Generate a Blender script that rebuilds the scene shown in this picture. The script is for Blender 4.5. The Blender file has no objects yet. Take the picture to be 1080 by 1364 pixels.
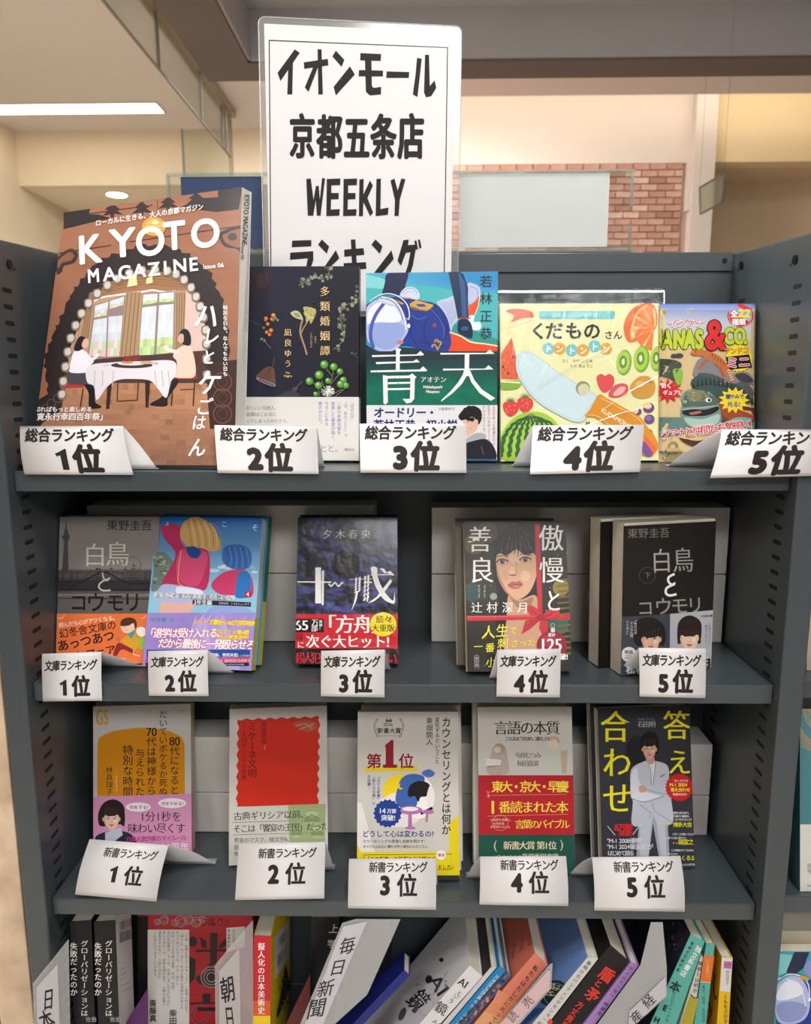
import bpy, bmesh, math, random
import numpy as np
from mathutils import Vector, Matrix
scene = bpy.context.scene
COL = scene.collection
rnd = random.Random(7)

# ------------------------------------------------------------------ camera
F_PX = 995.461
PITCH, YAW, ROLL = 0.166159, -0.016771, -0.003150
CAM = np.array([0.017344, -0.690083, 0.077051])
_cp, _sp, _cy, _sy = math.cos(PITCH), math.sin(PITCH), math.cos(YAW), math.sin(YAW)
FWD = np.array([_sy * _cp, _cy * _cp, -_sp])
_r = np.array([_cy, -_sy, 0.0]); _u = np.cross(_r, FWD)
RIGHT = math.cos(ROLL) * _r + math.sin(ROLL) * _u
UP = -math.sin(ROLL) * _r + math.cos(ROLL) * _u
cam = bpy.data.cameras.new('camera'); cam_o = bpy.data.objects.new('camera', cam); COL.objects.link(cam_o)
cam.sensor_fit = 'VERTICAL'; cam.sensor_height = 9.4; cam.sensor_width = 9.4
cam.lens = F_PX / 1364 * 9.4
cam.clip_start = 0.02; cam.clip_end = 60
m = Matrix.Identity(4)
for i in range(3):
    m[i][0] = RIGHT[i]; m[i][1] = UP[i]; m[i][2] = -FWD[i]; m[i][3] = CAM[i]
cam_o.matrix_world = m
cam.dof.use_dof = True; cam.dof.focus_distance = 0.74; cam.dof.aperture_fstop = 2.6
scene.camera = cam_o

# ------------------------------------------------------------------ light
scene.view_settings.view_transform = 'Standard'
scene.view_settings.look = 'None'
scene.view_settings.gamma = 1.0
scene.view_settings.use_curve_mapping = False
scene.view_settings.exposure = -0.03
world = bpy.data.worlds.new('shop_ambient'); scene.world = world; world.use_nodes = True
bgn = world.node_tree.nodes['Background']
bgn.inputs[0].default_value = (1.0, 0.98, 0.97, 1); bgn.inputs[1].default_value = 0.11

def area(name, loc, target, size, power, color=(1, 0.988, 0.98), size_y=None, spread=180):
    l = bpy.data.lights.new(name, 'AREA'); l.shape = 'RECTANGLE'; l.size = size; l.size_y = size_y or size
    l.energy = power; l.color = color; l.spread = math.radians(spread)
    o = bpy.data.objects.new(name, l); COL.objects.link(o); o.location = loc
    d = Vector(target) - Vector(loc); o.rotation_euler = d.to_track_quat('-Z', 'Y').to_euler()
    return o
area('unseen_ceiling_light', (0.35, -0.80, 1.45), (0.05, 0.0, -0.3), 0.30, 19, size_y=0.30)
area('unseen_ceiling_light', (-0.75, -1.20, 1.45), (0, 0.05, -0.3), 0.30, 14, size_y=0.30)
area('unseen_ceiling_light', (0.4, -2.6, 1.40), (0, 0.05, -0.3), 1.2, 19, size_y=0.5)
area('unseen_ceiling_light', (-1.2, 0.5, 1.485), (-1.2, 0.5, 0), 0.6, 120, size_y=0.6)  # added fill lamp beyond the left frame edge, lifts left wall and ceiling
area('unseen_ceiling_light', (-0.15, 2.45, 1.485), (-0.15, 2.45, 0), 0.4, 130, (1, .97, .94), size_y=0.3)  # added lamp hidden behind the title sign, brightens the room beyond
area('unseen_ceiling_light', (3.2, 1.6, 1.485), (3.2, 1.6, 0), 1.2, 190, (1, .97, .94), size_y=0.6)  # added lamp out of view at right, lights floor and far walls
area('unseen_ceiling_light', (1.0, -2.7, 1.485), (1.0, -2.7, 0), 2.4, 60, size_y=.8)

# ------------------------------------------------------------------ pixel <-> place
def ray(px, py):
    return RIGHT * ((px - 540) / F_PX) - UP * ((py - 682) / F_PX) + FWD
def hit(px, py, axis, val):
    D = ray(px, py); return CAM + D * ((val - CAM[axis]) / D[axis])
def proj(P):
    d = P - CAM; return np.array([540 + F_PX * (d @ RIGHT) / (d @ FWD), 682 - F_PX * (d @ UP) / (d @ FWD)])

# ------------------------------------------------------------------ colour and materials
def lin(h, k=1.0):
    if not isinstance(h, str): return tuple(h)
    o = []
    for i in (0, 2, 4):
        c = int(h[i:i + 2], 16) / 255
        o.append((c / 12.92 if c <= 0.04045 else ((c + 0.055) / 1.055) ** 2.4) * k)
    return tuple(o)
def mixc(a, b, t):
    a, b = lin(a), lin(b); return tuple(a[i] * (1 - t) + b[i] * t for i in range(3))

def nodes(name):
    m = bpy.data.materials.new(name); m.use_nodes = True
    nt = m.node_tree; return m, nt, nt.nodes['Principled BSDF']
def mat(name, col, rough=0.5, metal=0.0, noise=0.0, scale=40.0, bump=0.0, bscale=400.0, coat=0.0, spec=0.5):
    m, nt, b = nodes(name)
    c = lin(col); b.inputs['Roughness'].default_value = rough; b.inputs['Metallic'].default_value = metal
    b.inputs['Coat Weight'].default_value = coat; b.inputs['Specular IOR Level'].default_value = spec
    tc = nt.nodes.new('ShaderNodeTexCoord')
    n = nt.nodes.new('ShaderNodeTexNoise'); n.inputs['Scale'].default_value = scale; n.inputs['Detail'].default_value = 4
    nt.links.new(tc.outputs['Object'], n.inputs['Vector'])
    r = nt.nodes.new('ShaderNodeValToRGB')
    r.color_ramp.elements[0].position = 0.3; r.color_ramp.elements[1].position = 0.7
    r.color_ramp.elements[0].color = tuple(x * (1 - noise) for x in c) + (1,)
    r.color_ramp.elements[1].color = tuple(min(1, x * (1 + noise)) for x in c) + (1,)
    nt.links.new(n.outputs['Fac'], r.inputs['Fac']); nt.links.new(r.outputs['Color'], b.inputs['Base Color'])
    if bump:
        n2 = nt.nodes.new('ShaderNodeTexNoise'); n2.inputs['Scale'].default_value = bscale
        nt.links.new(tc.outputs['Object'], n2.inputs['Vector'])
        bp = nt.nodes.new('ShaderNodeBump'); bp.inputs['Strength'].default_value = bump; bp.inputs['Distance'].default_value = 0.0006
        nt.links.new(n2.outputs['Fac'], bp.inputs['Height']); nt.links.new(bp.outputs['Normal'], b.inputs['Normal'])
    return m
def print_mat(name, rough=0.4, coat=0.0, bump=0.0, spec=0.35):
    m, nt, b = nodes(name)
    a = nt.nodes.new('ShaderNodeAttribute'); a.attribute_name = 'Col'
    nt.links.new(a.outputs['Color'], b.inputs['Base Color'])
    b.inputs['Roughness'].default_value = rough; b.inputs['Coat Weight'].default_value = coat
    b.inputs['Coat Roughness'].default_value = 0.12; b.inputs['Specular IOR Level'].default_value = spec
    if bump:
        tc = nt.nodes.new('ShaderNodeTexCoord'); n2 = nt.nodes.new('ShaderNodeTexNoise'); n2.inputs['Scale'].default_value = 60
        nt.links.new(tc.outputs['Object'], n2.inputs['Vector'])
        bp = nt.nodes.new('ShaderNodeBump'); bp.inputs['Strength'].default_value = bump; bp.inputs['Distance'].default_value = 0.004
        nt.links.new(n2.outputs['Fac'], bp.inputs['Height']); nt.links.new(bp.outputs['Normal'], b.inputs['Normal'])
    return m
def emit(name, col, s):
    m, nt, b = nodes(name); b.inputs['Base Color'].default_value = (0, 0, 0, 1)
    b.inputs['Emission Color'].default_value = lin(col) + (1,); b.inputs['Emission Strength'].default_value = s
    return m
def clear(name, tint=(0.97, 0.985, 0.98), gloss=0.1, rough=0.08, bump=0.0, milky=0.0):
    m = bpy.data.materials.new(name); m.use_nodes = True; nt = m.node_tree; nt.nodes.clear()
    out = nt.nodes.new('ShaderNodeOutputMaterial'); t = nt.nodes.new('ShaderNodeBsdfTransparent'); t.inputs[0].default_value = tint + (1,)
    g = nt.nodes.new('ShaderNodeBsdfGlossy'); g.inputs['Roughness'].default_value = rough
    fr = nt.nodes.new('ShaderNodeFresnel'); ge = nt.nodes.new('ShaderNodeNewGeometry'); io = nt.nodes.new('ShaderNodeMath'); io.operation = 'MULTIPLY_ADD'; io.inputs[1].default_value = 1 / 1.45 - 1.45; io.inputs[2].default_value = 1.45
    nt.links.new(ge.outputs['Backfacing'], io.inputs[0]); nt.links.new(io.outputs[0], fr.inputs[0])
    ad = nt.nodes.new('ShaderNodeMath'); ad.operation = 'ADD'; ad.inputs[1].default_value = gloss; nt.links.new(fr.outputs[0], ad.inputs[0])
    mx = nt.nodes.new('ShaderNodeMixShader'); nt.links.new(ad.outputs[0], mx.inputs[0]); nt.links.new(t.outputs[0], mx.inputs[1]); nt.links.new(g.outputs[0], mx.inputs[2])
    last = mx
    if milky:
        d = nt.nodes.new('ShaderNodeBsdfDiffuse'); d.inputs[0].default_value = (0.85, 0.86, 0.86, 1)
        m2 = nt.nodes.new('ShaderNodeMixShader'); m2.inputs[0].default_value = milky
        nt.links.new(mx.outputs[0], m2.inputs[1]); nt.links.new(d.outputs[0], m2.inputs[2]); last = m2
    if bump:
        tc = nt.nodes.new('ShaderNodeTexCoord'); n2 = nt.nodes.new('ShaderNodeTexNoise'); n2.inputs['Scale'].default_value = 45; n2.inputs['Detail'].default_value = 3; n2.inputs['Distortion'].default_value = 1.5
        mp = nt.nodes.new('ShaderNodeMapping'); mp.inputs['Scale'].default_value = (1, 1, 0.35); mp.inputs['Rotation'].default_value = (0, 0.5, 0)
        nt.links.new(tc.outputs['Object'], mp.inputs[0]); nt.links.new(mp.outputs[0], n2.inputs['Vector'])
        bp = nt.nodes.new('ShaderNodeBump'); bp.inputs['Strength'].default_value = bump; bp.inputs['Distance'].default_value = 0.006
        nt.links.new(n2.outputs['Fac'], bp.inputs['Height']); nt.links.new(bp.outputs['Normal'], g.inputs['Normal'])
    nt.links.new(last.outputs[0], out.inputs[0]); return m

M = dict(
    steel=mat('painted_steel', '40474b', 0.36, 0.0, 0.05, 12, 0.05, 900, coat=0.15),
    slot=mat('slot_dark', '07080a', 0.8),
    paper=mat('white_card', 'dddbdc', 0.45, 0, 0.01),
    pages=mat('book_pages', 'cfc8b6', 0.8, 0, 0.05, 60),
    whitebox=mat('white_cardboard', 'd0ccc6', 0.6, 0, 0.03, 8),
    matte=print_mat('printed_paper', 0.5), gloss=print_mat('laminated_print', 0.38, 0.04, 0, 0.2), shrink=print_mat('shrink_wrapped_print', 0.30, 0.35, 0.30, 0.3),
    flat=print_mat('flat_ink', 0.6, 0, 0, 0.2),
    film=clear('clear_film', gloss=-0.022, rough=0.06, bump=0.25), acrylic=clear('clear_acrylic', (0.985, 0.99, 0.988), gloss=0.0, rough=0.03),
    laminate=clear('laminating_film', (0.95, 0.96, 0.96), gloss=0.06, rough=0.12, milky=0.10),
    glass=clear('smoke_curtain_glass', (0.90, 0.93, 0.91), gloss=0.03, rough=0.02),
    screw=mat('black_screw', '0b0c0d', 0.35, 0.3),
)

# ------------------------------------------------------------------ objects
def tag(o, label=None, cat=None, group=None, kind=None):
    if label: o['label'] = label
    if cat: o['category'] = cat
    if group: o['group'] = group
    if kind: o['kind'] = kind
    return o
def empty(name, loc=(0, 0, 0), mw=None, **k):
    o = bpy.data.objects.new(name, None); COL.objects.link(o); o.empty_display_size = 0.02
    if mw is not None: o.matrix_world = mw
    else: o.location = loc
    return tag(o, **k)
def mesh(name, verts, faces, material, parent=None, cols=None, smooth=False, **k):
    me = bpy.data.meshes.new(name); me.from_pydata([tuple(v) for v in verts], [], faces)
    me.materials.append(material)
    if cols is not None:
        a = me.color_attributes.new('Col', 'FLOAT_COLOR', 'CORNER')
        buf = np.ones((len(me.loops), 4), np.float32); i = 0
        for f, c in zip(faces, cols):
            n = len(f)
            buf[i:i + n, :3] = c
            i += n
        a.data.foreach_set('color', buf.ravel())
    if smooth:
        for p in me.polygons: p.use_smooth = True
    me.update()
    o = bpy.data.objects.new(name, me); COL.objects.link(o)
    if parent is not None: o.parent = parent
    return tag(o, **k)
BOXF = [(0, 3, 2, 1), (4, 5, 6, 7), (0, 1, 5, 4), (1, 2, 6, 5), (2, 3, 7, 6), (3, 0, 4, 7)]
def box_vf(x0, x1, y0, y1, z0, z1):
    return [(x0, y0, z0), (x1, y0, z0), (x1, y1, z0), (x0, y1, z0), (x0, y0, z1), (x1, y0, z1), (x1, y1, z1), (x0, y1, z1)], BOXF
class MB:
    def __init__(s): s.v = []; s.f = []; s.c = []
    def add(s, v, f, c=None):
        n = len(s.v); s.v += [tuple(map(float, p)) for p in v]; s.f += [tuple(i + n for i in g) for g in f]
        s.c += [lin(c) if c is not None else (1, 1, 1)] * len(f); return s
    def box(s, *a, c=None): return s.add(*box_vf(*a), c)
    def tube(s, p0, p1, r, n=12, c=None):
        p0, p1 = Vector(p0), Vector(p1); d = (p1 - p0).normalized(); a = d.orthogonal().normalized(); b = d.cross(a)
        v = [p + (a * math.cos(t) + b * math.sin(t)) * r for p in (p0, p1) for t in [2 * math.pi * i / n for i in range(n)]]
        f = [(i, (i + 1) % n, n + (i + 1) % n, n + i) for i in range(n)] + [tuple(range(n))[::-1], tuple(range(n, 2 * n))]
        return s.add(v, f, c)
    def build(s, name, material, parent=None, cols=False, bevel=0, **k):
        o = mesh(name, s.v, s.f, material, parent, s.c if cols else None, **k)
        if bevel:
            md = o.modifiers.new('bevel', 'BEVEL'); md.width = bevel; md.segments = 2; md.limit_method = 'ANGLE'; md.angle_limit = 0.9
        return o

# ------------------------------------------------------------------ glyphs from Blender's own font
_G = {}
_fc = bpy.data.curves.new('g', 'FONT'); _fc.size = 1; _fo = bpy.data.objects.new('g', _fc)
def glyph(ch, off=0.0, res=2):
    if ord(ch) < 128: res = 6
    k = (ch, off)
    if k in _G: return _G[k]
    _fc.resolution_u = res; _fc.offset = off
    def get(t):
        _fc.body = t; me = bpy.data.meshes.new_from_object(_fo)
        v = np.array([(p.co.x, p.co.y) for p in me.vertices]).reshape(-1, 2); f = [tuple(p.vertices) for p in me.polygons]
        bpy.data.meshes.remove(me); return v, f
    if ch in ' \u3000': _G[k] = (np.zeros((0, 2)), [], 1.0 if ch != ' ' else 0.3); return _G[k]
    v, f = get(ch)
    if len(v) == 0: _G[k] = (v, [], 1.0); return _G[k]
    if ord(ch) > 0x2fff or ord(ch) in (0x2026, 0x2500): adv = 1.0
    else: adv = get(ch + ch)[0][:, 0].max() - v[:, 0].max()
    _G[k] = (v, f, adv); return _G[k]
ROTV = 'ー―「」『』（）()〜…─'
OCT = {0: [(0, 0)], 1: [(math.cos(a), math.sin(a)) for a in [math.pi / 4 + math.pi / 2 * i for i in range(4)]],
       2: [(math.cos(a), math.sin(a)) for a in [math.pi / 4 * i for i in range(8)]] + [(0, 0)]}

class Art:
    """flat print laid on a surface: shapes are read in picture pixels, carried to the surface's own (u, v), clipped to it"""
    def __init__(s, p2uv, uv2p, w, h, clip=True, step=2.2e-6, base=2e-4):
        s.p2uv, s.uv2p, s.w, s.h, s.clip = p2uv, uv2p, w, h, clip
        s.v = []; s.f = []; s.c = []; s.n = 0; s.nv = 0; s.step = step; s.base = base; s.cuts = None; s.fz = False; s.cs(0, 0, 1)
    def cs(s, x0, y0, k): s.x0, s.y0, s.k = x0, y0, k; return s
    def uv(s, pts):
        p = np.asarray(pts, float).reshape(-1, 2) / s.k + (s.x0, s.y0); return s.p2uv(p)
    def lvl(s, k=2.0):
        if not s.fz: s.n += k
        return s.base + s.n * s.step
    def _put(s, uvs, faces, cols, nn):
        if s.cuts is not None: uvs, faces, cols = s.cut(uvs, faces, cols)
        P = s.uv2p(uvs, nn); b = s.nv; s.v.append(P); s.nv += len(P)
        s.f += [tuple(i + b for i in g) for g in faces]; s.c += cols
    def cut(s, uvs, faces, cols):
        V, F, C = [], [], []
        for f, c in zip(faces, cols):
            P = uvs[list(f)]; lo, hi = P[:, 1].min(), P[:, 1].max()
            if isinstance(c, list): c = c[0]
            for a, b in zip(s.cuts[:-1], s.cuts[1:]):
                if hi <= a or lo >= b: continue
                Q = [tuple(p) for p in P]
                for lim, sg in ((a, 1), (b, -1)):
                    out = []
                    for i in range(len(Q)):
                        p, q = Q[i - 1], Q[i]; dp, dq = (p[1] - lim) * sg, (q[1] - lim) * sg
                        if (dp >= 0) != (dq >= 0): t = dp / (dp - dq); out.append((p[0] + (q[0] - p[0]) * t, lim))
                        if dq >= 0: out.append(q)
                    Q = out
                    if len(Q) < 3: break
                if len(Q) >= 3: F.append(tuple(range(len(V), len(V) + len(Q)))); V += Q; C.append(c)
        return np.array(V).reshape(-1, 2), F, C
    def clipuv(s, P):
        P = [tuple(p) for p in P]
        for ax, lim, sg in ((0, 0, 1), (0, s.w, -1), (1, 0, 1), (1, s.h, -1)):
            out = []
            for i in range(len(P)):
                a, b = P[i - 1], P[i]; da, db = (a[ax] - lim) * sg, (b[ax] - lim) * sg
                if (da >= 0) != (db >= 0):
                    t = da / (da - db); out.append((a[0] + (b[0] - a[0]) * t, a[1] + (b[1] - a[1]) * t))
                if db >= 0: out.append(b)
            P = out
            if len(P) < 3: return None
        return np.array(P)
    def poly(s, pts, col):
        q = s.uv(pts)
        if s.clip: q = s.clipuv(q)
        if q is None: return s
        s._put(q, [tuple(range(len(q)))], [lin(col)], s.lvl()); return s
    def smooth(s, pts, col, n=5):
        return s.poly(spline(pts, n, True), col)
    def rect(s, x0, y0, x1, y1, col): return s.poly([(x0, y0), (x1, y0), (x1, y1), (x0, y1)], col)
    def ell(s, x, y, rx, ry=None, col='000000', rot=0, n=20):
        ry = ry or rx; c, d = math.cos(rot), math.sin(rot)
        return s.poly([(x + rx * math.cos(t) * c - ry * math.sin(t) * d, y + rx * math.cos(t) * d + ry * math.sin(t) * c) for t in [2 * math.pi * i / n for i in range(n)]], col)
    def ring(s, x, y, r, w, col, n=28):
        return s.line([(x + r * math.cos(2 * math.pi * i / n), y + r * math.sin(2 * math.pi * i / n)) for i in range(n + 1)], w, col)
    def star(s, x, y, r0, r1, n, col, sy=1.0):
        return s.poly([(x + (r0 if i % 2 else r1) * math.cos(math.pi * i / n), y + sy * (r0 if i % 2 else r1) * math.sin(math.pi * i / n)) for i in range(2 * n)], col)
    def line(s, pts, w, col, curve=False, taper=None):
        if curve: pts = spline(pts, 5, False)
        p = np.asarray(pts, float); d = np.gradient(p, axis=0); L = np.hypot(d[:, 0], d[:, 1]) + 1e-9
        nrm = np.stack([-d[:, 1] / L, d[:, 0] / L], 1)
        ww = np.full(len(p), w / 2.0)
        if taper: ww = w / 2.0 * np.interp(np.linspace(0, 1, len(p)), np.linspace(0, 1, len(taper)), taper)
        a = p + nrm * ww[:, None]; b = p - nrm * ww[:, None]
        q = s.uv(np.concatenate([a, b])); n = len(p)
        if s.clip: q = np.clip(q, (0, 0), (s.w, s.h))
        s._put(q, [(i, i + 1, n + i + 1, n + i) for i in range(n - 1)], [lin(col)] * (n - 1), s.lvl()); return s
    def grid(s, x0, y0, x1, y1, nx, ny, fn):
        xs, ys = np.linspace(x0, x1, nx + 1), np.linspace(y0, y1, ny + 1)
        P = np.array([(x, y) for y in ys for x in xs]); q = s.uv(P)
        if s.clip: q = np.clip(q, (0, 0), (s.w, s.h))
        fs, cs = [], []
        vc = [lin(fn((p[0] - x0) / (x1 - x0), (p[1] - y0) / (y1 - y0))) for p in P]
        for j in range(ny):
            for i in range(nx):
                a = j * (nx + 1) + i; g = (a, a + 1, a + nx + 2, a + nx + 1); fs.append(g); cs.append([vc[t] for t in g])
        s._put(q, fs, cs, s.lvl()); return s
    def text(s, t, x, y, size, col, vert=False, bold=0, thick=0.022, sx=1.0, sy=1.0, rot=0.0, track=1.0, shear=0.0, align='l', mincho=0.0, off=0.0):
        w = thick; offs = OCT[bold]
        if mincho: offs = [(-mincho, 0), (0, 0), (mincho, 0)]; w = 1.0; off = -0.004
        c, d = math.cos(rot), math.sin(rot)
        items = []; cur = 0.0
        for ch in t:
            if ch == '\n': continue
            v, f, adv = glyph(ch, off)
            if vert:
                if ch in ROTV: g = np.stack([v[:, 1] - 0.38, -(v[:, 0] - 0.5) - 0.5], 1) if len(v) else v
                elif ch in '、。': g = v + (0.1, -0.35) if len(v) else v
                elif adv < 0.9: g = v - (adv / 2, 0.85) if len(v) else v
                else: g = v - (0.5, 0.88) if len(v) else v
                items.append((g * (sx, sy) + (0, -cur) if len(v) else g, f)); cur += track * sy * (1.0 if adv >= 0.9 or adv > .4 else adv + .25)
            else:
                items.append((v * (sx, sy) + (cur, 0) if len(v) else v, f)); cur += adv * track * sx
        sh = 0.0 if align == 'l' else (-cur / 2 if align == 'c' else -cur)
        nn = s.lvl(2.0); wc = s.w; hc = s.h; s.n += len(offs)
        lc = lin(col)
        for g, f in items:
            if not len(g): continue
            g = g.copy()
            if vert: g[:, 1] -= sh
            else: g[:, 0] += sh
            g[:, 0] += g[:, 1] * shear
            for io, (ox, oy) in enumerate(offs):
                h = (g + (ox * w, oy * w)) * size
                q = s.uv(np.stack([x + h[:, 0] * c + h[:, 1] * d, y + h[:, 0] * d - h[:, 1] * c], 1))
                ff = f
                if s.clip:
                    ok = (q[:, 0] > 0) & (q[:, 0] < wc) & (q[:, 1] > 0) & (q[:, 1] < hc)
                    if not ok.all(): ff = [k for k in f if all(ok[i] for i in k)]
                    if not ff: continue
                s._put(q, ff, [lc] * len(ff), nn + io * s.step)
        return s
    def build(s, name, material, parent, **k):
        if not s.f: return None
        V = np.concatenate(s.v)
        return mesh(name, V, s.f, material, parent, s.c, **k)

def spline(P, n=5, closed=True):
    P = [np.array(p, float) for p in P]; out = []; N = len(P)
    rng = range(N) if closed else range(N - 1)
    for i in rng:
        g = (lambda k: P[k % N]) if closed else (lambda k: P[min(max(k, 0), N - 1)])
        a, b, c, d = g(i - 1), g(i), g(i + 1), g(i + 2)
        for j in range(n):
            t = j / n; out.append(0.5 * (2 * b + (c - a) * t + (2 * a - 5 * b + 4 * c - d) * t * t + (3 * b - a - 3 * c + d) * t ** 3))
    if not closed: out.append(P[-1])
    return out
_nr = np.random.RandomState(3).rand(64, 64)
def vnoise(x, y):
    xi, yi = int(math.floor(x)), int(math.floor(y)); fx, fy = x - xi, y - yi
    fx = fx * fx * (3 - 2 * fx); fy = fy * fy * (3 - 2 * fy)
    g = lambda a, b: _nr[a & 63, b & 63]
    return (g(xi, yi) * (1 - fx) + g(xi + 1, yi) * fx) * (1 - fy) + (g(xi, yi + 1) * (1 - fx) + g(xi + 1, yi + 1) * fx) * fy
def fbm(x, y): return (vnoise(x, y) + 0.5 * vnoise(2 * x + 5, 2 * y) + 0.25 * vnoise(4 * x, 4 * y + 9)) / 1.75

# ------------------------------------------------------------------ fit an upright book to its four cover corners
def fit_frame(quad, zs, t, W0, H0, sw=20., y0=.05, sy=20., rollw=100.):
    quad = np.array(quad, float)
    def frame(p):
        x, y, yaw, lean, roll, W_, H_ = p
        ax = np.array([math.cos(yaw), math.sin(yaw), 0]); ay = np.array([-math.sin(yaw), math.cos(yaw), 0]); az = np.array([0, 0, 1.])
        up = math.cos(lean) * az + math.sin(lean) * ay
        X_ = math.cos(roll) * ax + math.sin(roll) * up; U_ = -math.sin(roll) * ax + math.cos(roll) * up
        o = np.array([x, y, zs + t * math.sin(max(lean, 0)) + abs(W_ / 2 * math.sin(roll)) + 0.0004])
        return o, X_, U_
    def res(p):
        o, X_, U_ = frame(p); W_, H_ = p[5], p[6]
        pts = [o - X_ * W_ / 2 + U_ * H_, o + X_ * W_ / 2 + U_ * H_, o + X_ * W_ / 2, o - X_ * W_ / 2]
        e = list(np.array([proj(P) - c for P, c in zip(pts, quad)]).ravel())
        e += [sw * (W_ - W0) * 10, sw * (H_ - H0) * 10, sy * (p[1] - y0), rollw * p[4], 5 * p[2], 5 * (p[3] - .1)]
        return np.array(e)
    p = np.array([(quad[:, 0].mean() - 540) / F_PX * .74, y0, 0, .1, 0, W0, H0])
    for i in range(25):
        r0 = res(p); J = np.array([(res(p + np.eye(7)[i] * 1e-6) - r0) / 1e-6 for i in range(7)]).T
        p = p - np.linalg.lstsq(J, r0, rcond=None)[0]
    o, X_, U_ = frame(p); Y_ = np.cross(U_, X_)
    print('fit', p.round(3), 'err', np.abs(res(p)[:8]).max().round(1))
    return o, X_, Y_, U_, p[5], p[6]
def mat4(o, X, Y, Z):
    m = Matrix.Identity(4)
    for i in range(3): m[i][0], m[i][1], m[i][2], m[i][3] = X[i], Y[i], Z[i], o[i]
    return m
def plane_art(o, X, Y, Z, w, h, **k):
    """art on the plane y=0 of a frame whose origin is the middle of its lower edge; u from left, v from bottom"""
    def p2uv(p):
        D = RIGHT[None] * ((p[:, :1] - 540) / F_PX) - UP[None] * ((p[:, 1:] - 682) / F_PX) + FWD[None]
        t = ((o - CAM) @ Y) / (D @ Y); P = CAM + D * t[:, None] - o
        return np.stack([P @ X + w / 2, P @ Z], 1)
    def uv2p(q, n): return np.stack([q[:, 0] - w / 2, np.full(len(q), -n), q[:, 1]], 1)
    return Art(p2uv, uv2p, w, h, **k)

def surf_p2uv(S, p):
    uv = np.full((len(p), 2), .5)
    def pj(uv):
        d = S(uv) - CAM; k = F_PX / (d @ FWD); return np.stack([540 + k * (d @ RIGHT), 682 - k * (d @ UP)], 1)
    for _ in range(12):
        e = p - pj(uv); h = 1e-5
        a = (pj(uv + (h, 0)) - pj(uv)) / h; b = (pj(uv + (0, h)) - pj(uv)) / h
        det = a[:, 0] * b[:, 1] - a[:, 1] * b[:, 0]
        uv = uv + np.stack([(e[:, 0] * b[:, 1] - e[:, 1] * b[:, 0]) / det, (a[:, 0] * e[:, 1] - a[:, 1] * e[:, 0]) / det], 1)
        uv = np.clip(uv, -2, 3)
    return uv
def book(name, label, quad, zs, t, W0=.105, H0=.148, y0=.05, sw=10, cover='888888', spine=None, material='gloss', spine_side=1, back='dddddd', hard=False, copies=0, copy_label=None, cat='book', group=None, copy_off=(0.0, 0.0), rise=0.0, **fk):
    """root Empty; parts: cover (front, spine and back boards), page_block, cover_print"""
    o, X, Y, Z, w, h = fit_frame(quad, zs, t, W0, H0, y0=y0, sw=sw, **fk)
    root = empty(name, mw=mat4(o, X, Y, Z), label=label, cat=cat, group=group)
    def body(root):
        b = MB(); ct = 0.0022 if hard else 0.0005
        b.box(-w / 2, w / 2, 0, ct, 0, h, c=cover); b.box(-w / 2, w / 2, t - ct, t, 0, h, c=back)
        sx = w / 2 * spine_side; b.box(min(sx, sx - spine_side * ct), max(sx, sx - spine_side * ct), ct, t - ct, 0, h, c=spine or cover)
        b.build('cover', M[material], root, cols=True)
        ins = 0.003 if hard else 0.0008
        x0, x1 = (-w / 2 + ins, w / 2 - ct) if spine_side > 0 else (-w / 2 + ct, w / 2 - ins)
        MB().box(x0, x1, ct, t - ct, ins if hard else 0.0002, h - ins + rise).build('page_block', M['pages'], root)
    body(root)
    for i in range(copies):
        dx, dz = copy_off
        oc = o + Y * (t + 0.0008) * (i + 1) + X * dx * (i + 1) + Z * 0.0
        oc = oc + Z * (max(0, zs + .0006 - min((oc + Y * t)[2] - abs(X[2]) * w / 2, 9)) / Z[2])
        r2 = empty(name, mw=mat4(oc, X, Y, Z), label=copy_label, cat=cat, group=None); body(r2)
    return root, plane_art(o, X, Y, Z, w, h, base=4.5e-4), (o, X, Y, Z, w, h, t)
def band(root, fr, z1, col, spine_side=1, z0=0.0, material='gloss', th=0.0003):
    o, X, Y, Z, w, h, t = fr
    b = MB(); b.box(-w / 2 - (0.0003 if spine_side < 0 else 0), w / 2 + (0.0003 if spine_side > 0 else 0), -th, 0, z0, z1, c=col)
    sx = (w / 2) * spine_side; b.box(min(sx, sx + .0003 * spine_side), max(sx, sx + .0003 * spine_side), 0, t, z0, z1, c=col)
    return b.build('paper_band', M[material], root, cols=True)
# ================================================================== shelf unit
Z1, Z2, Z3, Z4 = 0.0, -0.20882, -0.44318, -0.690
TH = 0.0189
HW = 0.3605; YB = 0.166
unit = empty('shelf_unit', (0, 0.08, -1.40), label='dark grey steel bookshelf unit with slotted side panels holding the ranked books', cat='bookshelf')
def child(o):
    o.matrix_parent_inverse = unit.matrix_world.inverted() if False else Matrix.Translation((0, -0.08, 1.40)); return o
for zt in (Z1, Z2, Z3, Z4):
    b = MB().box(-HW, HW, -0.0005, YB, zt - 0.0012, zt).box(-HW, HW, 0, 0.0012, zt - TH, zt - .0012).box(-HW, HW, 0.0012, 0.012, zt - TH, zt - TH + .0012)
    b.box(-HW, -HW + .0012, 0.0012, YB, zt - TH, zt - .0012).box(HW - .0012, HW, 0.0012, YB, zt - TH, zt - .0012)
    child(b.build('shelf_board', M['steel'], unit, bevel=0.0006))
child(MB().box(-.3625, .3625, YB + .0005, YB + .002, -1.38, 0.205).build('back_panel', M['steel'], unit))
b = MB().box(-0.361, 0.3605, YB - .002, YB + .0, 0.2005, 0.2205).box(-0.361, 0.3605, YB, YB + .03, 0.219, 0.2205).box(-0.361, .3605, YB, YB + .006, 0.2, 0.2015)
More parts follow.
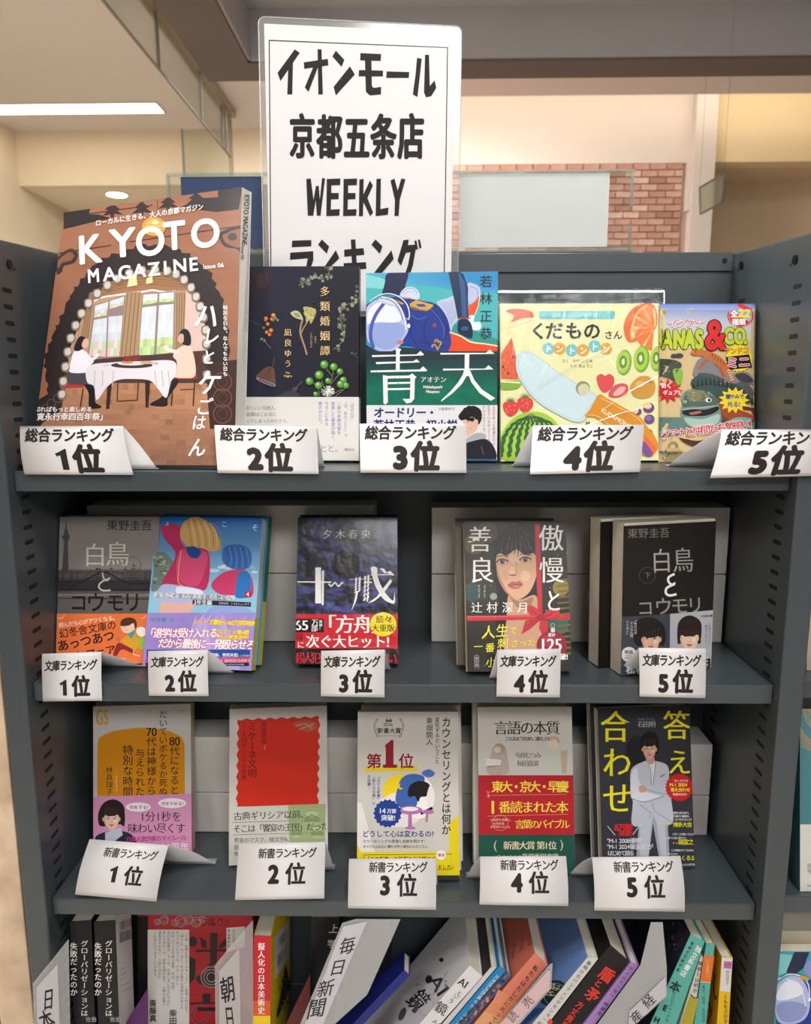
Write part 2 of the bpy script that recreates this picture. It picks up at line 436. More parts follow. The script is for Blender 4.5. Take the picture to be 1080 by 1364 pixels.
rail = child(b.build('top_rail', M['steel'], unit, bevel=0.0005))
def panel(sgn):
    x0, x1 = (0.3615, 0.3846)
    ys = [-0.012, YB + .03]; zt = [0.2085, 0.2215]
    v = []
    for x in (x0, x1):
        v += [(sgn * x, ys[0], -1.40), (sgn * x, ys[1], -1.40), (sgn * x, ys[1], zt[1]), (sgn * x, ys[0], zt[0])]
    f = [(0, 1, 2, 3), (7, 6, 5, 4), (0, 4, 5, 1), (1, 5, 6, 2), (2, 6, 7, 3), (3, 7, 4, 0)]
    if sgn > 0: f = [g[::-1] for g in f]
    pnl = child(mesh('side_panel', v, f, M['steel'], unit))
    md = pnl.modifiers.new('bevel', 'BEVEL'); md.width = .0022; md.segments = 3; md.limit_method = 'ANGLE'; md.angle_limit = .9
    # slots: a recessed dark stadium with a pressed rim
    me = None
    z = 0.1657
    while z > -0.72:
        for yc in (0.0175, 0.1355):
            if me is None:
                vv, ff = [], []; n = 6
                ring = [(0.0062 + .0022 * math.cos(a), .0022 * math.sin(a)) for a in np.linspace(-math.pi / 2, math.pi / 2, n)] + [(-.0062 + .0022 * math.cos(a), .0022 * math.sin(a)) for a in np.linspace(math.pi / 2, 3 * math.pi / 2, n)]
                vv = [(0, a, c) for a, c in ring]; ff = [tuple(range(2 * n))]
                me = bpy.data.meshes.new('slot'); me.from_pydata(vv, [], ff); me.materials.append(M['slot'])
            o = bpy.data.objects.new('slot', me); COL.objects.link(o); o.parent = pnl; o.location = (sgn * (x0 - .00012), yc, z)
        z -= 0.01480
    for yc, zc in ((0.025, 0.190), (0.142, 0.203)):
        child_s = MB().tube((sgn * (x0 + .001), yc, zc), (sgn * (x0 - .0015), yc, zc), .0042, 14).build('screw', M['screw'], pnl)
        MB().tube((sgn * (x0 + .001), yc + .009, zc - .003), (sgn * (x0 - .0004), yc + .009, zc - .003), .0014, 8).build('hole', M['slot'], pnl)
panel(-1); panel(1)
for p in ((965, 347), (88, 360)):
    P = hit(p[0], p[1], 1, YB - .002)
    MB().tube((P[0], P[1] + .001, P[2]), (P[0], P[1] - .0008, P[2]), .0028, 14).build('screw_hole', M['slot'], rail)
# white spacer cartons at the back of the shelves
def cartons(x0, x1, y0, zt, seam, z0, label_t, label_b, g):
    for (a, c, lab) in ((z0 + .0004, seam - .0006, label_b), (seam + .0006, zt, label_t)):
        r = empty('carton', ((x0 + x1) / 2, y0 + .02, a), label=lab, cat='box', group=None)
        w = (x1 - x0) / 2; hh = c - a; d = YB - .001 - y0
        MB().box(-w, w, -.02, -.02 + d, 0, hh).build('carton_body', M['whitebox'], r, bevel=.0009)
def zpx(px, py, y): return hit(px, py, 1, y)
a = hit(499, 673, 1, .122); s = hit(400, 764, 1, .122)
cartons(-.3500, a[0], .122, a[2], s[2], Z2, 'upper white carton behind the first three books of the middle shelf', 'lower white carton behind the first three books of the middle shelf', '')
a = hit(575, 676, 1, .122); c = hit(981, 676, 1, .122); s = hit(700, 765, 1, .122)
cartons(a[0], min(c[0], .3592), .122, a[2], s[2], Z2, 'upper white carton behind the two right books of the middle shelf', 'lower white carton behind the two right books of the middle shelf', '')
a = hit(949.5, 992, 1, .117); s = hit(949, 1060, 1, .117)
cartons(.012, min(a[0], .359), .117, a[2] , s[2], Z3, 'upper white carton at the right behind the small books of the third shelf', 'lower white carton at the right behind the small books of the third shelf', '')
a = hit(285, 982, 1, .117); s = hit(285, 1056, 1, .117)
cartons(-.34, -.004, .117, a[2], s[2], Z3, 'upper white carton at the left behind the small books of the third shelf', 'lower white carton at the left behind the small books of the third shelf', '')

# neighbours: beige stone-pattern end board on the left, next bookshelf bay on the right
m_, nt, bb = nodes('beige_stone_laminate')
tc = nt.nodes.new('ShaderNodeTexCoord'); n = nt.nodes.new('ShaderNodeTexNoise'); n.inputs['Scale'].default_value = 22; n.inputs['Detail'].default_value = 8
r = nt.nodes.new('ShaderNodeValToRGB'); e = r.color_ramp.elements; e[0].position = .3; e[0].color = lin('b59a80') + (1,); e[1].position = .62; e[1].color = lin('dcc3a8') + (1,)
nt.links.new(tc.outputs['Object'], n.inputs[0]); nt.links.new(n.outputs[0], r.inputs[0]); nt.links.new(r.outputs[0], bb.inputs[0]); bb.inputs['Roughness'].default_value = .4
tag(MB().box(-.4215, -.3860, -.0115, .20, -1.40, .17).build('end_board', m_, None, bevel=.001), 'beige stone-patterned end board standing against the left side of the grey bookshelf', 'board')

# ================================================================== room
CZ = 1.50
m_wall = mat('cream_wall', 'e2d2b8', 0.85, 0, 0.02, 3); m_ceil = mat('ceiling_paint', 'd2cac6', 0.9, 0, 0.015, 2)
m_pier = mat('pier_paint', 'd8ccc4', 0.85); m_dark = mat('brown_soffit', '655b59', 0.8, 0, 0.03, 3); m_rec = mat('grey_recess', 'aaa7a9', 0.8, 0, 0.05, 2)
m_floor = mat('shop_floor', 'd6cdc0', 0.35, 0, 0.05, 3)
m_upper = mat('upper_wall', 'dccfc6', 0.85); m_metal = mat('bronze_rail', '9a8a78', 0.35, 0.6); m_joint = mat('glass_joint', '7b7a72', .5)
FZ = -1.40
def struct(name, mb, m, **k): return mb.build(name, m, None, kind='structure', **k)
struct('floor', MB().box(-6, 6, -6, 9, FZ - .05, FZ), m_floor)
YW = hit(130, 175, 2, CZ)[1]           # left: where ceiling meets the cross wall
zs_ = hit(120, 247, 1, YW)[2]          # its lower edge
xl = hit(20, 175, 1, YW)[0]
YR = hit(780, 127, 2, CZ)[1]
xm = hit(520, 200, 1, YR)[0]
struct('ceiling', MB().box(-6, xm, -6, YW, CZ, CZ + .05).box(xm, 6, -6, YR, CZ, CZ + .05), m_ceil)
struct('wall_left', MB().box(xl - .1, xl, -1, 8, FZ, CZ), m_wall)
struct('wall_bulkhead', MB().box(xl, xm, YW, YW + .08, zs_, CZ), m_wall)
struct('ceiling_low', MB().box(xl, xm, YW + .08, YW + 1.9, zs_, zs_ + .05), mat('low_ceiling_paint', 'e8dcc6', .9))
struct('wall_far', MB().box(xl, xm, YW + 1.9, YW + 2.0, FZ, zs_), m_wall)
# light strip and downlight in the ceilings
A = hit(0, 144, 2, CZ); B = hit(218, 149, 2, CZ); Cc = hit(207, 137, 2, CZ)
ls = empty('ceiling_light', (0, 0, CZ), label='long recessed light strip in the pale ceiling at the left', cat='lamp')
MB().box(A[0] - 1.5, B[0], min(B[1], Cc[1]), max(B[1], Cc[1]), -.006, -.001).build('diffuser', emit('strip_glow', 'fff3dc', 6.0), ls)
MB().box(A[0] - 1.52, B[0] + .012, min(B[1], Cc[1]) - .012, max(B[1], Cc[1]) + .012, -.004, -.0005).build('trim_frame', m_pier, ls)
D = hit(155.5, 258.5, 2, zs_)
dl = empty('downlight', (D[0], D[1], zs_), label='small round downlight glowing in the low ceiling above the magazine', cat='lamp')
MB().tube((0, 0, -.001), (0, 0, -.008), .058, 24).build('lamp_disc', emit('downlight_glow', 'fff8e8', 8.0), dl)
MB().tube((0, 0, -.0005), (0, 0, -.005), .066, 24).build('trim_ring', m_pier, dl)
# right: cove-lit wall with brick below, white pier, beige wall with recess
YWR = YR + .35
pr = hit(922, 250, 1, YWR); prr = hit(945, 250, 1, YWR); pl = hit(913, 250, 1, YWR)
zb = hit(780, 218, 1, YWR)[2]
struct('wall_back', MB().box(xm - .2, pr[0], YWR, YWR + .1, zb, CZ + .5), m_upper)
struct('wall_right', MB().box(prr[0], 6, YWR - .02, YWR + .1, hit(1000, 217, 1, YWR)[2], CZ + .5), mat('beige_wall', 'e0c9a2', .85, 0, .02, 3))
struct('trim_pier', MB().box(pr[0] - .02, prr[0], YWR - .06, YWR + .3, FZ, CZ + .5).box(pl[0], pr[0], YWR - .045, YWR + .1, hit(915, 282, 1, YWR)[2], zb), m_pier)
struct('ceiling_right', MB().box(prr[0], 6, YWR + .1, YWR + .4, hit(1000, 217, 1, YWR)[2], hit(1000, 217, 1, YWR)[2] + .04), mat('tan_soffit', 'd0b795', .9))
struct('wall_recess', MB().box(prr[0], 6, YWR + .4, YWR + .5, FZ, hit(1000, 217, 1, YWR)[2]), mat('tan_wall', 'dcc6a6', .85, 0, .02, 3))
struct('ceiling_cove', MB().box(xm - .2, 6, YR, YWR + .3, CZ + .5, CZ + .55).box(xm - .2, 6, YR - .03, YR, CZ + .05, CZ + .5), m_ceil)
area('cove_light', (.9, YR + .06, CZ + .10), (.9, YWR, CZ - .02), 2.6, 5, (1, .90, .74), size_y=.05)
area('cove_light', (3.6, YR + .06, CZ + .10), (3.6, YWR, CZ - .02), 2.6, 5, (1, .88, .66), size_y=.05)
# brick wall, bricks as parts
mortar = struct('wall_brick', MB().box(xm - .2, pr[0] - .02, YWR + .012, YWR + .1, FZ, zb), mat('mortar', 'b59a88', .95, 0, .04, 30))
bw = hit(640, 250, 1, YWR)[0]
bmats = [mat('brick_' + n, c, .9, 0, .12, 25, .5, 60) for n, c in (('red', 'b88a78'), ('tan', 'c8a28f'), ('pink', 'c19685'), ('brown', 'a97a69'), ('pale', 'cfb09d'))]
L, Hh, J = .085, .030, .006
bmeshes = []
for bm_ in bmats:
    for k in (1.0, .5):
        v, f = box_vf(0, L * k if k == 1 else L * .5 - J / 2, 0, .018, 0, Hh); me = bpy.data.meshes.new('brick'); me.from_pydata(v, [], f); me.materials.append(bm_); bmeshes.append(me)
z = zb - Hh - .002; row = 0; nb = 0
x0b = hit(600, 250, 1, YWR)[0]; x1b = pr[0] - .022
while nb < 290 and z > hit(780, 345, 1, YWR)[2]:
    x = x0b - (row % 2) * (L + J) / 2
    while x < x1b:
        full = x + L <= x1b
        if full or x + L / 2 <= x1b:
            me = bmeshes[rnd.choice([0, 0, 1, 2, 2, 3, 4]) * 2 + (0 if full else 1)]
            o = bpy.data.objects.new('brick', me); COL.objects.link(o); o.parent = mortar; o.location = (x, YWR - .002 + rnd.uniform(0, .004), z); nb += 1
        x += (L if full else L / 2) + J
    z -= Hh + J; row += 1
print('bricks', nb)
# the rest of the brickwork, beyond what the view lets one pick out
zlow = z + Hh + J; rest = MB(); zz = zb - Hh - .002; row = 0
while zz > FZ + .02:
    x = xm - .2 - (row % 2) * (L + J) / 2; xe = x0b - (row % 2) * (L + J) / 2 - J if zz > zlow - .001 else x1b
    if zz <= zlow - .001 or x < xe:
        while x + L / 2 < xe:
            x2 = min(x + L, xe); rest.box(max(x, xm - .2), x2, YWR - .002, YWR + .015, zz, zz + Hh); x += L + J
    zz -= Hh + J; row += 1
rest.build('brick', bmats[0], mortar, kind='stuff')
# dark brown dropped soffit with a grey recess overhead
ZS = 1.26
e1 = hit(278, 108.5, 2, ZS); e2 = hit(330, 84, 2, ZS)
x_l, y_f = e1[0], hit(800, 103.5, 2, ZS)[1]; x_r, y_r = e2[0], hit(700, 81.5, 2, ZS)[1]
struct('ceiling_soffit', MB().box(x_l, x_r, -.2, y_f, ZS, ZS + .2).box(x_r, 4, y_r, y_f, ZS, ZS + .2), m_dark)
struct('ceiling_recess', MB().box(x_r, 4, -.2, y_r, ZS + .18, ZS + .2).box(x_r - .004, x_r + .01, -.2, y_r, ZS + .01, ZS + .2).box(x_r, 4, y_r - .012, y_r + .004, ZS + .01, ZS + .2), m_rec)
# hanging glass smoke curtain with joints and rail
g0 = hit(305, 146, 2, CZ); gx = g0[0]; gz = hit(300, 200, 0, gx)
gb = gz[2]; ye = g0[1]
gl = empty('smoke_curtain', (gx, ye, gb), label='row of frameless glass panes hanging from the ceiling at the left', cat='glass screen')
def yat(px, py): return hit(px, py, 0, gx)[1]
ycuts = [yat(301, 198), yat(297, 190), yat(269, 160), yat(212, 100), yat(127, 12), -.2]
for a, c in zip(ycuts[:-1], ycuts[1:]):
    MB().box(-.004, .004, c - ye + .004, a - ye - .004, 0, CZ - gb).build('glass_pane', M['glass'], gl)
    MB().box(-.006, .006, a - ye - .004, a - ye + .004, 0, CZ - gb).build('joint', m_joint, gl)
MB().box(-.03, .03, -.2 - ye, .02, CZ - gb - .035, CZ - gb - .001).build('top_rail', m_metal, gl)
MB().box(-.005, .005, -.2 - ye, 0, -.004, .0).build('lower_edge', m_joint, gl)
MB().box(-.010, .010, -.010, .010, -1.2, CZ - gb - .03).build('pole', m_metal, gl)
gr = empty('glass_partition', (gx, ye, gb), label='clear glass pane beside the slim pole behind the navy sign', cat='glass screen')
w0 = hit(246, 230, 1, ye)[0] - gx
MB().box(w0, -.014, -.004, .004, hit(270, 236, 1, ye)[2] - gb - .4, hit(270, 172, 1, ye)[2] - gb).build('glass_pane', M['glass'], gr)
MB().box(w0 - .008, w0, -.006, .006, hit(270, 236, 1, ye)[2] - gb - .4, hit(270, 172, 1, ye)[2] - gb).build('edge_strip', m_joint, gr)
# small glass sign plate hanging at the right
Pg = [hit(*p) for p in ((932, 250, 1, 2.3), (964, 231, 1, 2.15), (962, 269, 1, 2.15), (933, 285, 1, 2.3))]
c0 = sum(Pg) / 4
r = empty('hanging_plate', tuple(c0), label='small green-tinted glass plate hanging in front of the beige wall', cat='sign')
n_ = np.cross(Pg[1] - Pg[0], Pg[3] - Pg[0]); n_ /= np.linalg.norm(n_)
v = [p - c0 + n_ * .003 for p in Pg] + [p - c0 - n_ * .003 for p in Pg]
mesh('glass_sheet', v, BOXF, clear('green_glass', (.62, .68, .56), .0, .1, milky=.12), r)
ed = MB()
for i in range(4): ed.tube(tuple(Pg[i] - c0), tuple(Pg[(i + 1) % 4] - c0), .004, 6)
for p in (Pg[0], Pg[1]): ed.tube(tuple(p - c0), (p[0] - c0[0], p[1] - c0[1], CZ - c0[2] - .001), .0005, 5)
ed.build('frame_edge', mat('green_edge', '56604e', .4), r)
# ================================================================== rank tags: folded card tents
def fold_card(name, label, group, quad, yb, yt, back, bow=0.0, rowname='', rank='1', style=1, ztop=0.0, lean=None, extra=None):
    """front face from its four corners; the sheet folds over the top edge and runs back down to the shelf"""
    TL, TR, BR, BL = quad
    P = [hit(*TL, 1, yt), hit(*TR, 1, yt), hit(*BR, 1, yb), hit(*BL, 1, yb)]
    base = (P[2] + P[3]) / 2
    root = empty(name, tuple(base), label=label, cat='price tag' if 0 else 'rank card', group=group)
    P = [p - base for p in P]
    nrm = np.cross(P[2] - P[3], P[0] - P[3]); nrm /= np.linalg.norm(nrm)
    if nrm[1] > 0: nrm = -nrm
    def front(u, v, n=0.0):   # u 0..1 left-right, v 0..1 top-bottom
        a = P[0] * (1 - u) + P[1] * u; b = P[3] * (1 - u) + P[2] * u
        p = a * (1 - v) + b * v
        return p + nrm * (bow * math.sin(math.pi * v) + n)
    by, bz, dx = back[:3]; lim = back[3] if len(back) > 3 else 9
    B0 = np.array([P[0][0] + dx, by - base[1], bz - base[2]]); B1 = np.array([P[1][0] + dx, by - base[1], bz - base[2]])
    B1[0] = min(B1[0], lim - base[0])
    prof = []
    N = 12
    for i in range(N + 1): prof.append((front(0, 1 - i / N), front(1, 1 - i / N)))
    if lim < 9: q1 = P[1].copy(); q1[0] = lim - base[0]; prof.append((P[0], q1))
    else: q1 = P[1]
    for i in range(1, 9):
        t = i / 8
        h = np.array([0, .35 * bow * math.sin(math.pi * t), .45 * bow * math.sin(math.pi * t)]) 
        prof.append((P[0] * (1 - t) + B0 * t + h, q1 * (1 - t) + B1 * t + h))
    prof.append((B0 + (0, .010, .0), B1 + (0, .010, .0)))
    v = []; f = []
    for a, b in prof: v += [a, b]
    for i in range(len(prof) - 1): f.append((2 * i, 2 * i + 1, 2 * i + 3, 2 * i + 2))
    o = mesh('card', v, f, M['paper'], root, smooth=True)
    md = o.modifiers.new('thick', 'SOLIDIFY'); md.thickness = .0003; md.offset = 0
    Q = np.array(quad, float)
    # homography unit square -> picture, inverted for the lettering
    A = []
    for (u, vv), (x, y) in zip(((0, 0), (1, 0), (1, 1), (0, 1)), Q):
        A += [[u, vv, 1, 0, 0, 0, -u * x, -vv * x, x], [0, 0, 0, u, vv, 1, -u * y, -vv * y, y]]
    A = np.array(A); Hh = np.append(np.linalg.solve(A[:, :8], A[:, 8]), 1).reshape(3, 3)
    W_, H_ = 100.0, 100.0 * (np.hypot(*(Q[3] - Q[0])) / np.hypot(*(Q[1] - Q[0])))
    def p2uv(p): return np.stack([p[:, 0] / W_, p[:, 1] / H_], 1)
    def uv2p(q, n):
        u, vv = q[:, :1], q[:, 1:]
        a = P[0] * (1 - u) + P[1] * u; b = P[3] * (1 - u) + P[2] * u
        return a * (1 - vv) + b * vv + nrm * (bow * np.sin(np.pi * vv) + n)
    art = Art(p2uv, uv2p, 1, 1, base=3.5e-4)
    art.cuts = np.linspace(0, 1, 13) if bow > .0015 else None
    K = '2b2726'
    ONE = [(.30, -.60), (.52, -.72), (.56, -.70), (.56, 0), (.36, 0), (.36, -.50), (.24, -.46), (.20, -.56)]
    def num(x, y, s_, th, sx, sy):
        if rank == '1': art.poly([(x + (p[0] - .40) * s_ * sx * 1.05, y + p[1] * s_ * sy * 1.05) for p in ONE], K)
        else: art.text(rank, x, y, s_, K, bold=2, thick=th, sx=sx, sy=sy, align='c')
    if style == 1:      # top row: title across the top, large number
        art.text(rowname, 4.5, H_ * .30, 12.6, K, bold=2, thick=.036, sx=1.0, sy=1.12, shear=.10, track=.965)
        num(38, H_ * .90, 25, .075, 1.15, 1.08)
        art.text('位', 61, H_ * .90, 28, K, bold=2, thick=.050, sy=1.02, align='c', shear=.05)
    elif style == 2:    # middle row: nearly square
        art.text(rowname, 4, H_ * .34, 13.3, K, bold=2, thick=.034, sy=1.4, shear=.10, track=.94)
        num(36, H_ * .88, 31, .060, 1.0, 1.15)
        art.text('位', 65, H_ * .86, 32, K, bold=2, thick=.042, sy=1.15, align='c', shear=.03)
    else:               # third row
        art.text(rowname, 23, H_ * .25, 10.6, K, bold=1, thick=.022, sy=1.18, track=.90)
        num(42, H_ * .70, 25, .055, .95, 1.15)
        art.text('位', 67, H_ * .70, 24, K, bold=1, thick=.034, sy=1.12, align='c')
    art.build('lettering', M['flat'], root)
    return root
T1 = [([(26.7, 567.9), (163.5, 567.6), (178, 632.6), (32.8, 632)], 'white folded card reading first place in front of the brown magazine', .0, 0.026),
      ([(285.6, 566.7), (422, 568.9), (424.4, 631.5), (290, 630)], 'white folded card reading second place in front of the dark flower book', 0, .003),
      ([(478.9, 564.8), (620.7, 564.8), (621, 630), (480, 629.6)], 'white folded card reading third place in front of the helmet book', 0, 0),
      ([(709.7, 567), (857.8, 565.9), (851.8, 628.8), (705.7, 632)], 'white folded card reading fourth place in front of the fruit picture book', 0, -.015),
      ([(961.3, 572.2), (1112, 572), (1103, 633.5), (945.4, 636.7)], 'white folded card reading fifth place in front of the lizard toy pouch', 0, -.03)]
for i, (q, lab, bow, dx) in enumerate(T1):
    fold_card('rank_card', lab, 'rank cards on the top shelf', q, -.004 if i < 4 else -.0165, (.000, .010, .010, .010, -.0135)[i], ((.011 if i == 0 else .034), .0008, dx) + ((.358,) if i == 4 else ()), bow=.003 if i in (0, 4) else .0008, rowname='総合ランキング', rank=str(i + 1), style=1)
T2 = [([(56, 871), (135, 868.3), (136, 933.3), (57.3, 934.3)], 'white folded card reading first place below the grey tower-and-bridge paperback', 0.024),
      ([(197.3, 867.3), (276.7, 865.7), (277.7, 927.3), (198.3, 926.7)], 'white folded card reading second place below the glossy blue paperback with violet band', .018),
      ([(427.7, 867), (512.5, 865.4), (512, 929), (427.4, 927.4)], 'white folded card reading third place below the black paperback with red band', .004),
      ([(662.4, 865.3), (746.7, 864.4), (745.3, 929.2), (661, 927.8)], 'white folded card reading fourth place below the portrait-and-ribbon paperback', -.006),
      ([(850.8, 863), (939.7, 863.9), (939.3, 930), (851.8, 927.8)], 'white folded card reading fifth place below the black paperback with two faces', -.012)]
for i, (q, lab, dx) in enumerate(T2):
    fold_card('rank_card', lab, 'rank cards on the middle shelf', q, -.0035, .002, ((.042, .026, .036, .014, .028)[i], Z2 + .0008, dx), bow=.0008, rowname='文庫ランキング', rank=str(i + 1), style=2)
T3 = [([(119.4, 1117.8), (224.4, 1126), (208.3, 1201), (100, 1191.4)], 'white curved card reading first place below the yellow book with pink band', .0055, .034),
      ([(318.4, 1124), (433.3, 1121.5), (431.8, 1197), (313, 1199)], 'white card reading second place below the white and red book', .001, .004),
      ([(464.8, 1144), (580.7, 1143), (580.7, 1212), (463.3, 1209.7)], 'white card reading third place below the award book with yellow band', .002, .002),
      ([(639.4, 1141), (753.7, 1140.4), (756.8, 1207), (638.4, 1205)], 'white card reading fourth place below the red and green banded book', .004, -.012),
      ([(788.3, 1142), (906, 1140.4), (911.7, 1214.4), (791.4, 1212.8)], 'white card reading fifth place below the man-in-white-suit book', .005, -.016)]
for i, (q, lab, bow, dx) in enumerate(T3):
    fold_card('rank_card', lab, 'rank cards on the third shelf', q, -.004, .012, ((.056, .048, .024, .036, .042)[i], Z3 + .0008, dx), bow=bow, rowname='新書ランキング', rank=str(i + 1), style=3)

# ================================================================== laminated title sign
YS = .150
SP = [hit(*p, 1, y) for p, y in (((344, 22), YS - .004), ((615, 35), YS - .004), ((609, 420), YS), ((353, 420), YS))]
so = (SP[2] + SP[3]) / 2
sg = empty('title_sign', tuple(so), label='tall laminated white sign with bold black Japanese lettering behind the top shelf books', cat='sign')
S_ = [p - so for p in SP]
sn = np.cross(S_[2] - S_[3], S_[0] - S_[3]); sn /= np.linalg.norm(sn); sn = -sn if sn[1] > 0 else sn
def quadpt(u, v, n=0): return (S_[0] * (1 - u) + S_[1] * u) * (1 - v) + (S_[3] * (1 - u) + S_[2] * u) * v + sn * n
def slab(u0, u1, v0, v1, n0, n1, seg=1):
    v = [quadpt(u, v, n) for n in (n0, n1) for (u, v) in ((u0, v0), (u1, v0), (u1, v1), (u0, v1))]
    return v, BOXF
v, f = slab(.028, .965, .022, .985, 0, .0004); mesh('paper_sheet', v, f, M['paper'], sg)
# laminating film with rounded corners, a frame of film around the sheet
rc = []
for (cu, cv, a0) in ((.03, .022, 180), (.97, .022, 270), (.97, .98, 0), (.03, .98, 90)):
    for k in range(5):
        a = math.radians(a0 + 22.5 * k); rc.append((cu + .03 * math.cos(a), cv + .022 * math.sin(a)))
v = [quadpt(a, b, -.0004) for a, b in rc] + [quadpt(a, b, -.0008) for a, b in rc]; n = len(rc)
mesh('laminate_film', v, [tuple(range(n)), tuple(range(n, 2 * n))[::-1]] + [(i, (i + 1) % n, n + (i + 1) % n, n + i) for i in range(n)], M['laminate'], sg)
tube = MB()
for i in range(n): tube.tube(tuple(quadpt(*rc[i], 0)), tuple(quadpt(*rc[(i + 1) % n], 0)), .0005, 5)
tube.build('film_edge', clear('film_edge_clear', gloss=.35, rough=.2, milky=.25), sg)
Qs = [(344, 22), (615, 35), (609, 420), (353, 420)]
def p2uv_s(p):
    o_, n_ = SP[0], np.cross(SP[1] - SP[0], SP[3] - SP[0])
    D = RIGHT[None] * ((p[:, :1] - 540) / F_PX) - UP[None] * ((p[:, 1:] - 682) / F_PX) + FWD[None]
    P = CAM + D * (((o_ - CAM) @ n_) / (D @ n_))[:, None]
    uv = np.full((len(p), 2), .5)
    for _ in range(8):
        u, v = uv[:, :1], uv[:, 1:]
        X = (SP[0] * (1 - u) + SP[1] * u) * (1 - v) + (SP[3] * (1 - u) + SP[2] * u) * v
        du = (SP[1] - SP[0]) * (1 - v) + (SP[2] - SP[3]) * v; dv = (SP[3] - SP[0]) * (1 - u) + (SP[2] - SP[1]) * u
        e = P - X; a, b, c = (du * du).sum(1), (du * dv).sum(1), (dv * dv).sum(1); p1, p2 = (e * du).sum(1), (e * dv).sum(1); det = a * c - b * b
        uv = uv + np.stack([(c * p1 - b * p2) / det, (a * p2 - b * p1) / det], 1)
    return uv
def uv2p_s(q, n):
    u, v = q[:, :1], q[:, 1:]
    return (S_[0] * (1 - u) + S_[1] * u) * (1 - v) + (S_[3] * (1 - u) + S_[2] * u) * v + sn * n
a = Art(p2uv_s, uv2p_s, 1, 1, base=.0006); K = '262425'
a.cs(330, 0, 3)
a.line([(86, 162), (798, 191), (784, 1140)], 4, K); a.line([(86, 162), (93, 1140)], 4, K)
def P_(*pts): a.poly(pts, K)
# イ
P_((188, 198), (208, 212), (131, 325), (119, 292)); P_((162, 262), (181, 246), (178, 378), (158, 378))
# オ
P_((224, 250), (320, 236), (322, 262), (226, 276)); P_((279, 198), (295, 198), (300, 378), (282, 378)); P_((262, 268), (282, 266), (243, 368), (228, 350))
# ン
P_((352, 203), (386, 240), (375, 268), (338, 226)); P_((408, 266), (428, 298), (352, 382), (343, 348))
# モ
P_((450, 213), (533, 217), (531, 244), (449, 242)); P_((444, 281), (540, 283), (540, 306), (443, 306)); P_((468, 240), (494, 240), (496, 345), (503, 352), (533, 348), (532, 378), (488, 382), (472, 368))
# ー
P_((555, 286), (645, 289), (643, 312), (553, 312))
# ル
P_((676, 232), (695, 236), (688, 300), (678, 388), (659, 378), (670, 300)); P_((708, 220), (724, 220), (727, 345), (746, 322), (753, 352), (733, 385), (712, 390), (704, 370))
# 京都五条店
for ch, cx, cb, w_ in (('京', 218, 634, 100), ('都', 327, 636, 100), ('五', 435, 640, 101), ('条', 542, 638, 102), ('店', 652, 638, 104)):
    a.text(ch, cx, cb - 20, w_ * 1.03, K, bold=2, thick=.048, sy=1.80, align='c')
# WEEKLY
def P2(*pts): a.poly(pts, K)
P2((234, 716), (252, 714), (263, 800), (272, 745), (284, 743), (288, 800), (297, 712), (309, 714), (291, 862), (276, 862), (272, 800), (262, 862), (240, 862))
for x in (316, 383): P2((x, 716), (x + 54, 714), (x + 53, 740), (x + 18, 741), (x + 18, 772), (x + 48, 772), (x + 47, 796), (x + 17, 797), (x + 16, 838), (x + 52, 836), (x + 50, 862), (x - 2, 864))
P2((446, 718), (463, 716), (462, 778), (488, 722), (500, 742), (478, 792), (501, 850), (489, 864), (462, 808), (460, 864), (444, 864))
P2((514, 716), (532, 714), (530, 836), (562, 830), (560, 858), (511, 864))
P2((570, 722), (586, 714), (599, 762), (613, 714), (630, 717), (607, 800), (603, 863), (586, 863), (588, 800))
# ランキング
P2((178, 962), (254, 960), (254, 984), (176, 988)); P2((170, 1010), (262, 1004), (262, 1040), (246, 1090), (205, 1140), (190, 1120), (232, 1075), (240, 1032), (169, 1038))
P2((296, 957), (325, 985), (316, 1014), (281, 978)); P2((352, 1000), (366, 1032), (312, 1085), (285, 1135), (280, 1105))
P2((385, 998), (462, 992), (466, 1018), (386, 1026)); P2((383, 1052), (472, 1048), (474, 1074), (384, 1080)); P2((412, 958), (430, 957), (440, 1140), (420, 1140))
P2((510, 957), (538, 985), (528, 1014), (494, 978)); P2((574, 1000), (583, 1035), (520, 1110), (502, 1135), (498, 1100))
P2((622, 960), (643, 958), (640, 980), (668, 978), (672, 990), (660, 1060), (634, 1140), (616, 1130), (640, 1060), (650, 1008), (632, 1010), (612, 1062), (598, 1042)); P2((665, 962), (674, 962), (680, 996), (671, 998)); P2((680, 958), (688, 958), (694, 990), (685, 993))
a.build('lettering', M['flat'], sg)

# ================================================================== wide clear acrylic holder on the top rail
YH = .176; HP = [hit(223, 234, 1, YH), hit(843, 229, 1, YH), hit(838, 328, 1, YH), hit(226, 328, 1, YH)]
hx0, hx1 = HP[0][0], HP[1][0]; hz1 = HP[0][2]; hz0 = .2208
hold = empty('sign_holder', ((hx0 + hx1) / 2, YH, hz0), label='wide clear acrylic leaflet holder standing on the top rail behind the white sign', cat='holder')
w2 = (hx1 - hx0) / 2; hh = hz1 - hz0
def notched(y):
    pts = [(-w2, 0), (w2, 0)]; cz = hh * .46
    for k in range(9):
        a_ = -math.pi / 2 - math.pi * k / 8; pts.append((w2 + .0125 * math.cos(a_) * (1), cz + .0125 * math.sin(a_)))
    pts += [(w2, hh), (-w2, hh)]
    v = [(x, y, z) for x, z in pts] + [(x, y + .0018, z) for x, z in pts]; n = len(pts)
    return v, [tuple(range(n))[::-1], tuple(range(n, 2 * n))] + [(i, (i + 1) % n, n + (i + 1) % n, n + i) for i in range(n)]
v, f = notched(-.004); mesh('front_pane', v, f, M['acrylic'], hold)
v, f = notched(.0035); mesh('back_pane', v, f, M['acrylic'], hold)
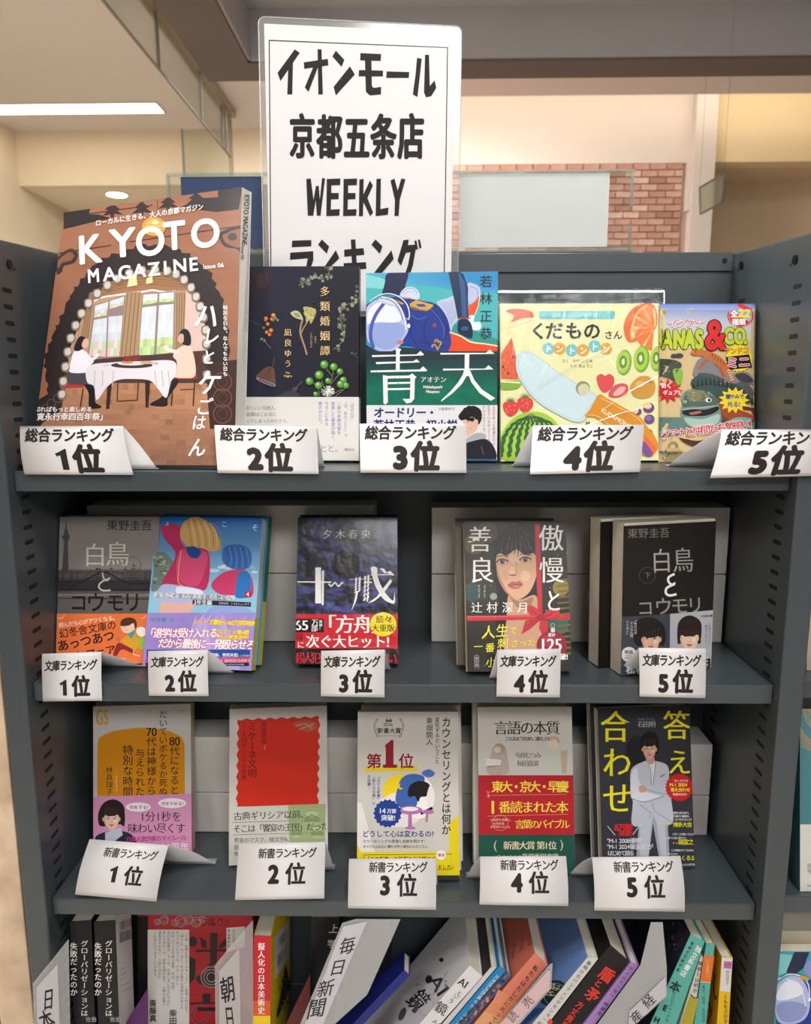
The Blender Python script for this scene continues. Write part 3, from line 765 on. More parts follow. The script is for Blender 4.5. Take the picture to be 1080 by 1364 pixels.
MB().box(-w2, w2, -.0045, .0055, hh, hh + .0018).box(-w2, w2, -.012, .016, .0002, .003).box(-w2, w2, -.004, .005, .003, .007).box(-w2 - .0005, -w2 + .0008, -.0045, .0055, .003, hh).box(w2 - .0008, w2 + .0003, -.0045, .0055, .003, hh * .36).box(w2 - .0008, w2 + .0003, -.0045, .0055, hh * .58, hh).build('edge_strip', clear('acrylic_edge', (.80, .90, .88), .04, .2, milky=.10), hold)
def paper_in(x0, x1, y_px0, lab, col, cat='leaflet', letters=None):
    A_ = hit(x0, y_px0, 1, YH); B_ = hit(x1, y_px0, 1, YH)
    r_ = empty('poster_sheet', ((A_[0] + B_[0]) / 2, YH, hz0 + .008), label=lab, cat='poster')
    w_ = (B_[0] - A_[0]) / 2
    MB().box(-w_, w_, -.0006, .0002, 0, A_[2] - hz0 - .008).build('paper_sheet', mat(lab.split()[0] + '_poster', col, .5, 0, .02), r_)
    return r_, w_, A_[2] - hz0 - .008
paper_in(613, 812, 232, 'blank white poster in the right half of the acrylic holder', 'd3d6d3')
r_, w_, h_ = paper_in(240.5, 350, 236, 'navy poster with a pale number in the left half of the acrylic holder', '223c66')
o_ = np.array([r_.location[0], YH - .0008, r_.location[2]])
pa = plane_art(o_, np.array([1., 0, 0]), np.array([0, 1., 0]), np.array([0, 0, 1.]), 2 * w_, h_)
pa.rect(236, 236, 240.8, 340, 'dfe3e6'); pa.text('4', 329, 292, 22, 'c9d3dc', sy=1.15)
pa.build('poster_print', M['flat'], r_)
# glass strip lying on the rail under the holder
tag(MB().box(HP[3][0] - .012, hit(860, 328, 1, YH)[0], .188, .1935, .2207, .2262).build('glass_strip', clear('rail_glass', (.7, .85, .83), .2, .1, milky=.2), None), 'narrow clear glass strip lying on the back of the top rail', 'strip')
# ================================================================== top shelf
# ---- magazine, a slightly twisted soft cover leaning back
MC = np.array([(-.354, .130, .258), (-.1545, .084, .2715), (-.1545, .0045, .0012), (-.3590, .0065, .0012)])
MC[2] = hit(312, 626, 1, .008); MC[2][2] = .0040; MC[3] = np.array([-.3592, .028, .0040]); MC[1] = hit(322, 249.2, 1, .080)
_n = np.cross(MC[3] - MC[2], MC[1] - MC[2]); _D = ray(85.1, 283.4); MC[0] = CAM + _D * (((MC[2] - CAM) @ _n) / (_D @ _n)); print('mag', MC)
mo = np.array([(MC[2][0] + MC[3][0]) / 2, .005, 0.0])
mag = empty('magazine', tuple(mo), label='large brown magazine with a dining room photo, leftmost on the top shelf', cat='magazine')
def Smag(uv, n=0.0):
    u, v = uv[:, :1], uv[:, 1:]; p = (MC[3] * (1 - u) + MC[2] * u) * (1 - v) + (MC[0] * (1 - u) + MC[1] * u) * v
    return p + np.array([0, .0, .0]) + np.array([0, -.93, .33]) * n
def patch(S, n, N=8):
    uv = np.array([(i / N, j / N) for j in range(N + 1) for i in range(N + 1)]); V = S(uv, n)
    F = [(j * (N + 1) + i, j * (N + 1) + i + 1, (j + 1) * (N + 1) + i + 1, (j + 1) * (N + 1) + i) for j in range(N) for i in range(N)]
    return V, F
def slab_patch(S, n0, n1, shift=(0, 0, 0), inset=0.0, N=8):
    V0, F = patch(lambda q, n: S(q * (1 - 2 * inset) + inset, n), n0, N); V1, _ = patch(lambda q, n: S(q * (1 - 2 * inset) + inset, n), n1, N); V1 = V1 + np.array(shift)
    k = len(V0); R_ = range(N); e = []
    e += [(i, i + 1) for i in R_] + [(i * (N + 1) + N, (i + 1) * (N + 1) + N) for i in R_] + [((N + 1) * N + i + 1, (N + 1) * N + i) for i in R_] + [((i + 1) * (N + 1), i * (N + 1)) for i in R_]
    return np.concatenate([V0, V1]), F + [tuple(x + k for x in f[::-1]) for f in F] + [(b, a, a + k, b + k) for a, b in e]
SHF = np.array([.0075, .0015, 0])
V, F = slab_patch(Smag, 0, -.0004); o = mesh('cover', V - mo, F, M['gloss'], mag, cols=[lin('8d5b45')] * len(F))
V, F = slab_patch(Smag, -.0004, -.0074, SHF * .95, .004); mesh('page_block', V - mo, F, M['pages'], mag)
V, F = slab_patch(Smag, -.0078, -.0082, SHF * .0, 0); mesh('back_cover', V - mo + SHF, F, M['gloss'], mag, cols=[lin('d8d4cc')] * len(F))
A_, B_ = Smag(np.array([[1., 0], [1., 1.]]), 0); C_, D_ = Smag(np.array([[1., 0], [1., 1.]]), -.0082) + SHF
v = [A_ - mo, C_ - mo, D_ - mo, B_ - mo] + [p - mo - (.0005, 0, 0) for p in (A_, C_, D_, B_)]
spine = mesh('spine', v, BOXF[:1] + [(0, 1, 2, 3)] + [(4, 7, 6, 5), (0, 4, 5, 1), (2, 6, 7, 3)], M['gloss'], mag, cols=[lin('d9d5cd')] * 5)
SQ = [np.array(x) for x in (A_, C_, D_, B_)]
def Ssp(q, n=0.0):
    u, w_ = q[:, :1], q[:, 1:]; return (SQ[0] * (1 - u) + SQ[1] * u) * (1 - w_) + (SQ[3] * (1 - u) + SQ[2] * u) * w_ + np.array([.7, -.7, 0]) * n
sa = Art(lambda p: surf_p2uv(Ssp, p), lambda q, n: Ssp(q, n) - mo, 1, 1, base=4e-4)
sa.cs(0, 0, 1); sa.text('KYOTO MAGAZINE', 325.5, 259, 9.5, '3b3a3a', rot=math.radians(93), sx=.80, bold=1, thick=.01); sa.text('Issue 06', 321.5, 326, 6, '55524f', rot=math.radians(93))
sa.build('spine_print', M['flat'], mag)
a = Art(lambda p: surf_p2uv(Smag, p), lambda q, n: Smag(q, n) - mo, 1, 1, base=3e-4)
a.cs(20, 240, 3.2727)
def wood(u, v):
    t = .5 + .5 * fbm(u * 3, v * 30); return mixc('7a4c3a', 'a06c50', t)
a.grid(0, 0, 1040, 1000, 26, 50, wood)
for p, q in (((190, 320), (420, 285)), ((500, 270), (985, 200)), ((230, 160), (600, 110))): a.line([p, q], 5, '3c2620')
a.line([(620, 85), (622, 130)], 3, '3c2620')
a.poly([(212, 142), (330, 122), (322, 150), (365, 150), (420, 168), (330, 186), (212, 215)], '2a2223')
a.poly([(885, 44), (992, 28), (975, 128), (880, 140), (720, 120), (800, 80), (885, 75)], '2a2223')
for x, y in ((425, 120), (553, 112), (668, 90), (790, 72)):
    a.poly([(x, y - 18), (x + 34, y + 8), (x + 18, y + 10), (x + 46, y + 32), (x + 8, y + 28), (x + 6, y + 44), (x - 8, y + 44), (x - 8, y + 30), (x - 44, y + 36), (x - 18, y + 12), (x - 34, y + 10)], '33231f')
a.smooth([(185, 340), (240, 300), (275, 320), (260, 360), (215, 375), (205, 400), (182, 410)], '3a2a26'); a.smooth([(190, 350), (235, 315), (258, 328), (245, 350), (205, 362), (190, 385)], '84543f')
a.smooth([(985, 205), (900, 225), (890, 250), (915, 290), (965, 300), (985, 312)], '3a2a26'); a.smooth([(985, 215), (915, 235), (905, 250), (925, 278), (985, 292)], '8a5b45'); a.ell(948, 248, 20, 17, '3f2d2a')
D = '2c2223'
arch = [(195, 1010), (150, 940), (135, 850), (128, 780), (150, 720), (175, 650), (200, 600), (235, 520), (262, 470), (300, 425), (340, 372), (400, 335), (452, 318), (515, 295), (530, 280), (600, 285), (640, 280), (700, 300), (760, 325), (800, 360), (855, 410), (880, 470), (905, 520), (915, 600), (930, 650), (932, 780), (925, 960), (860, 1085), (815, 1085)]
nj = []
for i, p in enumerate(spline(arch, 4, False)): nj.append((p[0] + 7 * math.sin(i * 2.3), p[1] + 6 * math.cos(i * 1.7)))
a.poly(nj + [(560, 900)], D)
a.poly([(210, 960), (215, 860), (238, 740), (280, 630), (330, 530), (400, 455), (500, 405), (600, 392), (700, 420), (770, 480), (815, 560), (832, 650), (838, 760), (835, 890), (560, 1000)], 'b98f74')
a.poly([(322, 545), (395, 455), (500, 402), (600, 390), (705, 420), (752, 462), (745, 482), (560, 480), (470, 490), (350, 522)], '9d7250')
for i in range(5): a.line([(345 + i * 8, 510 - i * 18), (540, 455 - i * 12), (745 - i * 12, 468 - i * 13)], 2.5, '7c5439', curve=True)
a.poly([(745, 482), (800, 530), (828, 640), (830, 745), (735, 745)], 'd3b8b0')
a.line([(345, 528), (380, 512), (420, 505), (475, 498), (555, 488), (600, 480), (660, 490), (700, 485)], 7, 'eae6ea', curve=True)
def win(u, v): return mixc('dfe6ee', 'b9c9ae' if v > .72 else 'cdd3d6', min(1, .3 + v * .5 + .5 * fbm(u * 8, v * 18)) * .8)
a.poly([(344, 545), (484, 500), (462, 780), (316, 775)], '8f7e78'); a.poly([(556, 494), (700, 484), (694, 758), (534, 770)], '8f7e78')
def pane(p, q, r, s_, n=5, fn=None):
    for j in range(n):
        for i in range(4):
            a.fz = bool(i or j)
            f = lambda u, v: tuple(np.array(p) * (1 - u) * (1 - v) + np.array(q) * u * (1 - v) + np.array(r) * u * v + np.array(s_) * (1 - u) * v)
            c = fn(i, j, n); a.poly([f(i / 4, j / n), f((i + 1) / 4, j / n), f((i + 1) / 4, (j + 1) / n), f(i / 4, (j + 1) / n)], c)
cl = lambda i, j, n: mixc('dde4ec', 'aeb3bb', .7 * fbm(i * 1.3, j * 2.1)) if j < n - 2 else mixc(('9fbf78', 'd9a09c', 'c9d2c0')[(i + j) % 3], 'e3e6e6', .3)
for P in (([350, 548], [408, 530], [400, 590], [345, 600]), ([415, 527], [476, 508], [474, 545], [412, 562]), ([345, 610], [402, 600], [396, 770], [322, 768]), ([409, 596], [470, 590], [455, 768], [402, 770])): pane(*P, 5, cl)
c2 = lambda i, j, n: mixc('e4e9ee', 'b4bbc2', .7 * fbm(i * 2.3, j * 1.1)) if j < n - 2 else mixc(('a9cc6e', 'b9d488', '8fb95c')[(i + j) % 3], 'e8edd8', .25)
for P in (([560, 500], [622, 495], [620, 535], [557, 545]), ([630, 494], [694, 489], [692, 530], [628, 534]), ([555, 556], [618, 548], [606, 762], [540, 764]), ([628, 546], [692, 540], [688, 752], [616, 760])): pane(*P, 6, c2)
a.fz = False
for x0, x1, x2, x3 in ((484, 552, 525, 452), (702, 745, 735, 698), (325, 345, 322, 285)):
    y1 = 790 if x0 != 325 else 690
    a.poly([(x0, 492), (x1, 487), (x2, y1), (x3, y1)], 'a88a68')
    for k in range(4): t = (k + .5) / 4; a.line([(x0 + (x1 - x0) * t, 492), (x3 + (x2 - x3) * t, y1)], 4, '7d6246')
a.poly([(310, 785), (480, 770), (700, 755), (835, 742), (838, 905), (205, 905)], '4a342f')
def floor(u, v):
    g = mixc('c18d68', '8a6354', v * .9); return mixc(g, '6f4636', .45 * fbm(u * 9 + v * 2, v * 34) + (.25 if (u * 12 + v * 2) % 1 < .08 else 0))
a.poly([(200, 885), (835, 885), (850, 1080), (955, 1085), (950, 1275), (-20, 1275), (60, 1080), (190, 1000)], 'a97957')
nx = 26; a.lvl(); a.fz = True
for j in range(17):
    y0, y1 = 890 + j * 22, 912 + j * 22
    xl, xr = (200 if y0 < 1000 else 60 - (y0 - 1000) * .3), (838 if y0 < 1060 else 958)
    for i in range(nx):
        c = floor(i / nx, j / 17); w_ = (xr - xl) / nx
        a.poly([(xl + i * w_, y0), (xl + (i + 1) * w_ + 1, y0), (xl + (i + 1) * w_ + 1, y1 + 1), (xl + i * w_, y1 + 1)], c)
a.fz = False
a.poly([(60, 985), (140, 935), (205, 905), (200, 1010), (120, 1060), (30, 1190), (10, 1190)], '2f2524')
for k in range(5): a.ring(75 + k * 28, 1040 - k * 22, 18, 4, '5a4a46', 14)
a.poly([(835, 800), (975, 782), (960, 1085), (850, 1085)], '3a2723')
for k in range(3): a.ring(905, 880 + k * 70, 40, 5, '6d4a3c', 18); a.ring(905, 880 + k * 70, 22, 4, '5a3a30', 16)
# two diners
a.fz = False; R_ = '8e2a30'
for x in (215, 298): a.line([(x, 910), (x - 12, 990)], 6, '4a221f')
a.line([(232, 780), (215, 900)], 8, '5a2420'); a.poly([(205, 886), (302, 882), (302, 905), (205, 908)], 'b03038')
for x in (690, 785): a.line([(x, 860), (x - 8, 985)], 6, '3f201e')
a.line([(800, 745), (782, 855)], 9, '5a2420'); a.poly([(690, 850), (795, 845), (795, 868), (690, 870)], '9a2c34'); a.line([(720, 915), (780, 912)], 4, '3f201e')
a.smooth([(300, 885), (345, 890), (350, 965), (376, 985), (370, 995), (325, 992), (322, 930)], '1d181b')
a.smooth([(700, 865), (712, 885), (668, 950), (662, 985), (605, 985), (590, 975), (640, 945), (680, 890)], '241b1c')
a.poly([(404, 880), (424, 878), (412, 998), (398, 998)], '33221f'); a.poly([(568, 875), (590, 875), (583, 992), (570, 992)], '33221f')
for p, q in (((450, 885), (446, 965)), ((538, 885), (534, 960)), ((446, 965), (534, 960))): a.line([p, q], 5, '44302a')
a.smooth([(235, 832), (300, 828), (330, 850), (345, 888), (300, 892), (240, 890), (228, 870)], '46444c')
a.smooth([(262, 745), (300, 742), (325, 765), (345, 790), (325, 812), (318, 838), (240, 838), (245, 790)], 'e9e6ee'); a.line([(320, 790), (350, 775), (372, 750)], 13, 'e4dfe6', curve=True); a.ell(368, 752, 9, 7, 'd8ae98')
a.smooth([(285, 682), (310, 690), (308, 720), (282, 745), (258, 740), (268, 705)], '241d22'); a.smooth([(305, 692), (322, 700), (320, 725), (305, 735), (292, 720)], 'd9b19c')
a.smooth([(735, 722), (765, 725), (785, 790), (785, 855), (740, 864), (693, 858), (705, 830), (705, 790), (690, 770), (700, 745)], 'dac5b3'); a.line([(715, 750), (672, 742), (648, 722)], 15, 'e6d9d2', curve=True); a.ell(644, 719, 12, 7, 'd0a48e')
a.smooth([(730, 652), (755, 655), (768, 690), (762, 722), (730, 714), (715, 680)], '241d1f'); a.smooth([(720, 672), (735, 675), (735, 705), (722, 712), (710, 695)], 'cfa58e')
a.smooth([(320, 812), (430, 795), (560, 790), (692, 790), (700, 850), (680, 880), (660, 950), (620, 905), (590, 875), (530, 868), (450, 872), (400, 905), (358, 960), (345, 900), (315, 880)], 'ddd8de')
for k, x in enumerate((350, 385, 430, 610, 640, 668)): a.line([(x, 830), (x + (8 if x > 500 else -4), 900)], 4, 'b7afb6')
a.ell(510, 808, 92, 13, '3c3436'); a.ell(508, 800, 60, 9, 'd9cfc6'); a.ell(575, 796, 30, 7, 'c9a070'); a.ell(490, 794, 26, 7, 'c97a58'); a.poly([(475, 770), (545, 762), (548, 785), (478, 792)], '7a3630'); a.ell(400, 808, 16, 5, 'c9c4c9'); a.ell(615, 800, 12, 7, 'b9b4b9')
for x, y in ((206, 935), (212, 878), (222, 815), (232, 750), (245, 690), (266, 635), (292, 583), (322, 538), (360, 496), (404, 460), (448, 432), (500, 408), (555, 396), (612, 392), (665, 398), (703, 412), (738, 436), (768, 470), (790, 510), (808, 552), (822, 600), (832, 655), (836, 715), (838, 850), (836, 780)):
    a.smooth([(x - 17, y - 14), (x + 10, y - 20), (x + 19, y + 4), (x + 8, y + 22), (x - 16, y + 17)], '7d7268'); a.smooth([(x - 11, y - 11), (x + 9, y - 15), (x + 14, y + 2), (x + 4, y + 14), (x - 11, y + 11)], 'c9c2b8')
a.poly([(500, 420), (530, 405), (535, 460), (490, 468)], 'e9d9a0'); a.poly([(575, 430), (600, 420), (602, 450), (572, 455)], 'e9d9a0')
a.ell(607, 205, 52, 42, 'e09a3c'); a.ell(606, 200, 36, 28, 'f0b45c'); a.ell(612, 186, 14, 11, 'fbe2b0')
for k in range(4): a.line([(560, 185 + k * 14), (607, 180 + k * 16), (655, 180 + k * 14)], 2, 'c98430', curve=True)
Wt = 'f2efec'
for ch, x, y in (('K', 276, 368), ('Y', 418, 340), ('O', 528, 335), ('T', 650, 308), ('O', 768, 300)):
    a.text(ch, x, y, 162, Wt, bold=2, thick=.026, rot=-.115, sx=.98 if ch != 'Y' else 1.12, sy=1.06, shear=.08)
for k, ch in enumerate('MAGAZINE'): a.text(ch, (318, 388, 452, 518, 582, 648, 690, 760)[k], 450 - 7.2 * k, 82, Wt, bold=1, thick=.028, rot=-.115, sx=.86 if ch == 'M' else 1.0, shear=.06)
a.text('Issue 06', 822, 390, 27, Wt, bold=1, thick=.02, rot=-.1, track=1.02)
a.text('ローカルに生きる、大人の京都マガジン', 352, 202, 26.5, Wt, rot=-.155, bold=1, thick=.02, shear=.15, sy=1.1)
for ch, x, y, sz in (('ハ', 775, 640, 110), ('レ', 815, 715, 75), ('と', 810, 800, 62), ('ケ', 790, 930, 105), ('ご', 785, 1020, 72), ('は', 768, 1085, 62), ('ん', 752, 1200, 78)):
    a.text(ch, x, y, sz, Wt, bold=1, thick=.018, shear=.18, sy=1.15)
a.text('特別な日も、なんでもない日も', 918, 548, 21.5, Wt, vert=True, bold=1, thick=.022, track=1.03)
a.text('知ればもっと楽しめる', 88, 1010, 25, Wt, bold=1, thick=.022, shear=.1)
a.text('「寛永行幸四百年祭」', 62, 1046, 35, Wt, bold=1, thick=.024, shear=.1, track=.98)
a.build('cover_print', M['gloss'], mag)

# ---- dark flower novel
r_, a, fr = book('book', 'dark navy hardcover with dried flowers and gold lettering on its cover', [(304, 355), (479, 354.8), (476.6, 613), (306, 613)], 0, .018, .131, .190, y0=.09, sw=5, cover='23242f', spine='121318', hard=True, material='gloss')
o_, X_, Y_, Z_, w_, h_, t_ = fr
a.cs(320, 480, 6.353); zb_ = h_ - (a.uv([(500, 312)])[0][1]); band(r_, fr, a.uv([(500, 312)])[0][1], 'dedcd6')
a.cs(320, 345, 6.353)
a.grid(-140, 40, 1100, 1170, 12, 12, lambda u, v: mixc('2c2e40', '1c1b20', min(1, u * .9 + .1 * fbm(u * 5, v * 5))))
DK = '33272a'
a.smooth([(170, 85), (230, 95), (265, 140), (250, 220), (200, 280), (140, 300), (105, 270), (115, 180), (130, 110)], DK); a.smooth([(180, 120), (235, 130), (235, 210), (185, 250), (140, 230), (150, 150)], '3d3034'); a.line([(115, 290), (70, 400), (55, 470), (70, 515)], 16, DK, curve=True); a.line([(70, 515), (130, 540), (190, 580)], 4, '55545c', curve=True)
G1, G2 = '6e7868', '8f9884'
def sprig(pts, n, r, wood='8a7058'):
    S = spline(pts, 8, False); a.line(S, 6, wood)
    for i in range(n):
        p = S[int(i * (len(S) - 1) / n)]; an = rnd.uniform(0, 6.28); d = rnd.uniform(.6, 2.2) * r
        q = (p[0] + d * math.cos(an), p[1] + d * math.sin(an)); a.line([p, q], 2.5, wood); a.ell(q[0], q[1], r * rnd.uniform(.5, .85), None, rnd.choice([G1, G2, '545c50']), n=9)
sprig([(755, 60), (745, 130), (690, 165), (610, 160), (550, 195), (495, 225)], 40, 18)
sprig([(1015, 240), (1020, 310), (960, 365), (890, 395), (850, 450), (855, 530), (885, 600), (870, 690), (785, 770)], 46, 20)
for x, y, r in ((220, 505, 17), (282, 478, 19), (268, 512, 14), (235, 552, 16), (262, 605, 18), (226, 622, 16), (250, 642, 15)): a.ell(x, y, r, None, 'd8702c', n=12); a.ell(x - 4, y - 4, r * .45, None, 'f0a468', n=8)
for x, y in ((215, 522), (300, 505), (318, 520), (290, 492), (200, 585), (180, 680), (205, 692), (280, 520)): a.ell(x, y, 12, None, '6f7b52', n=8); a.ell(x + 3, y - 3, 5, None, 'a9b088', n=7)
a.line([(190, 670), (225, 720), (262, 757)], 6, '77787a')
a.line([(530, 510), (512, 580), (512, 640), (545, 740), (565, 812)], 15, 'a58870', curve=True); a.line([(572, 530), (535, 590), (515, 640)], 11, '9c8163', curve=True)
a.smooth([(428, 458), (470, 438), (505, 455), (532, 510), (500, 512), (450, 490)], 'b9b890'); a.smooth([(455, 458), (490, 465), (510, 495), (470, 485)], '8f8f68')
a.smooth([(535, 412), (580, 408), (640, 430), (635, 480), (600, 550), (585, 520), (560, 540), (552, 470)], 'b2ab6e')
for i in range(26): a.ell(rnd.uniform(545, 625), rnd.uniform(415, 500), rnd.uniform(5, 11), None, rnd.choice(['d5cd94', '8b8450', 'c2b87a']), n=7)
for i in range(10): a.ell(rnd.uniform(600, 660), rnd.uniform(350, 400), 9, None, '2c2c30', n=7)
a.line([(945, 798), (1000, 840), (1040, 890)], 4, '67624f'); a.ell(945, 798, 12, None, '55603e', n=9); a.ell(980, 800, 8, None, '55603e', n=8)
Go = 'e2c48c'
for i, ch in enumerate('多類婚姻譚'): a.text(ch, 718, 310 + i * 125, 88, Go, mincho=.016, align='c')
for i, ch in enumerate('凪良ゆう'): a.text(ch, 405, 648 + i * 88, 66, Go, mincho=.016, align='c')
a.text('たるい', 638, 655, 20, Go, vert=True); a.text('こんいんたん', 603, 620, 22, Go, vert=True)
a.text('Yuu', 403, 972, 24, Go, align='c', bold=1); 
a.cs(320, 480, 6.353); a.text('Nagira', 405, 142, 26, Go, align='c', bold=1)
a.smooth([(255, 55), (290, 75), (298, 140), (298, 205), (240, 205), (140, 150), (165, 105), (215, 65)], '6e4d3c'); a.smooth([(140, 145), (200, 165), (298, 205), (285, 225), (220, 205), (150, 170)], '8d8290')
for x in (235, 262, 212, 190): a.line([(x, 160), (262, 62)], 3, '4d342a')
for k in range(6): a.ell(170 + k * 21, 166 + k * 9, 9, 6, '3d2a2c', n=8)
a.line([(275, 60), (290, 0), (288, -20)], 12, '57452f')
a.smooth([(325, 308), (380, 270), (430, 255), (470, 262), (500, 308)], '3b3c46'); a.ell(465, 243, 24, 18, '55463c'); a.line([(470, 240), (525, 180)], 14, '504c4e')
for p, q in (((730, 75), (775, 130)), ((790, 90), (765, 210)), ((845, 110), (770, 200)), ((690, 170), (710, 225)), ((620, 195), (640, 205)), ((665, 250), (670, 300)), ((860, 245), (720, 330)), ((880, 245), (790, 320))): a.line([p, q], 6, '7c7a5a')
for x, y, r in ((713, 38, 36), (792, 57, 33), (845, 97, 29), (670, 126, 38), (588, 178, 34), (665, 214, 33), (746, 176, 26), (874, 170, 30), (895, 215, 28), (850, 204, 33), (642, 288, 22)):
    a.ell(x, y, r, None, '3f6a2c'); a.ell(x - 2, y - 3, r * .86, None, '5b9440'); a.ell(x - 7, y - 9, r * .5, None, '86bb62', n=12); a.ell(x - 9, y - 12, r * .18, None, 'd6efb8', n=8)
for i in range(40): an = rnd.uniform(0, 6.28); a.line([(742, 262), (742 + 58 * math.cos(an), 262 + 46 * math.sin(an))], 5, rnd.choice(['eef2ea', 'cfd9c8', 'b4c4a8']))
a.rect(-160, 312, 1090, 1000, 'dedcd6'); Gk = '5a5a5c'
a.text('一番近くにいる他人。', -25, 418, 38, Gk, mincho=.008, sx=.93); a.text('どうして結婚はこんなに', -95, 472, 38, Gk, mincho=.008, sx=.98); a.text('難しくなってしまったのだろう。', -85, 528, 36, Gk, mincho=.008, sx=.95)
Pu = '8c62b4'
for t_, x, y, s_ in (('『流浪の月』', 948, 340, 31), ('『汝、星のごとく』で', 893, 340, 31), ('二度の本屋大賞を', 838, 350, 35), ('受賞した著者が描く、', 787, 350, 35), ('今そこにある', 733, 350, 34), ('愛のかたち。', 680, 350, 34)): a.text(t_, x, y, s_, Pu, vert=True, mincho=.010)
a.text('思ったことと。', 420, 772, 68, '8f86a8', mincho=.008, track=.93); a.text('講談社', 880, 765, 30, '6c6c6e', sy=.8)
a.build('cover_print', M['gloss'], r_)

# ---- helmet novel
r_, a, fr = book('book', 'hardcover with a painted football player in a white helmet and big white title', [(487.4, 364), (663.3, 361.5), (661.5, 613.5), (488.5, 614.5)], 0, .018, .131, .190, y0=.09, sw=5, cover='2a9bbd', spine='1c6f74', hard=True)
a.cs(480, 490, 5.684); band(r_, fr, a.uv([(500, 283)])[0][1], 'dcdcdc')
a.cs(480, 355, 5.684)
a.grid(30, 30, 1060, 320, 14, 8, lambda u, v: mixc(mixc('58aed0', '2a86bd', min(1, u * 1.4)), '5fb9c4', max(0, min(1, v * 1.6 - .3 - u * .3))))
a.poly([(35, 70), (180, 80), (330, 130), (500, 150), (700, 180), (1060, 210), (1060, 620), (35, 400)], '4aafb4'); a.poly([(35, 60), (150, 85), (260, 130), (160, 170), (35, 160)], '7fcacb')
a.poly([(700, 430), (850, 480), (1060, 560), (1060, 620), (690, 520)], '2f8f86')
NV = '262c4c'
a.smooth([(205, 55), (355, 40), (345, 130), (310, 210), (230, 220), (165, 210), (185, 140)], NV)
a.poly([(200, 60), (355, 40), (340, 120), (300, 215), (165, 208)], NV)
a.smooth([(300, 210), (335, 165), (395, 155), (440, 190), (446, 240), (390, 260), (330, 245)], 'c4cfe6'); a.line([(310, 205), (350, 172), (400, 168), (430, 205)], 6, '8a9cc4', curve=True); a.line([(330, 215), (365, 190), (405, 195)], 5, '9fb0d2', curve=True)
a.smooth([(580, 270), (660, 240), (700, 225), (740, 260), (745, 380), (700, 450), (680, 490), (640, 420), (620, 330)], 'b9c2de')
for k in range(6): a.line([(600 + k * 18, 275 - k * 4), (650 + k * 13, 340), (690 + k * 6, 450 - k * 12)], 5, '8d9cc6', curve=True)
a.smooth([(812, 130), (850, 128), (900, 155), (905, 210), (880, 260), (830, 290), (812, 230)], 'b4bcdc'); a.line([(825, 150), (880, 175), (885, 240)], 6, '8290be', curve=True)
a.poly([(812, 300), (860, 270), (905, 215), (895, 290), (865, 372), (815, 378)], 'd9562f'); a.line([(905, 205), (892, 300), (862, 375)], 5, 'f3e2c0')
a.smooth([(820, 378), (862, 372), (858, 420), (900, 420), (915, 450), (900, 480), (850, 480), (830, 440)], 'dfe3ee')
a.smooth([(40, 320), (90, 270), (180, 235), (270, 230), (380, 245), (480, 262), (560, 280), (620, 330), (660, 400), (680, 480), (690, 560), (665, 640), (600, 655), (500, 640), (400, 610), (330, 600), (80, 590)], '24398a')
for pts in ([(520, 270), (600, 380), (655, 470), (640, 560)], [(560, 290), (640, 400), (668, 500)], [(400, 420), (380, 500), (420, 590)], [(500, 400), (480, 500), (520, 600)], [(460, 560), (560, 600), (640, 600)]): a.line(pts, 8, '1a2a6c', curve=True)
for pts in ([(470, 275), (580, 370), (630, 470), (625, 540)], [(390, 370), (440, 400), (500, 380)]): a.line(pts, 6, '3f62b8', curve=True)
for pts in ([(375, 280), (420, 255), (550, 290), (548, 305), (500, 340), (375, 300)],): a.poly(pts, 'c79f35')
a.poly([(420, 285), (480, 285), (500, 305), (440, 305)], '2c47a0'); a.line([(370, 305), (410, 325), (500, 335)], 8, '8a6f28')
a.poly([(225, 235), (330, 280), (320, 290), (220, 245)], 'c79f35'); a.line([(330, 238), (380, 240)], 10, 'c79f35')
a.text('23', 582, 640, 82, 'b48f34', rot=-1.05, bold=1, thick=.03)
a.ell(560, 445, 15, 16, '8a3f48'); 
a.poly([(668, 640), (690, 580), (680, 505), (720, 510), (760, 530), (840, 575), (940, 588), (1060, 605), (1060, 690), (900, 668)], 'dc4a26'); a.line([(675, 498), (760, 528), (835, 572), (940, 586), (1060, 606)], 10, 'f0dfb2', curve=True)
a.poly([(665, 40), (740, 35), (780, 60), (815, 160), (812, 300), (820, 388), (735, 390), (715, 280), (690, 160)], '1f3550'); a.poly([(740, 38), (790, 120), (800, 250), (805, 380), (770, 385), (760, 200)], '35588a'); a.line([(735, 60), (745, 380)], 4, '13233a')
a.smooth([(742, 410), (790, 395), (835, 430), (850, 500), (840, 545), (790, 530), (740, 500), (735, 450)], '152544'); a.ell(790, 470, 28, 18, '33528c'); a.line([(735, 395), (835, 392)], 8, 'b04a44')
# helmet
a.smooth([(45, 330), (85, 275), (165, 245), (250, 260), (310, 320), (350, 420), (360, 490), (320, 560), (290, 610), (225, 645), (140, 640), (75, 590), (45, 520)], 'aebbe2')
a.smooth([(60, 340), (120, 280), (200, 270), (270, 320), (310, 400), (250, 425), (140, 420), (60, 440)], 'dfe5f2'); a.smooth([(60, 440), (170, 430), (300, 430), (345, 480), (270, 600), (180, 630), (80, 570)], '8fa2d4')
a.line([(185, 272), (120, 360), (85, 450), (78, 540), (100, 620)], 26, '4b57ac', curve=True)
a.smooth([(140, 245), (185, 240), (255, 280), (250, 305), (205, 292), (150, 270)], 'c8cee2'); a.line([(150, 262), (205, 285), (250, 296)], 3, '6d78a0', curve=True)
for o2, c_ in ((0, 'e6eaf4'), (7, '31406e')):
    a.line([(75 + o2, 262), (150, 215 + o2), (230, 208 + o2), (300, 235 + o2), (350 - o2, 285), (370 - o2, 350), (365 - o2, 400), (345 - o2, 390)], 7 if not o2 else 4, c_, curve=True)
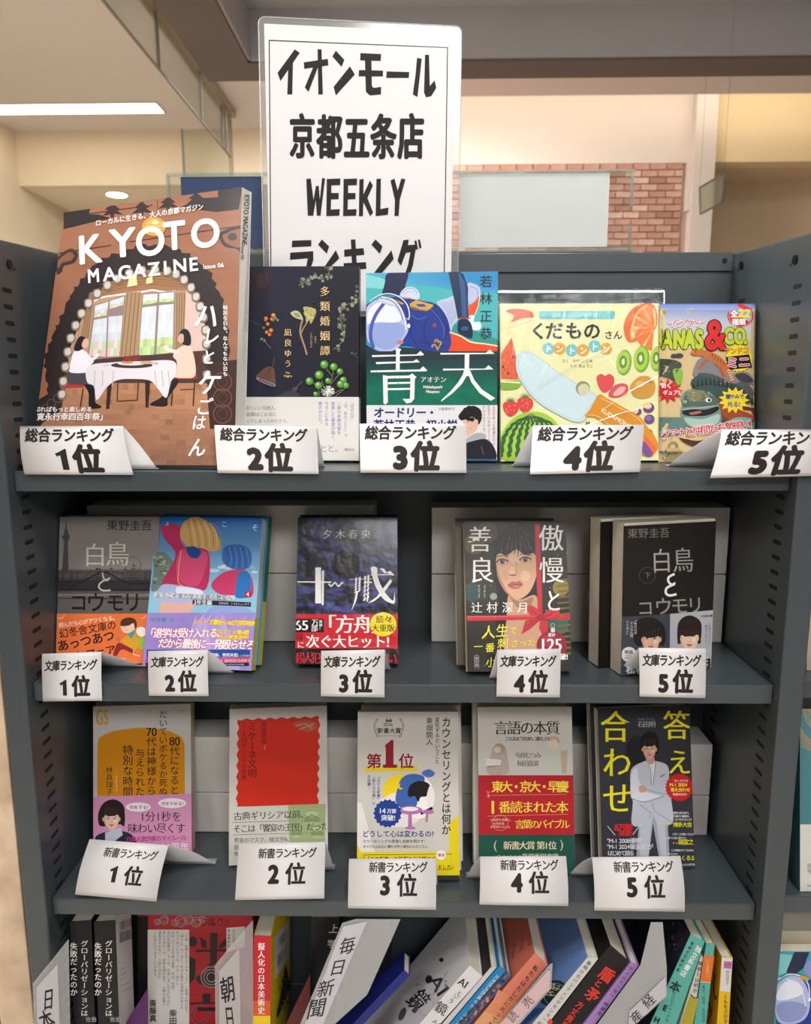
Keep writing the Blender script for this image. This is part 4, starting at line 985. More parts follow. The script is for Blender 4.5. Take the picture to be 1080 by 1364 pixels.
a.line([(160, 232), (240, 250), (300, 310), (335, 400), (345, 480)], 10, 'dbe1f0', curve=True); a.line([(170, 226), (250, 244), (312, 305), (347, 395), (355, 470)], 4, '303f72', curve=True); a.line([(150, 240), (232, 258), (290, 318), (325, 410)], 4, '303f72', curve=True)
a.ell(365, 450, 12, 17, 'e8ecf4'); a.ell(300, 575, 26, 16, 'c87858')
# lower field
def turf(u, v): return mixc(mixc('1f3a40', '12755c', min(1, max(0, v * 2.2 - .5))), '0c4a44', .6 * fbm(u * 14, v * 10))
a.grid(40, 642, 1050, 1060, 26, 16, turf)
a.poly([(40, 590), (120, 640), (230, 648), (300, 612), (420, 620), (520, 650), (668, 652), (900, 672), (1060, 690), (1060, 705), (40, 705)], '24303c')
Wt = 'ecebe6'
def W_(*p): a.poly(p, Wt)
W_((88, 672), (425, 666), (455, 640), (482, 668), (470, 674), (88, 686)); W_((264, 624), (282, 618), (310, 628), (298, 645), (298, 790), (268, 790), (270, 645)); W_((118, 724), (400, 718), (425, 702), (450, 726), (120, 740)); W_((78, 788), (450, 780), (475, 756), (506, 788), (495, 794), (78, 802))
W_((605, 655), (950, 655), (978, 628), (1014, 662), (605, 668)); W_((625, 774), (940, 774), (970, 748), (1006, 780), (625, 788)); W_((790, 664), (824, 664), (822, 775), (840, 830), (780, 830), (788, 775))
a.cs(480, 490, 5.684)
W_((170, 55), (205, 62), (208, 260), (190, 277), (175, 270)); W_((195, 62), (370, 58), (390, 42), (425, 70), (412, 85), (408, 235), (385, 262), (350, 270), (345, 250), (375, 235), (378, 78), (195, 82)); W_((205, 110), (378, 106), (378, 120), (205, 124)); W_((205, 155), (378, 152), (378, 166), (205, 170)); W_((318, 235), (375, 235), (378, 255), (350, 270))
W_((790, 0), (822, 0), (815, 40), (770, 120), (700, 190), (612, 256), (612, 245), (680, 180), (740, 110), (775, 50)); W_((805, 20), (830, 20), (860, 90), (920, 165), (1020, 230), (985, 250), (900, 190), (840, 110))
for i in range(46): x, y = rnd.uniform(60, 1020), rnd.uniform(-50, 260); a.ell(x, y, rnd.uniform(2, 6), rnd.uniform(1.5, 4), '17544a', n=6)
a.text('アオテン', 452, 108, 50, Wt, mincho=.012); a.text('Wakabayashi', 470, 155, 30, Wt, bold=1, shear=.25, track=.93); a.text('Masayasu', 492, 190, 30, Wt, bold=1, shear=.25, track=.93)
a.cs(480, 355, 5.684)
for i, ch in enumerate('若林正恭'): a.text(ch, 950, 150 + i * 131, 97, '2a2a2c', mincho=.010, align='c')
a.cs(480, 490, 5.684); a.rect(30, 283, 1070, 760, 'dcdcde')
a.text('オードリー・', 98, 370, 84, '1c2468', bold=2, thick=.03, track=.95, shear=.03); a.text('若林正恭、初小説', 98, 462, 82, '1c2468', bold=2, thick=.03, track=.97); a.text('文藝春秋刊', 588, 320, 25, '444446')
a.smooth([(765, 330), (800, 300), (860, 290), (910, 320), (918, 380), (895, 430), (870, 400), (800, 390), (765, 400), (740, 370)], '1d1b1c')
a.smooth([(775, 385), (830, 365), (880, 385), (890, 430), (870, 480), (830, 505), (810, 520), (790, 460)], 'dcb49c'); a.ell(845, 405, 9, 3, '3a2622'); a.ell(812, 410, 7, 3, '3a2622'); a.line([(820, 460), (845, 455)], 3, 'a8605a'); a.smooth([(800, 330), (850, 300), (905, 330), (890, 385), (840, 372), (780, 395), (760, 370)], '1d1b1c')
for i in range(16): an = rnd.uniform(0, 6.28); a.ell(838 + 60 * math.cos(an), 345 + 45 * math.sin(an), 15, None, '1d1b1c', n=8)
a.smooth([(800, 540), (870, 495), (940, 500), (945, 540), (870, 560), (810, 570)], 'a9a9ac'); a.smooth([(790, 585), (850, 555), (950, 540), (1010, 600), (1025, 690), (900, 705), (790, 700)], '26242a'); a.line([(915, 590), (930, 660)], 5, '6c6870')
for t_, x in (('人生を失った若者たちの', 1010), ('生きているかってくる', 972), ('わからせてくる。', 935)): a.text(t_, x, 285, 27, 'b0525a', vert=True, track=1.02)
a.rect(30, 690, 1050, 703, '2c5f8c')
a.build('cover_print', M['gloss'], r_)

# ---- fruit board book in a clear sleeve
r_, a, fr = book('picture_book', 'pale yellow fruit picture book with a big knife shape in a clear sleeve', [(666, 405), (877.7, 403.8), (878.9, 613.5), (666.7, 615.5)], 0, .010, .165, .165, y0=.076, sw=2, sy=200, cover='e6e0a8', spine='d9d29a', back='e0d8a8', cat='book')
a.cs(655, 380, 4.596); Cr = 'e6e1ac'
a.rect(30, 90, 1100, 1200, Cr)
a.line([(60, 1060), (62, 300), (62, 120)], 2, 'cfc88a')
a.smooth([(85, 160), (150, 145), (230, 155), (256, 190), (240, 220), (200, 215), (140, 260), (110, 310), (82, 290), (90, 230), (115, 200)], 'ead79a'); a.smooth([(85, 158), (150, 143), (235, 158), (256, 195), (225, 200), (180, 205), (120, 225), (135, 185)], 'd9503a')
a.ell(135, 262, 9, 14, 'f0e8b8', rot=.6)
a.poly([(120, 320), (150, 440), (160, 580), (55, 575), (55, 420)], 'dc5f38'); a.poly([(50, 575), (160, 580), (160, 592), (50, 588)], 'f0e4b0')
for x, y in ((128, 440), (68, 500), (100, 540)): a.ell(x, y, 6, 10, '4a2a4a', rot=.3, n=9)
for i in range(30): a.ell(rnd.uniform(62, 148), rnd.uniform(430, 570), 4, None, rnd.choice(['e87a50', 'c9482c']), n=6)
a.poly([(300, 158), (745, 158), (750, 182), (745, 208), (300, 208), (294, 182)], '6dbcc0'); a.ell(300, 183, 14, 25, '6dbcc0'); a.ell(740, 183, 14, 25, '6dbcc0'); a.text('おままごとで あそぼ！', 365, 194, 31, 'eaf0e0', track=.98)
K = '302a2a'
for ch, x in (('く', 228), ('だ', 325), ('も', 445), ('の', 556)): a.text(ch, x, 322, 112, K, bold=2, thick=.030)
a.text('さん', 685, 326, 56, K, bold=1, thick=.02)
for i, ch in enumerate('トントントン'):
    x, y = (345, 413, 488, 557, 628, 697)[i], (388, 388, 399, 398, 374, 390)[i]; a.ell(x, y, 37, None, '6cbcc4' if i % 2 == 0 else 'df9a34', n=26); a.text(ch, x, y + 21, 50, 'f4f2e6', bold=1, thick=.03, align='c')
a.text('さく　わだ ことみ', 425, 472, 23, '4a4434'); a.text('もり きょうこ', 475, 503, 23, '4a4434')
a.smooth([(960, 110), (1000, 140), (1012, 200), (1000, 265), (940, 310), (860, 350), (820, 330), (805, 250), (830, 180), (880, 130)], 'df6a34'); a.smooth([(945, 125), (990, 140), (1004, 200), (995, 262), (935, 295), (862, 325), (845, 300), (860, 220), (890, 160)], 'f0bc74')
for k in range(6):
    t = math.radians(95 + k * 29); c, s_ = math.cos(t), math.sin(t); t2 = t + math.radians(24); a.poly([(992, 262), (992 + 128 * c, 262 - 140 * s_), (992 + 128 * math.cos(t2), 262 - 140 * math.sin(t2))], 'e8793a')
for x, y, r, yy in ((808, 473, 46, 78), (915, 452, 48, 82), (1010, 450, 40, 76)):
    a.ell(x, y, r, yy, '7ca63c', rot=.08); a.ell(x - 6, y - 3, r * .88, yy * .88, 'a6c84c', rot=.08); a.ell(x - 6, y - 3, r * .5, yy * .5, '6f9c3a', rot=.08)
    for k in range(10): an = k * .628; a.ell(x - 6 + r * .42 * math.cos(an), y - 3 + yy * .42 * math.sin(an), 3, 5, '2d3a22', rot=an, n=6)
    a.ell(x - 6, y - 3, r * .2, yy * .25, 'dfe6b4')
a.cs(655, 490, 4.596)
a.smooth([(640, 60), (665, 38), (692, 50), (715, 38), (745, 60), (740, 110), (690, 152), (655, 120)], 'd94a50'); a.smooth([(712, 160), (740, 115), (790, 95), (830, 110), (825, 160), (770, 182), (725, 180)], 'd4555a'); a.smooth([(740, 160), (780, 120), (815, 120), (800, 155), (760, 172)], 'eab0a4')
a.smooth([(850, 100), (900, 55), (960, 55), (998, 100), (985, 165), (925, 190), (870, 175), (845, 135)], 'cf9440'); a.ell(965, 85, 14, 8, 'a87030', rot=.6); a.ell(905, 100, 30, 20, 'ddaa5c')
for x, y, r in ((888, 270, 26), (958, 245, 34), (962, 315, 32), (955, 400, 28)): a.ell(x, y, r, r * .92, '6a4a82'); a.ell(x - 6, y - 6, r * .6, r * .5, '8a6aa0')
a.ell(880, 262, 16, 20, 'e9cfa8', rot=.4); a.ell(950, 232, 26, 20, 'ecc98c', rot=.3)
a.smooth([(50, 85), (170, 80), (175, 110), (140, 132), (60, 132)], '84a83c'); a.line([(50, 85), (175, 92)], 10, 'e6e6b4')
for x, y in ((115, 250), (203, 225)):
    a.smooth([(x - 46, y - 30), (x, y - 48), (x + 44, y - 28), (x + 42, y + 20), (x - 5, y + 50), (x - 40, y + 15)], 'd8403c')
    for k in range(12): a.ell(x + rnd.uniform(-32, 32), y + rnd.uniform(-28, 28), 2.5, 3.5, 'f0a890', n=6)
    for k in range(7): an = -2.8 + k * .4; a.poly([(x - 6, y - 38), (x + 6, y - 38), (x + 46 * math.cos(an), y - 44 + 32 * math.sin(an))], '5d7a34')
a.smooth([(65, 530), (55, 430), (90, 350), (160, 290), (240, 268), (330, 285), (400, 345), (440, 430), (440, 560), (250, 600), (70, 560)], '9cc43c')
for k in range(9):
    x = 55 + k * 50; pts = [(238, 288), (238 + (x - 238) * .55, 340), (238 + (x - 238) * .9, 430), (x, 545)]; S = spline(pts, 8, False); S = [(p[0] + 5 * math.sin(i * 1.9), p[1]) for i, p in enumerate(S)]; a.line(S, 24, '2f5c34', taper=[.2, .7, 1, 1.1])
a.ell(240, 290, 20, 9, '8a7a4a')
a.cs(655, 380, 4.596)
Kn = [(150, 430), (185, 402), (235, 408), (300, 450), (420, 540), (500, 590), (652, 686), (600, 770), (560, 830), (500, 835), (420, 800), (300, 730), (210, 640), (150, 530)]
a.smooth([(p[0] + 0, p[1] + 2) for p in Kn], 'aebfc6'); cx, cy = 390, 600
a.smooth([(cx + (p[0] - cx) * .985, cy + (p[1] - cy) * .985) for p in Kn], 'c9dbe0'); a.line([(cx + (p[0] - cx) * .93, cy + (p[1] - cy) * .93) for p in spline(Kn, 5, True)], 2.5, '9db2ba')
a.ell(555, 632, 44, None, '8d8c76'); a.ell(560, 640, 36, None, 'cfcda4')
a.cs(655, 490, 4.596)
a.smooth([(652, 165), (700, 185), (790, 235), (900, 300), (940, 350), (1000, 430), (1010, 500), (930, 540), (800, 430), (640, 310), (568, 300), (600, 250)], 'd98e2c'); a.line([(665, 185), (780, 245), (890, 310), (930, 360)], 3, 'f0d49a', curve=True); a.line([(590, 290), (650, 300), (760, 385)], 3, 'f0d49a', curve=True)
a.text('KUDAMONO', 662, 268, 36, 'f2e6c0', bold=1, thick=.025, rot=.53)
a.text('M', 572, 352, 34, '6a5a20', bold=1); a.poly([(935, 410), (1012, 500), (975, 545), (930, 470)], 'e86a3c'); a.smooth([(925, 450), (980, 520), (960, 545), (920, 520)], '7a5098')
a.build('cover_print', M['gloss'], r_)
# clear sleeve: crinkled film in front of, above and beside the book
o_, X_, Y_, Z_, w_, h_, t_ = fr
N1, N2 = 34, 34
def film(y_of, x0, x1, z0, z1, amp, seed):
    V, F = [], []
    for j in range(N2 + 1):
        for i in range(N1 + 1):
            u, v = i / N1, j / N2; e = max(0, v * (z1 - z0) + z0 - h_) / .012 + max(0, abs(u - .5) - .49) * 10
            V.append((x0 + (x1 - x0) * u, y_of - amp * fbm(u * 7 + seed, v * 7 + 3 * u) * (1 + 1.5 * min(1, e)), z0 + (z1 - z0) * v + (.0035 * u if j == N2 else 0)))
    for j in range(N2):
        for i in range(N1): k = j * (N1 + 1) + i; F.append((k, k + 1, k + N1 + 2, k + N1 + 1))
    return V, F
V, F = film(-.0022, -w_ / 2 - .002, w_ / 2 + .004, .0006, h_ + .0115, .0007, 0)
sl = mesh('clear_sleeve', V, F, M['film'], r_, smooth=True)
V, F = film(t_ + .0015, -w_ / 2 - .002, w_ / 2 + .004, .0006, h_ + .0115, -.0008, 4); mesh('sleeve_back', V, F, M['film'], r_, smooth=True)
seal = MB().box(-w_ / 2 - .002, w_ / 2 + .004, -.003, -.0012, h_ + .0105, h_ + .0125); seal.box(w_ / 2 + .0035, w_ / 2 + .0045, -.003, -.001, .001, h_ + .012)
seal.build('sleeve_seal', clear('film_seal', gloss=.3, rough=.2, milky=.2), r_)
cr = MB()
for p, q in (((.02, .05), (.078, .085)), ((-.045, .075), (.03, .115)), ((.005, .035), (.07, .055)), ((-.07, .135), (-.01, .15)), ((.02, h_ - .004), (.06, h_ + .004)), ((-.02, h_ - .002), (.0, h_ + .003))):
    cr.tube((p[0], -.0046, p[1]), ((p[0] + q[0]) / 2, -.0052, (p[1] + q[1]) / 2 + .002), .00022, 5); cr.tube(((p[0] + q[0]) / 2, -.0052, (p[1] + q[1]) / 2 + .002), (q[0], -.0046, q[1]), .00022, 5)
cr.build('sleeve_crease', clear('film_crease', gloss=.45, rough=.25, milky=.35), r_)

# ---- lizard toy pouch, a thin pillow
Q5 = [(880, 404), (1009.5, 401), (1007, 617), (880, 618)]
o_, X_, Y_, Z_, w_, h_ = fit_frame(Q5, 0, .006, .098, .160, y0=.074, sw=3, sy=400)
pr_ = empty('toy_pouch', mw=mat4(o_, X_, Y_, Z_), label='foil toy pouch printed with lizards at the right end of the top shelf', cat='toy bag')
def Spz(q, n=0.0):
    u, v = q[:, :1], q[:, 1:]; b = np.clip(np.minimum(u, 1 - u) / .035, 0, 1) * np.clip(np.minimum(v - .015, .985 - v) / .03, 0, 1); b = b * b * (3 - 2 * b)
    return np.concatenate([(u - .5) * w_, -.005 * b + .006 - n, v * h_], 1)
def world(L): return o_ + L[:, :1] * X_ + L[:, 1:2] * Y_ + L[:, 2:] * Z_
n_ = 40; V, F = patch(Spz, 0.0, n_); V2 = V.copy(); V2[:, 1] = .012 - V[:, 1] + .0002; k = len(V)
Fs = F + [tuple(x + k for x in f[::-1]) for f in F]
mesh('pouch_film', np.concatenate([V, V2]), Fs, M['gloss'], pr_, cols=[lin('cdb98c')] * len(Fs), smooth=True)
a = Art(lambda p: surf_p2uv(lambda q: world(Spz(q)), p), lambda q, n: Spz(q, n), 1, 1, base=5e-4, step=3e-6); a.cuts = None
a.cs(870, 390, 5.93)
a.cuts = None
a.grid(-100, 50, 850, 1340, 24, 30, lambda u, v: mixc(mixc('3f5fb0', 'b9c0cc', min(1, v * 7)), 'd2bc8c', min(1, max(0, v * 6 - .9))) if v < .25 else mixc('d2bc8c', 'bda06a', .6 * fbm(u * 6, v * 9)))
a.ell(292, 146, 34, None, 'a8aaa4')
a.text('入った', -40, 165, 45, 'e8b83c', bold=2, thick=.05, shear=.2); a.text('だけ!', -20, 210, 40, 'e8b83c', bold=2, thick=.05, shear=.2)
a.ell(686, 182, 104, 94, 'c2283a'); a.ring(686, 182, 90, 4, 'e9b0b0'); a.text('全', 606, 190, 60, 'f0ecec', bold=2, thick=.04); a.text('22', 664, 192, 84, 'efe24c', bold=2, thick=.06, sx=1.15, shear=.1); a.text('種類', 618, 252, 55, 'f0ecec', bold=2, thick=.03)
a.text('イグアナ', 105, 272, 76, 'c02c3c', bold=2, thick=.06, shear=.2, sx=.95); a.text('イグアナ', 105, 270, 76, 'efe6e6', bold=1, thick=.01, shear=.2, sx=.95)
def logo(t, x, y, s_, c, w=.8, th=.055):
    for i, ch in enumerate(t): a.text(ch, x + i * s_ * w * .72, y, s_, '1c2a18', bold=2, thick=th + .03, sx=w, sy=1.15, off=0); a.text(ch, x + i * s_ * w * .72, y, s_, c, bold=2, thick=th, sx=w, sy=1.15)
logo('IGUANAS', -199, 438, 178, 'b4c62e', .69); logo('CO.', 556, 402, 150, 'b4c62e', .72)
a.text('&', 405, 445, 290, '2a1416', bold=2, thick=.06, sx=.88, sy=1.12); a.text('&', 405, 445, 290, 'd02a28', bold=2, thick=.03, sx=.88, sy=1.12)
a.star(670, 520, 100, 112, 22, 'e6cc2c'); a.text('アンドコ', 556, 485, 52, '2a1c14', bold=2, thick=.07, rot=-.05, track=.92); a.text('アンドコ', 556, 485, 52, 'e8a83c', bold=1, thick=.02, rot=-.05, track=.92)
a.poly([(565, 510), (750, 488), (775, 590), (590, 612)], '1d1a1c'); a.text('ミニ', 572, 592, 96, 'f0ecec', bold=2, thick=.07, rot=-.06); a.text('ミニ', 572, 592, 96, 'c42838', bold=1, thick=.03, rot=-.06)
for x, y, rx, ry in ((160, 500, 26, 16), (200, 498, 34, 18)): a.ell(x, y, rx, ry, '3c3c40')
a.smooth([(318, 600), (350, 530), (420, 520), (540, 620), (640, 640), (740, 630), (790, 700), (770, 720), (640, 720), (500, 700), (360, 680), (310, 650)], '7c7c80'); a.smooth([(640, 650), (720, 640), (785, 700), (700, 712)], '3f4046'); a.smooth([(350, 640), (440, 640), (560, 690), (480, 712), (360, 690)], '505156')
a.smooth([(640, 730), (700, 705), (760, 740), (790, 800), (740, 815), (680, 790)], '55565c')
# orange lizard
a.smooth([(290, 480), (315, 455), (370, 450), (450, 470), (520, 505), (560, 550), (600, 610), (625, 690), (605, 710), (580, 650), (540, 625), (500, 580), (430, 530), (370, 500), (320, 498)], 'b9683a')
a.line([(430, 530), (390, 560), (355, 605)], 20, 'a8552e', curve=True); a.line([(520, 590), (540, 640), (560, 665)], 22, 'a8552e', curve=True); a.ell(330, 468, 5, None, '1c1210')
for k in range(5): a.line([(470 + k * 20, 480 + k * 16), (455 + k * 24, 510 + k * 18)], 7, '7d3c20')
for k in range(5): a.line([(575 + k * 8, 620 + k * 18), (602 + k * 7, 610 + k * 18)], 6, 'e9d0b0')
# dark iguana at left
a.smooth([(-60, 540), (100, 525), (180, 540), (215, 560), (215, 590), (190, 600), (225, 640), (215, 720), (180, 730), (150, 690), (60, 660), (-60, 700)], '3f4a40'); a.smooth([(150, 610), (225, 620), (215, 720), (180, 725)], '7fae3e')
for k in range(12): a.ell(rnd.uniform(60, 190), rnd.uniform(540, 640), 9, 6, rnd.choice(['5f6a5c', '29302a', '77806c']), n=7)
# big teal iguana
a.smooth([(290, 720), (340, 660), (430, 670), (520, 720), (640, 720), (720, 780), (800, 880), (830, 1000), (560, 1030), (480, 900), (380, 800)], '37504c')
for k in range(15):
    x = 300 + k * 33; y = 700 + (k - 4) ** 2 * 1.5; a.poly([(x, y + 30), (x + 12, y - 34), (x + 28, y + 34)], '27332f')
a.smooth([(500, 980), (640, 1010), (820, 1010), (830, 930), (720, 900), (560, 880), (480, 830)], '7c3c28'); a.smooth([(520, 850), (600, 900), (740, 950), (820, 1000), (740, 1010), (560, 985)], '9c4a2c')
a.smooth([(215, 830), (260, 770), (350, 770), (440, 790), (495, 850), (530, 960), (520, 1030), (430, 1080), (330, 1075), (250, 1040), (210, 950), (225, 880)], '6f8e86')
a.smooth([(225, 900), (260, 790), (360, 780), (470, 820), (500, 880), (400, 900), (300, 900)], '4f6258'); a.smooth([(260, 790), (330, 770), (420, 800), (440, 850), (340, 860), (270, 850)], '7b7a5c')
for k in range(24): a.ell(rnd.uniform(250, 440), rnd.uniform(780, 860), 10, 7, rnd.choice(['9a9870', '4c5040', '6d6c50']), n=7)
a.smooth([(225, 935), (300, 920), (400, 925), (500, 900), (505, 930), (420, 970), (300, 975), (235, 965)], '1f2222'); a.smooth([(280, 950), (360, 935), (370, 950), (300, 965)], 'b0625a'); a.line([(230, 925), (350, 912), (480, 895)], 6, 'a9bdb2', curve=True)
a.ell(430, 850, 25, 17, 'cfdcdc'); a.ell(435, 850, 12, None, '141a20'); a.ell(245, 862, 13, 11, 'b9c8c4'); a.ell(243, 862, 6, None, '141a20'); a.smooth([(240, 990), (380, 1000), (510, 960), (500, 1030), (400, 1070), (300, 1060)], '9fbab0')
a.smooth([(-60, 1000), (150, 985), (225, 1000), (250, 1100), (100, 1130), (-60, 1120)], '5c7c76'); a.smooth([(560, 1030), (660, 985), (790, 1000), (840, 1070), (560, 1080)], '7ea39a')
a.smooth([(200, 1150), (330, 1170), (420, 1165), (420, 1230), (300, 1210)], '4b2c24')
a.star(110, 775, 70, 125, 12, 'c8232c', .8); a.text('動く', 50, 752, 46, 'f2e6e6', bold=2, thick=.03); a.text('フィギュア!', -20, 806, 42, 'f2e6e6', bold=2, thick=.03, shear=.15)
a.star(630, 850, 85, 125, 13, 'e9cf2e', .85); a.text('闇やみで', 562, 838, 42, '2c3a8c', bold=2, thick=.03, track=.85); a.text('光る!', 575, 900, 46, '2c3a8c', bold=2, thick=.03)
a.text('イグアナと仲間たち勢揃い!', -10, 1165, 78, 'f0e0e0', bold=2, thick=.07, rot=-.13, track=.82); a.text('イグアナと仲間たち勢揃い!', -10, 1165, 78, 'c02838', bold=1, thick=.02, rot=-.13, track=.82)
a.text('リアル', 385, 1195, 45, 'e8a02c', bold=2, thick=.05); a.text('DeAgostini', 20, 1272, 44, '3a3a34', bold=1, thick=.015, track=1.02); a.ring(152, 1215, 34, 12, '8a8454', 20); a.rect(100, 1225, 205, 1262, 'bda06a'); a.text('DeAgostini', 20, 1272, 44, '3a3a34', bold=1, thick=.015, track=1.02); a.text('パッ', 300, 1275, 60, '23262a', bold=2, thick=.04, sx=.8); a.ell(350, 1272, 45, 6, '4aa0a0')
a.build('pouch_print', M['gloss'], pr_)
def face(a, x, y, w, h, skin='d8ab94', hair='231b1c', bangs=.35, ears=True, lips='b5625c', tilt=0.0, sides=1.0):
    """photographic portrait print: head of width w, height h centred on x, y"""
    sk2, dk = mixc(skin, '5a3226', .22), mixc(skin, '4a2620', .42)
    hl = mixc(skin, 'ffffff', .22)
    w_o = w; a.smooth([(x - w * .50, y - h * .15), (x - w * .42, y - h * .52), (x, y - h * .68), (x + w * .42, y - h * .52), (x + w * .50, y - h * .15), (x + w * .55 * sides, y + h * .2), (x + w * .40, y + h * .25), (x - w * .40, y + h * .25), (x - w * .54 * sides, y + h * .2)], hair)
    if ears: a.ell(x - w * .47, y + h * .03, w * .06, h * .10, sk2); a.ell(x + w * .47, y + h * .03, w * .06, h * .10, sk2)
    a.smooth([(x - w * .44, y - h * .22), (x, y - h * .42), (x + w * .44, y - h * .22), (x + w * .43, y + h * .12), (x + w * .27, y + h * .40), (x, y + h * .52), (x - w * .27, y + h * .40), (x - w * .43, y + h * .12)], skin, 7)
    a.smooth([(x - w * .43, y - h * .1), (x - w * .33, y), (x - w * .30, y + h * .25), (x - w * .12, y + h * .47), (x - w * .27, y + h * .40), (x - w * .42, y + h * .12)], sk2)
    a.ell(x + w * .05, y - h * .16, w * .22, h * .12, hl); a.ell(x + w * .22, y + h * .12, w * .10, h * .09, hl)
    for s in (-1, 1):
        ex = x + s * w * .19
        a.line([(ex - w * .11, y - h * .08 + s * 0), (ex, y - h * .115), (ex + w * .11, y - h * .08)], h * .028, mixc(hair, skin, .15), curve=True, taper=[.4, 1, .5])
        a.ell(ex, y, w * .09, h * .034, sk2); a.ell(ex, y + h * .005, w * .068, h * .020, 'cfc2ba'); a.ell(ex, y + h * .003, w * .036, h * .024, '231715')
        a.line([(ex - w * .10, y + h * .008), (ex, y - h * .032), (ex + w * .10, y + h * .004)], h * .013, '2a1a16', curve=True)
    a.line([(x + w * .03, y), (x + w * .055, y + h * .12), (x + w * .01, y + h * .17)], w * .025, sk2, curve=True)
    a.ell(x, y + h * .17, w * .075, h * .022, dk); a.ell(x, y + h * .145, w * .03, h * .03, hl)
    a.smooth([(x - w * .15, y + h * .285), (x - w * .04, y + h * .262), (x, y + h * .27), (x + w * .04, y + h * .262), (x + w * .15, y + h * .285), (x + w * .06, y + h * .325), (x - w * .06, y + h * .325)], lips); a.line([(x - w * .14, y + h * .287), (x, y + h * .292), (x + w * .14, y + h * .287)], h * .010, mixc(lips, '2a0a0a', .6))
    a.ell(x, y + h * .37, w * .08, h * .015, sk2)
    if bangs:
        b = y - h * .42 + h * bangs
        a.smooth([(x - w * .46, y - h * .02), (x - w * .48, y - h * .35), (x - w * .2, y - h * .6), (x + w * .2, y - h * .6), (x + w * .48, y - h * .35), (x + w * .46, y - h * .02), (x + w * .38, b - h * .05), (x + w * .15, b), (x - w * .15, b + h * .01), (x - w * .36, b - h * .03)], hair)
        for k in range(6): a.line([(x - w * .35 + k * w * .14, y - h * .5), (x - w * .38 + k * w * .15, b - h * .06)], w * .02, mixc(hair, 'b09080', .18))

# ================================================================== middle shelf
r_, a, fr = book('book', 'grey paperback with tower and bridge photo and an orange band', [(79.5, 688.5), (213, 688), (208, 883.5), (75.5, 883)], Z2, .010, cover='7b746f', spine='8b8580', back='cfcac4', copies=1, copy_label='spare grey paperback standing behind the tower-and-bridge paperback', y0=.056)
a.cs(60, 680, 6.2); band(r_, fr, a.uv([(100, 850)])[0][1], 'e0713c')
a.grid(70, 50, 960, 850, 16, 30, lambda u, v: mixc('7f7974', '8f8a86', min(1, v * 1.6)) if v < .55 else (mixc('403d40', '5a5658', fbm(u * 12, v * 22)) if v < .77 else mixc('6f6a68', '605c5a', v)))
a.poly([(143, 500), (158, 260), (142, 225), (150, 212), (168, 150), (172, 85), (178, 85), (182, 150), (205, 212), (205, 228), (190, 262), (196, 500)], '4f4c4e'); a.ell(173, 218, 32, 12, '454245'); a.ell(172, 160, 20, 7, '4a474a')
for i in range(34):
    x = 92 + i * 23.5; hgt = 30 + 60 * _nr[i, 5]; a.rect(x, 560 - hgt, x + 20, 575, mixc('55524f', '3f3c3e', _nr[i, 9]))
    for j in range(3): a.line([(x + 3, 560 - hgt * .25 * (j + 1)), (x + 17, 560 - hgt * .25 * (j + 1))], 3, '8b8784')
a.rect(80, 575, 960, 660, '353335')
a.line([(210, 640), (300, 590), (400, 540), (480, 505), (560, 535), (660, 590), (780, 605), (900, 600)], 9, '232124', curve=True)
for k in range(14): a.line([(240 + k * 45, 660), (240 + k * 45, 630 - 60 * math.exp(-((k - 5.5) / 3) ** 2))], 3, '2a282a')
a.line([(85, 650), (900, 655)], 7, '232124'); a.rect(80, 690, 960, 704, '7c7673'); a.line([(85, 722), (900, 730)], 6, '4a4647'); a.rect(80, 704, 960, 720, '66615f')
a.text('東野圭吾', 512, 158, 94, '2c2a2a', mincho=.006); a.text('白', 318, 445, 196, 'cfcac2', mincho=.010, sy=1.05); a.text('鳥', 500, 440, 205, 'cfcac2', mincho=.010, sy=1.05)
a.ring(728, 450, 66, 2.5, '3a3838'); a.text('上', 708, 482, 50, '2c2a2a', sy=1.1)
a.line([(478, 510), (488, 560), (515, 578), (540, 555)], 13, 'bdb8b2', curve=True); a.line([(535, 560), (470, 590), (448, 630), (480, 660), (545, 658)], 14, 'bdb8b2', curve=True)
for ch, x, y, s_ in (('コ', 205, 818, 160), ('ウ', 340, 822, 175), ('モ', 505, 820, 165), ('リ', 640, 820, 175)): a.text(ch, x, y, s_, '1f1d1d', bold=1, thick=.012, sx=.95)
a.rect(60, 850, 960, 1400, 'e2743e'); Lw = 'f0d8c4'
for pts in ([(85, 890), (150, 888), (165, 862)], [(800, 890), (830, 880), (835, 860)], [(625, 1250), (630, 1222), (670, 1218)]): a.line(pts, 4, Lw)
a.text('読んだら心がアツくなる。', 118, 965, 44, 'f3d4c0', rot=-.14, bold=1, thick=.02, track=.93); a.text('幻冬舎文庫の', 125, 1050, 80, '241c1a', rot=-.17, bold=1, thick=.012)
a.text('あっつあつ', 112, 1158, 100, '241c1a', rot=-.20, bold=1, thick=.022, track=.96); a.text('ヒフェア', 262, 1235, 90, '241c1a', rot=-.17, bold=1, thick=.022, track=.92)
a.smooth([(800, 960), (830, 975), (830, 1030), (790, 1040), (758, 1010), (765, 970)], 'efe6da'); a.smooth([(765, 1060), (820, 1045), (835, 1110), (820, 1150), (770, 1125)], '9ab548')
a.smooth([(660, 1045), (720, 1010), (745, 1010), (775, 1070), (770, 1130), (740, 1155), (690, 1130), (650, 1095), (640, 1075)], 'd9a02c'); a.smooth([(690, 1010), (735, 975), (745, 1000), (730, 1040), (705, 1055)], '3f9c94')
a.smooth([(640, 935), (700, 915), (750, 925), (745, 975), (700, 1010), (655, 1005), (630, 970)], 'ecc8b0'); a.smooth([(628, 950), (640, 900), (700, 882), (750, 900), (762, 950), (745, 975), (735, 930), (690, 950)], '52361f'); a.line([(655, 962), (672, 965)], 3, '4a3020'); a.line([(668, 985), (690, 990)], 3, '8a5a48')
